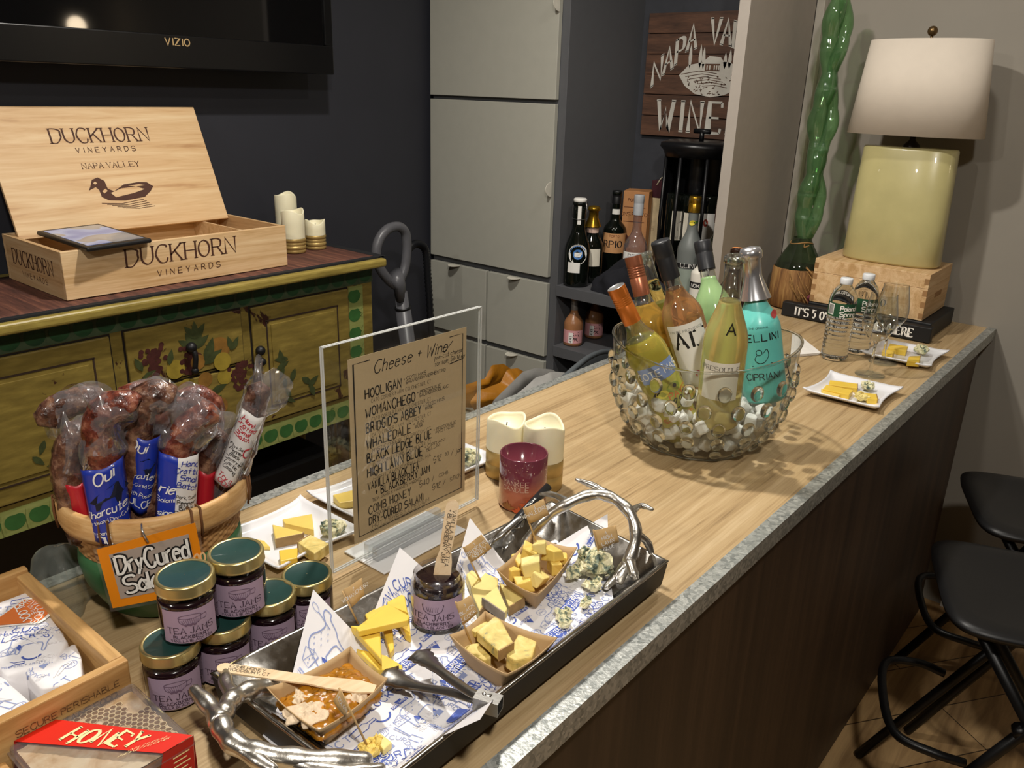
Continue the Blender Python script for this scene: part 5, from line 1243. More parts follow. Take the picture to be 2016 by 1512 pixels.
salami('bright red bent salami with blue Oui label at front left of the basket', .075, [(263, 808), (240, 797), (212, 806), (196, 838), (200, 885), (208, 920), (222, 1000), (226, 1075)], [(158, 920), (243, 893), (262, 1048), (185, 1058)], M_lb, [(155, 757), (190, 765), (235, 780), (268, 790), (270, 822), (248, 850), (243, 896), (160, 921), (160, 860), (172, 800)], M_sal, r=.0175,
       txt=[('Oui', .5, .15, .019, .13, W, 'i', .22), ('Charcuterie', .56, .56, .0165, .14, W, 'i', .22), ('Artisanal Dry-Cured', .55, .66, .0082, .12, W, 's', .22), ('Prepared With Passion', .6, .81, .0078, .13, W, 'i', .22), ('DULCE', .62, .94, .0135, .17, W, 's', .22)])
# hanging sign
fp = .121
sgT = [onpl(x, y, fp) for x, y in ((190, 1081), (384, 1028), (410, 1160), (222, 1196))]
ps = thing('price_sign', 'orange-framed hand-lettered Dry Cured Salami sign clipped to the basket', 'sign', sum(sgT, V())/4)
def sf(px_, o=0):
    a, b, c, d = sgT
    return lambda u, v: a.lerp(b, u).lerp(d.lerp(c, u), 1-v)+nrm*(.001+o)
MB().poly([sf(0)(-.03, -.06), sf(0)(1.03, -.06), sf(0)(1.03, 1.02), sf(0)(-.03, 1.02)]).build('clear_sleeve', film('clear_sleeve', 'f4f6f4', 1.2, .03), ps)
f0, f1, f2, f3 = sf(0, .0004), sf(0, .0008), sf(0, .0014), sf(0, .002)
MB().poly([(0, 0), (1, 0), (1, 1), (0, 1)], 0, f0).build('orange_border', mat('orange_card_border', 'e88a12', .5, var=.03), ps, solid=.0004)
MB().poly([(.10, .13), (.91, .13), (.91, .87), (.10, .87)], 0, f1).build('grey_card', mat('kraft_grey_card', 'a99b90', .7, var=.03), ps, solid=.0003)
mb = MB(); asp = (sgT[1]-sgT[0]).length/(sgT[3]-sgT[0]).length
TF = lambda f: (lambda x, y: f(.14+x/asp, .14+y))
for mi, wd, f in ((0, .30, TF(f2)), (1, .14, TF(f3))):
    mb.text('DryCured', f, .0, .40, .28, wd, mi, 'sans', 'l', sp=1.1, wx=.60).text('Salami', f, .05, .07, .27, wd, mi, 'sans', 'l', sp=1.1, wx=.72)
mb.text('$12.00', TF(f2), .80, .30, .12, .22, 2, 'sans', 'l')
mb.build('lettering', [M_ink, M_white, mat('cream_orange', 'f0c088', .6)], ps)
MB().tube(spline([f3(.50, .92), f3(.49, 1.0)+nrm*.004, f3(.47, 1.12)+nrm*.001, f3(.47, 1.13)-nrm*.012], 4), .0012, 6).build('clip', mat('steel_clip', 'b9bbbd', .25, .9, var=0), ps)
# spare plastic bag by the basket
pg = MB(); c0 = at(165, 1190, CT)
def bagf(u, v):
    a = 2*pi*u; ph = v*pi*.5; rr = (.032+.008*sin(3*a+1))*cos(ph)**.6
    return V((c0.x-.012+rr*cos(a)*1.0, c0.y+.02+rr*sin(a)*1.2, CT+.001+.075*sin(ph)))
pg.grid(bagf, 32, 12, wrap=True).noisy(.004, 40); pg.v = [V((p.x, p.y, max(p.z, CT+.001))) for p in pg.v]
tag(pg.build('plastic_bag', film('cloudy_plastic', 'e8ebe8', 1.2, .2, hazecol='9aa09a')), 'cloudy crumpled plastic bag between the salami basket and the crate', 'bag')

# ---- jars of tea jam
M_jam = mat('blackberry_jam', '1b0c12', .12, var=.1, coat=.6); M_lid = mat('gold_lid', 'c6b67e', .3, .85, var=.06); M_lidt = mat('dark_green_lid_top', '22403c', .3, var=.12, sc=50, coat=.4)
M_lil = mat('lilac_label', 'a58fa4', .6, var=.05, sc=20); M_lprint = mat('plum_print', '3a2838', .7, var=0)
def jar(label, p, lid=True, grp='stacked jars of tea jam'):
    t = thing('jam_jar', label, 'jar', p, (0, 0, facing(p)), grp); t.scale = (.87, .87, .87)
    r = .0335; H = .066
    MB().lathe([(.0005, .003), (r*.8, .001), (r*.95, .003), (r, .008), (r, .052), (r*.97, .057), (.0005, .057)], 40).build('jam_filled_glass', M_jam, t, world=False)
    if lid:
        MB().lathe([(r*.975, .0575), (r*.93, .062), (r*.93, .065)], 40).build('glass_neck', M_clear, t, world=False)
        l = MB().lathe([(r*.95, .0635), (r*1.01, .0640), (r*1.03, .066), (r*1.01, .0675), (r*1.01, .0775), (r*.985, .0795), (r*.9, .0797), (r*.87, .079)], 48).build('lid', M_lid, t, world=False)
        MB().lathe([(r*.88, .0788), (r*.86, .0786), (.0005, .0784)], 40).build('lid_top', M_lidt, l, world=False)
    f = cyl(r+.0005); lo = MB().grid(lambda u, v: f(lerp(-.034, .034, u), lerp(.006, .050, v)), 32, 1).build('label', M_lil, t, world=False)
    f = cyl(r+.001); mb = MB().text('TEA JAMS', f, 0, .0195, .0078, .14, 0, 'serif', 'c', sp=1.6, wx=.95).text('BLACKBERRY', f, 0, .0125, .0042, .16, 0, 'sans', 'c', sp=2.2).text('VANILLA BLACK TEA', f, 0, .0078, .0034, .15, 0, 'sans', 'c', sp=1.8)
    mb.ribbon([(-.02, .0182), (.02, .0182)], .0005, f)
    mb.build('lettering', M_lprint, lo, world=False)
    mb = MB()
    mb.ribbon([(.013*cos(a), .0415+.0028*sin(a)) for a in [2*pi*i/16 for i in range(16)]], .0006, f, 0, True).ribbon(spline([(-.013, .0415, 0), (-.011, .034, 0), (0, .030, 0), (.011, .034, 0), (.013, .0415, 0)], 4), .0008, f).ribbon(spline([(.012, .040, 0), (.019, .041, 0), (.018, .035, 0), (.011, .035, 0)], 4), .0007, f)
    for k in range(9): mb.ribbon([(-.010+.0024*k, .0395-.0006*abs(k-4)), (-.007+.0019*k, .0325)], .0005, f)
    for k in range(5): mb.ell(-.005+.0025*k, .0305+.001*(k % 2), .0018, .0016, f, n=8)
    mb.build('teacup_sketch', mat('plum_sketch', '6d566c', .7, var=0), lo, world=False)
    return t
def jat(px, py, h): p = at(px, py, CT+h); return V((p.x, p.y, CT+.001))
j0 = jar('jam jar at the bottom left of the stack, nearest the honeycomb box', jat(334, 1262, .0695))
def jdup(lab, p): return dup(j0, lab, p, (0, 0, facing(p)))
p2 = jat(437, 1217, .0695); p3 = jat(530, 1166, .0695); p4 = jat(604, 1129, .0695)
pj0 = V(j0.location)
jdup('jam jar in the middle of the bottom row, under both upper jars', p2); jdup('jam jar behind the tray corner, supporting the upper right jar', p3); jdup('jam jar with dark green lid at right end of the row, by the menu', p4)
pa = jat(363, 1130, .140); pa.z = CT+.0715; pb = jat(464, 1085, .140); pb.z = CT+.0715
jdup('jam jar stacked on top at left, in front of the salami sign', pa); jdup('jam jar stacked on top at right, beside the white cheese plate', pb)

# ---- cheese plates behind the menu
plate('white plate of five cheese pieces just left of the menu stand', .536, .680, .822, .968)
plate('white plate half hidden behind the left side of the menu', .695, .845, .826, .972)
plate('white plate showing past the right side of the menu, by the candles', .855, 1.005, .838, .974)
slab('pale yellow cheese wedge at back of the plate left of the menu', [(556, 1022), (614, 1011), (618, 1043), (560, 1030)], pz, .011, M_cheese)
slab('thick golden cheese wedge with rind in the middle of the plate left of the menu', [(536, 1032), (597, 1047), (595, 1050), (542, 1061)], pz, .014, M_cheese, edges=(1, 2))
slab('marbled blue-veined square on the plate left of the menu', [(586, 1068), (611, 1052), (648, 1070), (619, 1090)], pz, .016, M_ledge, edges=(0,))
slab('small yellow cheese block at front of the plate left of the menu', [(549, 1083), (586, 1078), (585, 1098), (552, 1105)], pz, .013, M_cheese3)
slab('thin pale slice at left edge of the plate, beside the basket', [(490, 1058), (520, 1064), (532, 1076), (498, 1075)], pz, .006, M_cheese)
crumb('crumbled blue cheese at right of the plate left of the menu', 655, 1050, pz, .016, seed=7)
slab('yellow cheese slice seen through the clear left edge of the menu stand', [(655, 974), (700, 963), (702, 985), (668, 990)], pz, .012, M_cheese)
crumb('blue cheese crumble seen past the right edge of the menu', 922, 908, pz, .018, seed=9)

# ---- acrylic menu stand
ms = thing('menu_stand', 'clear acrylic stand with handwritten Cheese + Wine menu on kraft paper', 'menu', (.72, .77, CT+.001))
mx0, mx1, mz0, mz1 = .582, .866, CT+.013, 1.253
M_acr = film('acrylic_sheet', 'fbfcfb', 1.3, 0)
M_edge = mat('bright_acrylic_edge', 'e9ebe8', .15, var=0, trans=.35)
for y in (.7662, .7722):
    MB().poly([(mx0, y, mz0), (mx1, y, mz0), (mx1, y, mz1), (mx0, y, mz1)]).build('acrylic_panel', M_acr, ms)
mb = MB()
for y0, y1 in ((.7660, .7684), (.7700, .7724)):
    mb = MB().box(mx0, mx1, y0, y1, mz1-.001, mz1).box(mx0-.0004, mx0+.0006, y0, y1, mz0, mz1).box(mx1-.0006, mx1+.0004, y0, y1, mz0, mz1).box(mx0, mx1, y0, y1, mz0, mz0+.001); mb.build('panel_edge', M_edge, ms)
M_kraft = mat('kraft_menu_paper', 'c2ab86', .75, var=.02, sc=200)
px0, px1, pz0, pz1 = .621, .837, .968, 1.228
MB().box(px0, px1, .7690, .7694, pz0, pz1).build('paper', M_kraft, ms)
pp = ms.children[-1]
Mf = plane((px0, .7687, pz0), (1, 0, 0), (0, 0, 1)); PW, PH = px1-px0, pz1-pz0
mb = MB()
e = .008
mb.ribbon([(.075*PW*4*.55, PH-e), (e, PH-e), (e, e), (PW-e, e), (PW-e, PH-e), (PW-.035, PH-e)], .0013, Mf)
def T(s, x, y, sz, wd=.1, wf=None, j=.25, sl=0, sp=1.8):
    n0 = sum((GL[c][0] if c in GL else 3-sp)+sp for c in s)-sp; wx = 1.0
    if wf: 
        g = sum(GL[c][0] for c in s if c in GL); wx = max(.4, (wf*PW/(sz/8)-(n0-g))/g)
    mb.text(s, Mf, x*PW, PH-y*PH, sz, wd, 0, 'sans', 'l', sp=sp, jit=j, slant=sl, wx=wx)
T('Cheese + Wine', .19, .105, .0165, .085, .62, .12, .28, 2.0); mb.ribbon(spline([(.77*PW, PH-.10*PH, 0), (.80*PW, PH-.10*PH, 0), (.87*PW, PH-.055*PH, 0)], 4), .0013, Mf)
T('pre-cut cheese', .70, .135, .0066, .10, .26, .2, .2); T('for sale, $8-14 ea', .70, .170, .0066, .10, .28, .2, .2); mb.ribbon([(.84*PW, PH-.183*PH), (.97*PW, PH-.175*PH)], .0014, Mf)
for y, nm, wf, sub_, w1_, w2_ in ((.225, 'HOOLIGAN', .29, 'CATO CORNER FARM. COLCHESTER, CT', '+ COTE MAS', 'SAUVIGNON/VERMENTINO'), (.325, 'WOMANCHEGO', .405, 'CATO CORNER FARM. COLCHESTER, CT', '+ PRESQUILE', 'SAUVIGNON BLANC'), (.410, "BRIDGID'S ABBEY", .457, 'CATO CORNER FARM. COLCHESTER, CT', '+ COTE MAS', 'ROSE'), (.495, 'WHALEDALE', .367, 'MYSTIC CHEESE CO, GROTON, CT', '+ AIX', 'ROSE'), (.575, 'BLACK LEDGE BLUE', .55, 'CATO CORNER FARM, COLCHESTER, CT', '+ PRESQUILE', 'PINOT NOIR'), (.655, 'HIGH LAWN BLUE', .466, 'HIGH LAWN FARM, LEE, MA', '+ CIPRIANI', 'BELLINI')):
    T(nm, .12, y, .0128, .14, wf, .22, 0, 1.5)
    T(w1_, .14+wf, y-.030, .0046, .13, .035*len(w1_)*.55, .2); T(w2_, .16+wf, y-.010, .0046, .13, .035*len(w2_)*.5, .2); T(sub_, .165, y+.030, .0050, .085, .50, .15, 0, 2.2)
T('VANILLA BLACK TEA', .12, .728, .0112, .135, .43, .2, 0, 1.5); T('+ BLACKBERRY JAM', .18, .775, .0112, .135, .47, .2, 0, 1.5); T('TEA JAMS X HARNEY + SONS', .15, .802, .0046, .1, .42); T('$12', .69, .735, .0095, .1); T('50', .80, .722, .0055, .11); T('/ jar', .86, .735, .0085, .1)
T('COMB HONEY', .12, .865, .0118, .14, .36, .22, 0, 1.6); T('WOODBURY, CT', .15, .890, .0046, .1, .22); T('$40 /', .56, .845, .0095, .095); T('COMB', .74, .838, .0052, .1)
T('DRY-CURED SALAMI', .12, .930, .0112, .14, .47, .22, 0, 1.5); T('$12 /', .68, .900, .0095, .095); T('STICK', .85, .895, .0058, .1); T('HOT / SWEET / MEDIUM', .145, .954, .0056, .085, .5, .15, 0, 2.4); T('OUI CHARCUTERIE, WOODBRIDGE, CT', .13, .977, .0046, .09, .48, .15, 0, 2)
mb.build('handwriting', M_ink, pp)
MB().box(.636, .797, .728, .812, CT+.001, CT+.004).build('white_base', mat('white_base_plastic', 'e3e3e2', .25, var=0, coat=.4), ms, bevel=.0014)
for y0, y1 in ((.755, .7655), (.7728, .783)): MB().box(.648, .79, y0, y1, CT+.0042, CT+.024).build('clamp_bar', film('clear_acrylic_bar', 'f2f4f4', 3.0, .16), ms, bevel=.001)

# ---- candles on the bar
p = at(1073, 955, CT); p = V((.992, .738, CT+.001)); candle('ivory candle with gold base in front of its twin, behind the red jar candle', p, .0335, .118, .052, .6, 'ivory candles on the bar', rings=False)
p = V((.985, .812, CT+.001)); candle('ivory candle standing behind its twin on the bar, mostly hidden', p, .033, .108, .05, 2.0, 'ivory candles on the bar', rings=False)
rp_ = V((.921, .722, CT+.001)); rc = thing('jar_candle', 'burgundy glass jar candle with autumn leaves, next to the ivory candles', 'candle', rp_, (0, 0, facing(rp_)))
def redglass():
    m, nt, b, _ = nodes('autumn_glass'); tc = nt.nodes.new('ShaderNodeTexCoord'); sp_ = nt.nodes.new('ShaderNodeSeparateXYZ'); nt.links.new(tc.outputs['Object'], sp_.inputs[0])
    mr = nt.nodes.new('ShaderNodeMapRange'); mr.inputs[1].default_value = 0; mr.inputs[2].default_value = .09; nt.links.new(sp_.outputs[2], mr.inputs[0])
    nt.links.new(ramp(nt, mr.outputs[0], [(.0, 'a8593a'), (.35, 'b0604a'), (.6, '7a3844'), (1, '6a3340')]), b.inputs['Base Color']); b.inputs['Roughness'].default_value = .12; b.inputs['Coat Weight'].default_value = .6; return m
M_rg = redglass()
R_ = .0375
MB().lathe([(.0005, .002), (R_*.9, .0), (R_, .004), (R_, .088), (R_-.0012, .0895), (R_-.0026, .088), (R_-.0026, .052), (.0005, .05)], 48).build('glass', M_rg, rc, world=False)
MB().lathe([(R_-.003, .0505), (.0005, .0505)], 32).build('wax', mat('burgundy_wax', '6f2f33', .5), rc, world=False)
f = cyl(R_+.0005, None, .0); mb = MB().text('YANKEE', f, -.012, .047, .0075, .10, 0, 'sans', 'c', sp=2).text('CANDLE', f, -.012, .0375, .0075, .10, 0, 'sans', 'c', sp=2)
for k in range(46): mb.ell(R.uniform(-.055, .055), R.uniform(.055, .085), .0007, .0007, f, n=6)
mb.build('lettering', mat('pale_gold_print', 'd9b9a6', .5, var=0), rc, world=False)
mb = MB()
for cx, cz, s_, mi in ((.016, .017, 1.1, 0), (-.025, .012, .7, 1), (.03, .008, .8, 1), (-.005, .008, .6, 0)):
    for k in range(5): mb.leaf(cx, cz-.006, .02*s_*(1 if k % 2 == 0 else .8), .008*s_, pi/2+(k-2)*.62, f, mi)
mb.build('leaf_print', [mat('orange_leaf_print', 'c0562e', .5, var=.2), mat('brown_leaf_print', '8a5a30', .5, var=.2)], rc, world=False)

# ---- glass bowl of iced bottles
gc = V((1.345, .645, CT+.001)); gb = thing('ice_bowl', 'large bubbled glass bowl full of ice and wine bottles', 'bowl', gc)
aL = radians(115.9)
prof = [(.0, .0), (.092, .0), (.1, .004), (.112, .014), (.137, .045), (.155, .085), (.163, .13), (.167, 1.0)]
def rimz(a): return .198+.010*cos(2*(a-aL))-.006*cos(a-aL)
def bowlf(u, v, inner=0):
    a = 2*pi*u; k = v*(len(prof)-1); i = min(int(k), len(prof)-2); q = k-i
    z0, z1 = prof[i][1], min(prof[i+1][1], rimz(a)); r = lerp(prof[i][0], prof[i+1][0], q)-inner; z = lerp(z0, z1, q)
    return V((max(r, .0004)*cos(a), max(r, .0004)*sin(a), z+(inner*2 if v < .3 else 0)))
mb = MB().grid(lambda u, v: bowlf(u, v), 72, 28, 0, wrap=True)
M_bgl = film('bowl_glass', 'f3f5f1', 1.6, .02); M_knob = mat('glass_knob', 'f4f6f4', .0, trans=1, ior=1.42, var=0)
for row, (zk, rk, n, off) in enumerate(((.020, .117, 16, 0), (.050, .140, 17, .5), (.083, .155, 18, 0), (.117, .163, 18, .5), (.152, .167, 18, 0))):
    for k in range(n):
        a = 2*pi*(k+off)/n; s_ = .0125 if row else .0105; kk = Matrix.Translation((rk*cos(a), rk*sin(a), zk)) @ Matrix.Rotation(a, 4, 'Z') @ Matrix.Rotation((.75, .5, .3, .12, .03)[row], 4, 'Y')
        mb.sphere((0, 0, 0), s_, 9, 1, (.55, 1.0, 1.15), kk)
mb.tube([bowlf(i/72, 1) for i in range(72)], .0026, 8, 2, closed=True)
mb.tube([V((.098*cos(a), .098*sin(a), .003)) for a in [2*pi*i/60 for i in range(60)]], .003, 8, 2, closed=True)
mb.build('bubbled_wall', [M_bgl, M_knob, mat('solid_glass', 'f6f8f8', 0, trans=1, var=0)], gb, world=False)
ice = MB(); 
M_ice = mat('melting_ice', 'fafbf8', .2, trans=.35, ior=1.2, var=.04)
for k in range(330):
    z = R.uniform(.016, .118); rm = lerp(.085, .138, min(1, (z-.016)/.06))*R.random()**.5; a = R.uniform(0, 2*pi); s_ = R.uniform(.008, .013)
    Mx = Matrix.Translation((gc.x+rm*cos(a), gc.y+rm*sin(a), gc.z+z)) @ Euler((R.uniform(0, 3), R.uniform(0, 3), R.uniform(0, 3))).to_matrix().to_4x4()
    ice.box(-s_, s_, -s_, s_, -s_*.8, s_*.8, 0, Mx)
tag(ice.build('ice_cubes', M_ice, bevel=.004), 'heap of melting ice cubes in the glass bowl', 'ice', kind='stuff')
def wb(label, bx, by, bz, tx, ty, H, far=True, **kw):
    b = V((bx, by, bz)); d = aim(b, tx, ty, H, far); g = kw.pop('grp', 'wine bottles chilling in the ice bowl'); return bottle(label, b, kw.pop('r', .037), kw.pop('zs', .17), kw.pop('zn', .235), kw.pop('rn', .0145), H, kw.pop('mb'), d, grp=g, **kw)
G_or = liquid('straw_wine', 'd9cd62', 1.33, murk=.3); G_am = liquid('amber_wine', 'd6ac50', 1.33, murk=.3); G_ro = liquid('rose_wine', 'dda878', 1.33, murk=.25); G_gr = mat('cloudy_green_drink', 'a5c98e', .08, trans=.35, var=.03, coat=.5); G_ye = liquid('pale_yellow_wine', 'e6d58a', 1.33, murk=.35); G_sv = liquid('lemon_wine', 'e2dc9c', 1.33)
M_cl2 = film('clear_neck_glass', 'eef3ec', 5.0, .03)
M_oc = mat('orange_screw_cap', 'c8702a', .3, .45, var=.05); M_cc = mat('copper_screw_cap', 'a8674a', .3, .55, var=.05); M_bcap = mat('black_screw_cap', '26272a', .4, var=.03)
M_lbl = mat('sky_blue_label', '7f96c8', .5, var=.05); M_art = mat('lime_art_label', 'b3b04a', .5, var=.3, sc=45); M_orp = mat('orange_print', 'd4632a', .5, var=0)
wb('white wine with copper screw cap at left of the bowl', 1.3225, .6882, .9779, 1246, 505, .305, False, mb=G_am, mneck=M_cl2, level=.215, cap=(M_cc, .232, .0158, 'screw'), labs=[(.035, .13, .9, M_art, .1)])
wb('clear-necked green-yellow bottle leaning behind the copper-capped one', 1.4027, .6982, .9835, 1266, 497, .30, False, mb=G_sv, mneck=M_cl2, level=.245, labs=[(.05, .135, .9, M_paper, .3), (.18, .205, .5, mat('lime_small_label', 'c8c878', .6), .2, .027)], txt=[('TILE', .004, .11, .012, .12, M_ink, 'serif', .037, 1.6, .3)])
wb('rose wine with black cap and white AIX label in the bowl', 1.3426, .6197, 1.0044, 1300, 476, .325, False, mb=G_ro, mneck=M_cl2, level=.238, zs=.185, zn=.245, cap=(M_bcap, .258, .0165, 'plain'), labs=[(.06, .180, .95, M_wlab, .12)], txt=[('AIX', .004, .135, .030, .17, M_ink, 'sans', .037, 1.6, .12), ('VIN DE PROVENCE', 0, .166, .0045, .12, mat('grey_print', '8b8b88', .6), 'sans', .037, 3, .12), ('ROSE', .014, .08, .010, .2, M_pred, 'sans', .037, 1.6, .12)])
wb('pale green drink with black cap at the back of the bowl', 1.4268, .6212, .9972, 1383, 477, .31, True, mb=G_gr, mneck=M_cl2, level=.240, zs=.18, zn=.243, cap=(M_bcap, .255, .0165, 'plain'))
t = wb('turquoise bellini bottle with silver foil at right of the bowl', 1.3882, .5351, 1.0317, 1477, 488, .275, far=False, mb=mat('turquoise_sleeve', '6fd0c6', .3, var=.03, coat=.4), zs=.13, zn=.20, r=.039, cap=(mat('silver_foil', 'd2d2d6', .22, .85, var=.08), .185, .0155, 'foil'), txt=[('BELLINI', .004, .115, .0125, .15, M_ink, 'sans', .039, 2.4), ('THE ORIGINAL', .004, .137, .0036, .11, M_ink, 'sans', .039, 2.0), ('CIPRIANI', .004, .045, .0115, .13, M_ink, 'sans', .039, 1.6)])
f = cyl(.0402, None, facing(t.location)); mb = MB()
mb.ribbon([(.0+.005*cos(a), .095+.005*sin(a)) for a in [2*pi*i/12 for i in range(12)]], .0011, f, 0, True).ribbon(spline([(-.004, .09, 0), (-.008, .083, 0), (-.002, .076, 0), (.008, .077, 0), (.016, .088, 0), (.014, .1, 0), (.006, .092, 0)], 4), .0011, f).ribbon([(-.014, .071), (.022, .074)], .0012, f)
mb.ell(.036, .158, .008, .008, cyl(.037, None, facing(t.location)), 1); mb.build('emblem', [M_ink, mat('coral_seal', 'd85a5a', .5)], t, world=False)
wb('dark corked bottle standing on the bar behind the ice bowl, mostly hidden', 1.809, .812, CT+.001, 1452, 490, .285, grp=None, mb=mat('dark_spirit', '2a1a14', .1, var=0), cap=(mat('orange_cork', 'c47a3c', .6), .262, .0135, 'plain'))
wb('yellow wine with open clear neck and PRESQUILE label, centre front', 1.2629, .5669, 1.0119, 1447, 503, .30, far=False, mb=G_ye, mneck=M_cl2, level=.225, zs=.15, zn=.245, labs=[(.06, .128, .85, M_paper, -.05)], txt=[("PRESQU'ILE", 0, .113, .0078, .13, mat('grey_ink', '55504a', .6), 'serif', .037, 1.4, -.05), ('A', .008, .176, .02, .14, M_ink, 'sans', .0325)])
bf = list(C.objects)[-1]
t = wb('white wine with orange screw cap and blue COTE MAS label leaning left', 1.2737, .6298, .9704, 1213, 566, .30, far=False, mb=G_or, mneck=M_cl2, level=.20, cap=(M_oc, .232, .0158, 'screw'), labs=[(.125, .155, 1.0, M_lbl, .35), (.035, .1245, 1.0, M_art, .35)], txt=[('COTE MAS', 0, .134, .0125, .14, M_wlab, 'sans', .037, 1.6, .35), ('2022', -.002, .066, .017, .14, M_ink, 'sans', .037, 1.6, .35), ('SAUVIGNON', .0, .044, .0082, .15, M_orp, 'sans', .037, 1.4, .35), ('PAYS', .018, .085, .012, .14, M_orp, 'sans', .037, 1.6, .35)])
f = cyl(.0383, None, facing(t.location)+.35); mb = MB().ell(-.012, .1, .012, .008, f, 0).ell(.012, .104, .014, .009, f, 1).ell(.015, .106, .004, .004, cyl(.0386, None, facing(t.location)+.35), 2).leaf(-.03, .1, .02, .006, .4, f, 2); mb.build('label_art', [mat('yellow_art', 'd8c850', .5), mat('green_art', '8a9a3a', .5), M_ink], t, world=False)
cdz = MB(); a_, b_, c_, d_ = [atd(x, y, depth(gc)-.07) for x, y in ((1478, 800), (1532, 735), (1545, 770), (1490, 845))]
cd_ = thing('ice_card', 'white card with black handwriting tucked in the ice at right', 'card', a_)
MB().poly([a_, d_, c_, b_]).build('card', M_wlab, cd_, solid=.001)
nn = (d_-a_).cross(b_-a_).normalized(); nn = nn if nn.dot(EYE-a_) > 0 else -nn
MB().text('ROTH', lambda x, y: d_+(c_-d_).normalized()*(x+.012)+(a_-d_).normalized()*(y+.004)+nn*.001, 0, 0, .026, .09, 0, 'sans', 'l', jit=.3).build('lettering', M_ink, cd_)
# ================================================================== the cheese tray
TQ = [V((.352, .428)), V((.858, .428)), V((.886, .640)), V((.348, .668))]    # rim corners: front-left, front-right, back-right, back-left
FZ, RZ = CT+.0105, CT+.049
def tz(x, y):
    yb = lerp(TQ[3].y, TQ[2].y, (x-TQ[3].x)/(TQ[2].x-TQ[3].x)); z = FZ+.0022
    if y > yb-.034: z += (y-(yb-.034))*1.2
    if y < .462: z += (.462-y)*1.08
    if x > .835: z += max(0, (x-.835)*.9)
    return z
def thit(px, py, off=0.0):
    d = ray(px, py); lo = (CAMZ-(CT+.14))/-d.z; hi = (CAMZ-CT)/-d.z
    for k in range(80):
        t = lerp(lo, hi, k/79); p = EYE+d*t
        if p.z <= tz(p.x, p.y)+off: return p
    return p
def inset(k): 
    c = sum(TQ, V((0, 0)))/4; return [V((p.x+(k if p.x < c.x else -k), p.y+(k if p.y < c.y else -k))) for p in TQ]
def traymetal():
    m, nt, b, _ = nodes('cast_aluminium'); v = coords(nt)
    b.inputs['Metallic'].default_value = 1; n = tex(nt, v, 26, 6, .65)
    nt.links.new(ramp(nt, n.outputs['Fac'], [(.3, '9a9792'), (.7, 'c6c3bd')]), b.inputs['Base Color'])
    nt.links.new(ramp(nt, n.outputs['Fac'], [(.35, '6a6a6a'), (.7, '9a9a9a')]), b.inputs['Roughness']); bump(nt, b, tex(nt, v, 150, 3).outputs['Fac'], .12, .001); return m
M_tray = traymetal()
M_antler = mat('polished_antler_metal', 'd2cec6', .3, 1.0, var=.08, bmp=.35, bsc=45, bd=.004)
tr_ = thing('serving_tray', 'long silver metal tray with antler-shaped handles, lined with printed cheese paper', 'tray', (.61, .548, CT+.001))
def ringpts(k, z, sub=10):
    q = inset(k); out = []
    for a, b in zip(q, q[1:]+q[:1]):
        for i in range(sub): p = a.lerp(b, i/sub); out.append(V((p.x, p.y, z)))
    return out
rs = [ringpts(.012, CT+.001), ringpts(.004, CT+.012), ringpts(.0, RZ-.004), ringpts(-.001, RZ-.001), ringpts(.001, RZ), ringpts(.004, RZ-.001), ringpts(.034, FZ+.002), ringpts(.040, FZ)]
mb = MB(); n = len(rs[0]); mb.add([p for r in rs for p in r], [(i*n+k, i*n+(k+1) % n, (i+1)*n+(k+1) % n, (i+1)*n+k) for i in range(len(rs)-1) for k in range(n)]+[tuple(range(n))[::-1], tuple((len(rs)-1)*n+k for k in range(n))], 0, True)
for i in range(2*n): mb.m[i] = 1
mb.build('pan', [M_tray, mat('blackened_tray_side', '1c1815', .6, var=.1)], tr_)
def branch(mb, pts, r0, r1, ends=.75):
    P = spline([V(p) for p in pts], 7); m = len(P)
    rr = [lerp(r0, r1, i/(m-1))*(1+.10*sin(i*.9)) for i in range(m)]; rr[-1] *= .55
    mb.tube(P, rr, 12)
def hp3(px, py, h): return at(px, py, CT+h)
mb = MB()
main = [hp3(1212, 1148, .022), hp3(1236, 1108, .045), hp3(1252, 1055, .075), hp3(1240, 1010, .098), hp3(1205, 980, .108), hp3(1165, 974, .108), hp3(1120, 990, .098), hp3(1075, 1020, .075), hp3(1040, 1062, .045), hp3(1030, 1090, .024)]
branch(mb, main, .0085, .0075); 
branch(mb, [main[3], hp3(1262, 996, .098), hp3(1287, 1004, .098)], .006, .003)
branch(mb, [main[4], hp3(1172, 958, .115), hp3(1132, 943, .125)], .0068, .003)
branch(mb, [main[6], hp3(1090, 974, .095), hp3(1062, 973, .09)], .006, .003)
branch(mb, [hp3(1250, 1050, .078), hp3(1273, 1066, .066), hp3(1284, 1092, .05)], .0065, .0045)
branch(mb, [hp3(1238, 1100, .05), hp3(1246, 1125, .04), hp3(1252, 1142, .03)], .0075, .006)
branch(mb, [hp3(1236, 1108, .045), hp3(1212, 1135, .03), hp3(1190, 1160, .02)], .0075, .005)
o = mb.build('antler_handle', M_antler, tr_, sub=1)
mb = MB()
main = [hp3(545, 1350, .040), hp3(500, 1357, .052), hp3(462, 1374, .058), hp3(444, 1398, .060), hp3(436, 1425, .060), hp3(452, 1455, .060), hp3(492, 1478, .058), hp3(560, 1492, .052), hp3(640, 1498, .046), hp3(735, 1500, .036)]
branch(mb, main, .0098, .0105)
branch(mb, [main[4], hp3(412, 1390, .062), hp3(377, 1353, .066)], .0105, .0065)
branch(mb, [main[2], hp3(446, 1348, .056), hp3(443, 1318, .050)], .008, .0065)
branch(mb, [main[5], hp3(498, 1492, .058), hp3(545, 1520, .056)], .0085, .006)
branch(mb, [main[7], hp3(620, 1515, .046), hp3(700, 1520, .044), hp3(760, 1512, .04)], .008, .006)
mb.build('antler_handle', M_antler, tr_, sub=1)
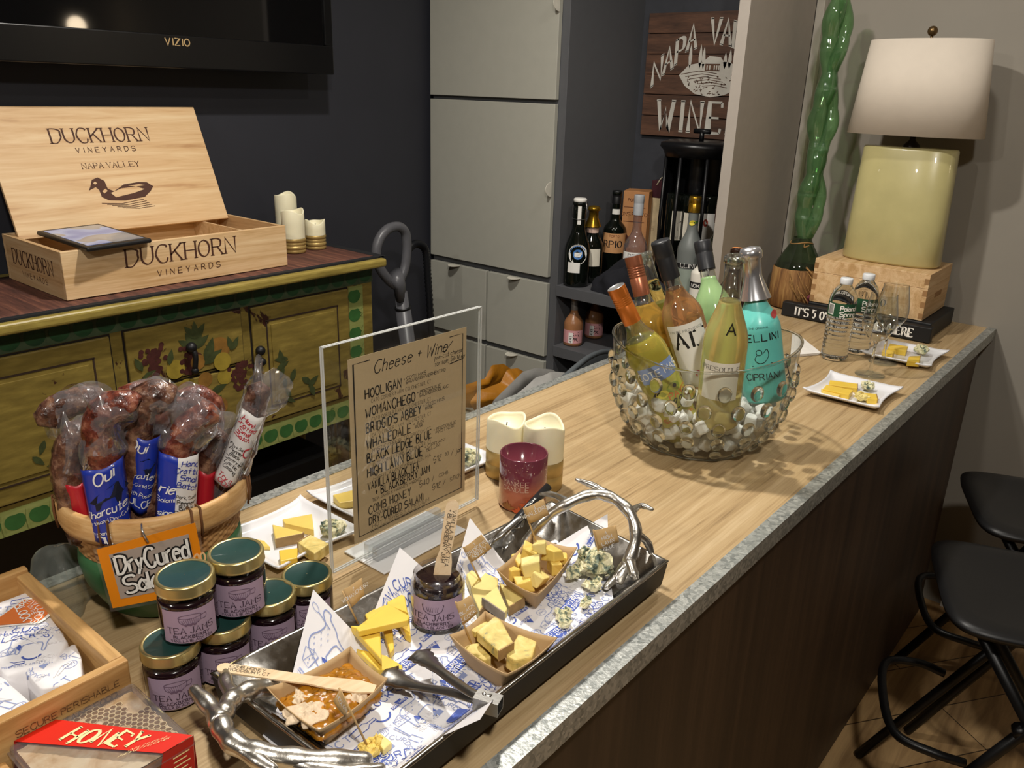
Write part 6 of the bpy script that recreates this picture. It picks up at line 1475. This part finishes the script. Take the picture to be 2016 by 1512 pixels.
# printed paper liners
for i, (lab, q) in enumerate((('printed cheese-paper sheet at the right end of the tray', [(1196, 1013), (1062, 1076), (1040, 1318), (1248, 1182)]), ('printed cheese-paper sheet peaking up beside the dark-handled tongs', [(925, 1022), (880, 1180), (1085, 1312), (1160, 1150)]),
        ('printed cheese-paper sheet in the tray centre, peaking up by the menu base', [(787, 1083), (690, 1300), (945, 1420), (1030, 1180)]), ('printed cheese-paper sheet at the left end of the tray, under the honey boat', [(617, 1168), (517, 1453), (860, 1530), (850, 1290)]))):
    P = [thit(*p) for p in q]; off = .0004+.0007*i
    def sh(u, v, P=P, off=off, i=i):
        p = P[0].lerp(P[1], u).lerp(P[3].lerp(P[2], u), v); 
        w_ = .0016*noise.noise(V((p.x*22, p.y*22, i)))*(1 if .47 < p.y < .62 else .3)
        e = max(0, .10-u-v*.6); 
        if i != 2 or p.x > .53: p = V((p.x, max(p.y, .436), 0))
        return V((p.x, p.y, tz(p.x, p.y)+off+max(0, w_)))
    mb = MB().grid(sh, 40, 40); o = mb.build('paper_liner', M_sheet); tag(o, lab, 'paper liner', 'printed paper sheets lining the tray')
    bv = mb.bvh(); f = drop(bv, .0005, CT+.3); pm = MB()
    xs = [p.x for p in P]; ys = [p.y for p in P]
    def ins(x, y, P=P):
        c = sum(P, V())/4; q2 = [(c.x+(p.x-c.x)*.90, c.y+(p.y-c.y)*.90) for p in P]; r = False
        for (ax, ay), (bx_, by) in zip(q2, q2[1:]+q2[:1]):
            if (ay > y) != (by > y) and x < (bx_-ax)*(y-ay)/(by-ay)+ax: r = not r
        return r
    pattern(pm, f, min(xs), max(xs), min(ys), max(ys), .0195, .05, ins, i*5)
    pm.build('blue_print', [M_pblue, M_pgrey, M_sheet], o)

# ---- kraft paper boats
M_boat = mat('kraft_card', 'b6976c', .7, var=.04, sc=60)
def boat(label, q, h=.040, z=FZ+.006, k=.60):
    rim = [at(x, y, z+h) for x, y in q]; c = sum(rim, V())/4
    t = thing('paper_boat', label, 'paper tray', (c.x, c.y, z), group='kraft paper boats on the tray')
    base = [V((c.x+(p.x-c.x)*k, c.y+(p.y-c.y)*k, z)) for p in rim]
    mb = MB()
    for i in range(4):
        a, b, a2, b2 = rim[i], rim[(i+1) % 4], base[i], base[(i+1) % 4]
        def side(u, v, a=a, b=b, a2=a2, b2=b2):
            p = a2.lerp(b2, u).lerp(a.lerp(b, u), v); o = (p-c); o.z = 0
            return p+V((0, 0, -.006*v*4*u*(1-u)))+o*(.05*v*(1-v))
        mb.grid(side, 10, 6)
    mb.grid(lambda u, v: base[0].lerp(base[1], u).lerp(base[3].lerp(base[2], u), v), 4, 4)
    mb.build('folded_card', M_boat, t, solid=.0011)
    return c, base, rim
cH, bH, rH = boat('kraft paper boat holding honeycomb at the left end of the tray', [(525, 1353), (690, 1272), (763, 1335), (628, 1437)])
cW, bW, rW = boat('kraft paper boat heaped with cheese cubes under the WHALEDALE flag', [(978, 1121), (1048, 1048), (1136, 1077), (1059, 1170)])
cB, bB, rB = boat('kraft paper boat of blue-veined slices at the front of the tray', [(885, 1249), (955, 1202), (1097, 1255), (998, 1327)])
# honeycomb in the boat
hz0 = FZ+.0075
M_honey = mat('amber_honey', 'c4821f', .1, var=.3, sc=90, trans=.35, coat=.6, bmp=.5, bsc=160, bd=.002)
hn = MB()
def hf(u, v):
    p = bH[0].lerp(bH[1], u).lerp(bH[3].lerp(bH[2], u), v); e = 4*u*(1-u)*4*v*(1-v); d = (p-cH)
    q = cH+d*1.42; return V((q.x, q.y, hz0+.016+.010*e**.4+.004*noise.noise(V((p.x*130, p.y*130, 0)))+.002*noise.noise(V((p.x*320, p.y*320, 4)))))
hn.grid(hf, 60, 50)
hc = thing('honeycomb', 'glistening broken honeycomb piled in the left paper boat', 'honeycomb', (cH.x, cH.y, hz0))
hn.build('honey', M_honey, hc, solid=.010)
wx_ = MB()
for px, py, ra, rb, ang in ((612, 1394, .027, .017, .2), (703, 1368, .012, .008, .6), (590, 1374, .010, .006, 1)):
    p0 = at(px, py, hz0+.028)
    def wf(u, v, p0=p0, ra=ra, rb=rb, ang=ang):
        a = 2*pi*u; k = v*(1+.25*sin(3*a+1)+.18*sin(7*a)); x, y = ra*k*cos(a), rb*k*sin(a); X, Y = p0.x+x*cos(ang)-y*sin(ang), p0.y+x*sin(ang)+y*cos(ang)
        return V((X, Y, hz0+.0275+.0035*(1-v)+.0028*noise.noise(V((X*150, Y*150, 2)))+.0022*noise.noise(V((X*380, Y*380, 5)))))
    wx_.grid(wf, 48, 14, wrap=True)
wx_.build('wax_capping', mat('beeswax_flakes', 'd6c0a2', .6, var=.14, sc=200, bmp=.5, bsc=300), hc, solid=.002)

# ---- wooden spreaders
M_stick = wood('birch_stick', [(.3, 'cfae84'), (.5, 'dfc39c'), (.7, 'e8d1ae')], (3, 30, 30), 2, .6, .2, .05)
def spreader(label, a, b, wdir, wd, cut, txt=None):
    t = thing('wooden_spreader', label, 'spreader', a)
    L_ = (b-a).length; x = (b-a).normalized(); y = (wdir-x*wdir.dot(x)).normalized(); zv = x.cross(y)
    if zv.z < 0 and abs(zv.z) > .3: y = -y; zv = -zv
    if zv.dot(EYE-a) < 0: y = -y; zv = x.cross(y)
    Mx = Matrix(((x.x, y.x, zv.x, a.x), (x.y, y.y, zv.y, a.y), (x.z, y.z, zv.z, a.z), (0, 0, 0, 1)))
    P = [(0.005*(1-cos(q)), wd/2*sin(q)) for q in ()]
    P = [(wd/2*(1-sin(q)), wd/2*cos(q)) for q in [pi*i/10 for i in range(11)]][::-1]
    P = [(wd/2-wd/2*cos(q), wd/2*sin(q)) for q in [-pi/2+pi*i/10 for i in range(11)]]
    top = [(wd/2, wd/2), (L_*.45, wd*.5), (L_*.6, wd*.44), (L_*.72, wd*.62), (L_*.9, wd*.72), (L_, wd*.45)]; bot = [(L_, -wd*.3), (L_*.9, -wd*.62), (L_*.72, -wd*.62), (L_*.6, -wd*.44), (L_*.45, -wd*.5), (wd/2, -wd/2)]
    arc_ = [(wd/2-wd/2*cos(q), wd/2*sin(q)) for q in [-pi/2+pi*i/8 for i in range(1, 8)]]
    MB().prism(bot[::-1] and (bot[::1] + arc_[::1] + top[::1])[::-1], -.0009, .0009, 0, Mx).build('stick', M_stick, t)
    if txt:
        mb = MB(); s_ = txt[0]
        for k, ln_ in enumerate(txt[1:]): mb.text(ln_, lambda u, v: Mx @ V((u, v, .0014)), .012, .0012-.0052*k if len(txt) > 2 else -.002, s_, .11, 0, 'sans', 'l', sp=1.8)
        mb.build('handwriting', M_ink, t)
    return t, Mx
a = at(428, 1313, RZ+.008); b = at(738, 1358, hz0+.031)
spreader('wooden spreader labelled comb honey, resting across the left paper boat', a, b, V((0, 1, 0)), .0145, 0, [.0042, 'COMB HONEY', 'WOODBURY, CT'])
# open jam jar with its spreader
jp = thit(876, 1232); jp = V((jp.x, jp.y+.012, tz(jp.x, jp.y)+.0032))
jt = thing('open_jam_jar', 'open jar of dark tea jam standing on the tray with a wooden spreader in it', 'jar', jp, (0, 0, facing(jp)))
r, H = .0305, .068
MB().lathe([(.0005, .004), (r*.8, .002), (r*.95, .003), (r, .008), (r, H-.018), (r*.93, H-.012), (r*.9, H-.010), (.0005, H-.0105)], 40).build('jam', M_jam, jt, world=False)
MB().lathe([(r+.0012, .004), (r+.0014, H-.016), (r*.97+.001, H-.010), (r*.9+.001, H-.006), (r*.9+.0018, H-.002), (r*.9, H), (r*.9-.0018, H-.002), (r*.88, H-.010)], 40).build('glass', film('jar_glass', 'f6f4f4', 2.2, .01), jt, world=False)
MB().lathe([(r*.99, .0), (r*1.02, .003), (r*.9, .0035), (.0005, .0018)], 40).build('glass_base', mat('solid_glass', 'f6f8f8', 0, trans=1, var=0), jt, world=False)
f = cyl(r+.0020); lo = MB().grid(lambda u, v: f(lerp(-.034, .034, u), lerp(.008, .048, v)), 32, 1).build('label', M_lil, jt, world=False)
f = cyl(r+.0025); mb = MB().text('TEA JAMS', f, -.006, .021, .0075, .14, 0, 'serif', 'c', sp=1.6, wx=.95).text('BLACKBERRY', f, -.006, .0142, .004, .16, 0, 'sans', 'c', sp=2.2).text('VANILLA BLACK TEA', f, -.006, .0095, .0034, .15, 0, 'sans', 'c', sp=1.8)
mb.ribbon([(-.019, .0412), (.007, .0412)], .0006, f).ribbon(spline([(-.019, .0412, 0), (-.016, .033, 0), (-.006, .029, 0), (.004, .033, 0), (.007, .0412, 0)], 4), .0008, f)
for k in range(7): mb.ribbon([(-.014+.0024*k, .0392), (-.0115+.0018*k, .0325)], .0005, f)
mb.build('lettering', M_lprint, lo, world=False)
d0 = jp+V((0, 0, .035)); top_ = atd(893, 984, depth(jp)-.01)
spreader('upright wooden spreader standing in the open jam jar', top_, d0+V((.004, 0, .012)), rt, .0155, 0, [.0046, 'VANILLA BLACK TEA', '+ BLACKBERRY JAM'])

# ---- cheese on the tray
ZT = FZ+.0058
g1 = 'yellow sheep-cheese triangles on the tray'
for lab, px, z, h in (('yellow cheese slice lying lowest, nearest the honey boat', [(701, 1276), (760, 1290), (793, 1310), (790, 1319), (744, 1319)], ZT, .008),
    ('narrow yellow slice pointing to the front under the top triangle', [(749, 1226), (772, 1224), (776, 1276), (768, 1286)], ZT+.0006, .009),
    ('yellow slice at right of the pile, its tip pointing to the front', [(776, 1205), (804, 1203), (809, 1252), (798, 1246)], ZT+.0004, .010),
    ('yellow slice at left of the pile with its long tip towards the honey boat', [(690, 1231), (748, 1234), (752, 1300)], ZT+.0098, .009),
    ('yellow slice leaning up at the back of the pile beside the tray wall', [(750, 1158), (797, 1172), (803, 1206), (764, 1192)], ZT+.011, .009),
    ('yellow slice half covered at the back left of the pile', [(718, 1209), (754, 1187), (768, 1196), (724, 1220)], ZT+.010, .009),
    ('topmost yellow triangle laid across the pile of slices', [(700, 1236), (764, 1188), (807, 1212), (803, 1221), (706, 1243)], ZT+.0206, .008)):
    slab(lab, px, z, h, M_cheese3, grp=g1)
g2 = 'pale abbey cheese slices on the tray'
slab('pale cheese slice at back, nearest the abbey flag', [(918, 1130), (929, 1121), (945, 1135), (928, 1156)], ZT, .014, M_cheese2, grp=g2)
slab('largest pale cheese wedge under the abbey flag', [(926, 1160), (955, 1127), (981, 1138), (980, 1152), (944, 1203)], ZT, .015, M_cheese2, edges=(3,), grp=g2)
slab('pale wedge with tan rind at its right, beside the cube boat', [(983, 1146), (1032, 1168), (1032, 1176), (1002, 1194)], ZT, .013, M_cheese2, edges=(1, 2), grp=g2)
slab('pale wedge with grey rind along its front edge', [(950, 1176), (979, 1153), (999, 1198), (994, 1206)], ZT+.0135, .012, M_cheese2, edges=(3,), mr=M_grind, grp=g2)
wz = FZ+.0075
def cube(lab, px, py, z, s, seed, m=None, rz=0, rind=False):
    c = at(px, py, z+s*.5); rr = random.Random(seed); mb = MB()
    mb.box(-s*.62, s*.62, -s*.45, s*.45, -s*.45, s*.45)
    e = (rr.uniform(-.25, .25), rr.uniform(-.25, .25), rz or rr.uniform(0, 3))
    for i in range(8): mb.v[i] = mb.v[i]+V((rr.uniform(-1, 1), rr.uniform(-1, 1), rr.uniform(-1, 1)))*s*.17
    o = mb.build('cheese_cube', m or M_cheese, world=False, bevel=.0016); o.location = c; o.rotation_euler = e; TOPM[o.name] = Matrix.Translation(c) @ Euler(e).to_matrix().to_4x4()
    tag(o, lab, 'cheese', 'cheese cubes in the paper boat')
    if rind: MB().box(-s*.66, -s*.61, -s*.42, s*.42, -s*.42, s*.42).build('rind', M_rind, o, world=False, bevel=.001)
for k, (lab, px, py, dz, s_, rd) in enumerate((('cheese cube at left corner of the boat', 1008, 1128, .008, .017, 0), ('cheese cube at front left of the boat', 1031, 1148, .008, .017, 0), ('upright cheese cube at front right of the boat', 1062, 1140, .012, .018, 0), ('cheese cube against the right side of the boat', 1092, 1112, .014, .017, 0), ('cheese cube at back left, against the boat wall', 1020, 1107, .014, .015, 0),
        ('tan-rinded cheese block in the middle of the boat', 1044, 1114, .024, .019, 1), ('cheese cube on the right of the heap', 1088, 1092, .026, .018, 0), ('crumbly cheese cube at back left of the heap', 1042, 1086, .030, .017, 0), ('topmost cheese cube, pierced by the WHALEDALE pick', 1064, 1076, .036, .016, 0), ('small cheese cube at far right corner of the boat', 1108, 1100, .020, .012, 0))):
    cube(lab, px, py, wz+dz, s_, k, M_cheese2 if k % 3 == 2 else M_cheese, rind=rd)
slab('blue-veined slice at back of the front boat', [(918, 1235), (955, 1216), (968, 1228), (936, 1245)], wz+.020, .008, M_ledge)
slab('large blue-spotted slice in the middle of the front boat, brown rind towards the front', [(938, 1243), (975, 1211), (988, 1222), (1011, 1264), (981, 1281)], wz+.022, .013, M_ledge, edges=(3,), bev=.0018)
slab('crumbly blue-edged chunk pierced by the BLACK LEDGE pick', [(906, 1271), (942, 1264), (968, 1292), (955, 1300), (930, 1290)], wz+.003, .014, M_ledge, bev=.002)
slab('blue-veined chunk at right of the front boat', [(996, 1289), (1023, 1243), (1059, 1255), (1048, 1293), (1014, 1300)], wz+.008, .018, M_ledge, bev=.002)
g3 = 'crumbled blue cheese on the tray'
for k, (lab, px, py, r_, sc_) in enumerate((('largest crumbly lump of blue cheese under the HIGH LAWN flag', 1172, 1128, .021, (1.15, .9, .85)), ('upright blue cheese stick at left of the big lump', 1148, 1112, .013, (.7, .7, 1.5)), ('blue cheese crumble at far left beside the cube boat', 1130, 1138, .011, (1.1, .8, .7)), ('blue cheese crumble in front of the big lump', 1168, 1158, .012, (1.3, .8, .5)), ('small blue cheese crumb alone nearer the right', 1152, 1192, .008, (1.1, .8, .6)), ('blue cheese crumb alone nearer the middle of the sheet', 1108, 1214, .010, (1.4, .7, .55)), ('pale crumb in front of the other loose crumbs', 1112, 1229, .008, (1.3, .8, .5)))):
    crumb(lab, px, py, ZT-.0008, r_, sc=sc_, seed=20+k, grp=g3, amp=.55)
slab('small pale square of cheese at the front left of the tray', [(735, 1451), (748, 1442), (772, 1461), (755, 1476)], ZT, .008, M_cheese2)
crumb('mashed yellow crumb under the flag pick at the front left of the tray', 731, 1476, ZT-.0006, .010, M_cheese, (1.4, .8, .5), seed=40)
# ---- flags on picks
M_flag = mat('kraft_flag', 'd2ae78', .7, var=.03); M_pick = mat('bamboo_pick', 'c7a470', .6)
def flag(lab, base, zb_, top, quad, lines, size):
    b = at(*base, zb_); t = thing('flag_pick', lab, 'cheese flag', b, group='kraft paper flags naming the cheeses')
    n = V((-b.x, -b.y, 0)).normalized()
    def pl_(px, py): d = ray(px, py); return EYE+d*((b-EYE).dot(n)/d.dot(n))
    tp = pl_(*top); MB().tube([b-(tp-b)*.06, tp], .0011, 8).build('pick', M_pick, t)
    Q = [pl_(*p) for p in quad]
    fl = lambda u, v, o=0: Q[0].lerp(Q[1], u).lerp(Q[3].lerp(Q[2], u), v)+n*(.0012+o+.0012*sin(u*5))
    fo = MB().grid(fl, 8, 3).build('paper_flag', M_flag, t, solid=.0004)
    mb = MB(); W_ = (Q[1]-Q[0]).length; H_ = (Q[3]-Q[0]).length
    for k, ln_ in enumerate(lines): mb.text(ln_, lambda x, y, k=k: fl(.5+x/W_, (.30+.28*k)-y/H_, .0009), 0, 0, size*(.8 if k == 0 else 1), .12, 0, 'sans', 'c', sp=1.5, jit=.2, wx=.8)
    mb.build('handwriting', M_white, fo)
flag('kraft flag numbered 1 leaning over the front left of the honey boat', (724, 1470), ZT+.008, (668, 1355), [(670, 1354), (688, 1393), (679, 1412), (656, 1378)], ['1', 'HOOLIGAN'], .0042)
flag('kraft flag reading WOMANCHEGO above the yellow triangles', (706, 1230), ZT+.012, (674, 1164), [(675, 1160), (712, 1138), (718, 1170), (692, 1194)], ['2', 'WOMANCHEGO'], .0050)
flag("kraft flag reading BRIDGID'S ABBEY behind the jam jar", (947, 1145), ZT+.014, (912, 1077), [(912, 1077), (948, 1052), (968, 1079), (928, 1106)], ['3', "BRIDGID'S", 'ABBEY'], .0054)
flag('kraft flag reading WHALEDALE above the cube boat', (1058, 1073), wz+.044, (1031, 1000), [(1031, 1000), (1070, 982), (1081, 1013), (1042, 1030)], ['4', 'WHALEDALE'], .0056)
flag('kraft flag reading BLACK LEDGE BLUE in front of the jam jar', (928, 1268), wz+.015, (897, 1185), [(897, 1185), (927, 1172), (941, 1206), (911, 1229)], ['5', 'BLACK', 'LEDGE', 'BLUE'], .0046)
flag('kraft flag reading HIGH LAWN BLUE by the right handle', (1182, 1100), ZT+.026, (1168, 1043), [(1168, 1043), (1213, 1034), (1219, 1067), (1179, 1080)], ['6', 'HIGH', 'LAWN', 'BLUE'], .0056)

# ---- tongs
M_steel = mat('brushed_steel', '9a9894', .28, 1.0, var=.08, bmp=.1, bsc=200); M_tdark = mat('dark_tong_grip', '2b2b2d', .3, .3)
def arm(mb, pts, w0, zdir, head=True):
    P = spline(pts, 6); m = len(P); L_ = []
    for i in range(m):
        t_ = (P[min(m-1, i+1)]-P[max(0, i-1)]).normalized(); s = t_.cross(zdir).normalized(); k = i/(m-1)
        w_ = w0*(1 if k < .6 else 1+1.5*(k-.6)/.4*(1 if head else 0)); w_ *= (1+.10*sin(i*2.2) if k > .7 and head else 1)
        if i == m-1: w_ *= .4
        L_.append((P[i], s, w_, t_.cross(s).normalized()))
    def fn(u, v):
        p, s, w_, nn = L_[min(m-1, int(round(u*(m-1))))]; q = v*2-1; up_ = nn if nn.z > 0 else -nn
        return p+s*w_*q*.5+up_*(.0035*(1-q*q))
    mb.grid(fn, m-1, 6)
tg = thing('tongs', 'steel tongs lying across the front of the tray, square hinge end past the rim', 'tongs', at(975, 1388, RZ+.006))
hq = at(968, 1386, RZ+.008)
mb = MB(); arm(mb, [hq, at(930, 1376, RZ+.006), at(880, 1362, CT+.045), at(830, 1354, CT+.036), at(790, 1342, CT+.030), at(758, 1324, CT+.030)], .013, V((0, 0, 1))); mb.build('lower_arm', M_steel, tg, solid=.0011)
mb = MB(); arm(mb, [hq+V((0, 0, .006)), at(935, 1368, RZ+.012), at(900, 1346, CT+.055), at(868, 1322, CT+.050), at(842, 1302, CT+.044), at(822, 1286, CT+.042)], .012, V((0, 0, 1))); mb.build('upper_arm', M_steel, tg, solid=.0011)
ax = (at(945, 1378, RZ+.01)-at(985, 1390, RZ+.01)).normalized(); c0 = at(985, 1391, RZ+.010); sd_ = ax.cross(V((0, 0, 1))).normalized(); uu = sd_.cross(ax)
Mx = Matrix(((ax.x, sd_.x, uu.x, c0.x), (ax.y, sd_.y, uu.y, c0.y), (ax.z, sd_.z, uu.z, c0.z), (0, 0, 0, 1)))
mb = MB()
for y0, y1, z0, z1 in ((-.0075, -.0065, -.0075, .0075), (.0065, .0075, -.0075, .0075), (-.0065, .0065, -.0075, -.0065), (-.0065, .0065, .0065, .0075)): mb.box(0, .026, y0, y1, z0, z1, 0, Mx)
mb.build('hinge_sleeve', M_steel, tg); MB().sphere((.018, .002, .0078), .0022, 8, 0, (1, 1, .6), Mx).build('rivet', mat('bright_rivet', 'dcdcda', .2, 1, var=0), tg)
t2 = thing('tongs', 'steel tongs with dark grip leaning over the back rim between two flags', 'tongs', at(1078, 960, CT+.075))
a = at(1080, 958, CT+.078); b = at(1018, 1024, CT+.066); c = at(985, 1052, CT+.055)
MB().tube([a, a.lerp(b, .5), b], [.0062, .0066, .0066], 10, flat=.6).build('dark_grip', M_tdark, t2)
mb = MB(); arm(mb, [b.lerp(a, .1), b, c, at(968, 1068, CT+.044), at(955, 1080, CT+.035), at(940, 1092, CT+.026)], .013, V((0, 0, 1))); mb.build('head_arm', M_steel, t2, solid=.0011)
mb = MB(); arm(mb, [b.lerp(a, .1)-V((0, 0, .006)), b-V((.002, .004, .008)), at(1012, 1046, CT+.045), at(1000, 1062, CT+.036), at(985, 1076, CT+.028)], .012, V((0, 0, 1))); mb.build('head_arm', M_steel, t2, solid=.0011)
MB().text('nicore', lambda x, y: b.lerp(a, .45)+(a-b).normalized()*x+V((0, 0, .0048))+(a-b).cross(V((0, 0, 1))).normalized()*-y, 0, -.002, .0055, .14, 0, 'sans', 'c').build('lettering', M_white, t2)
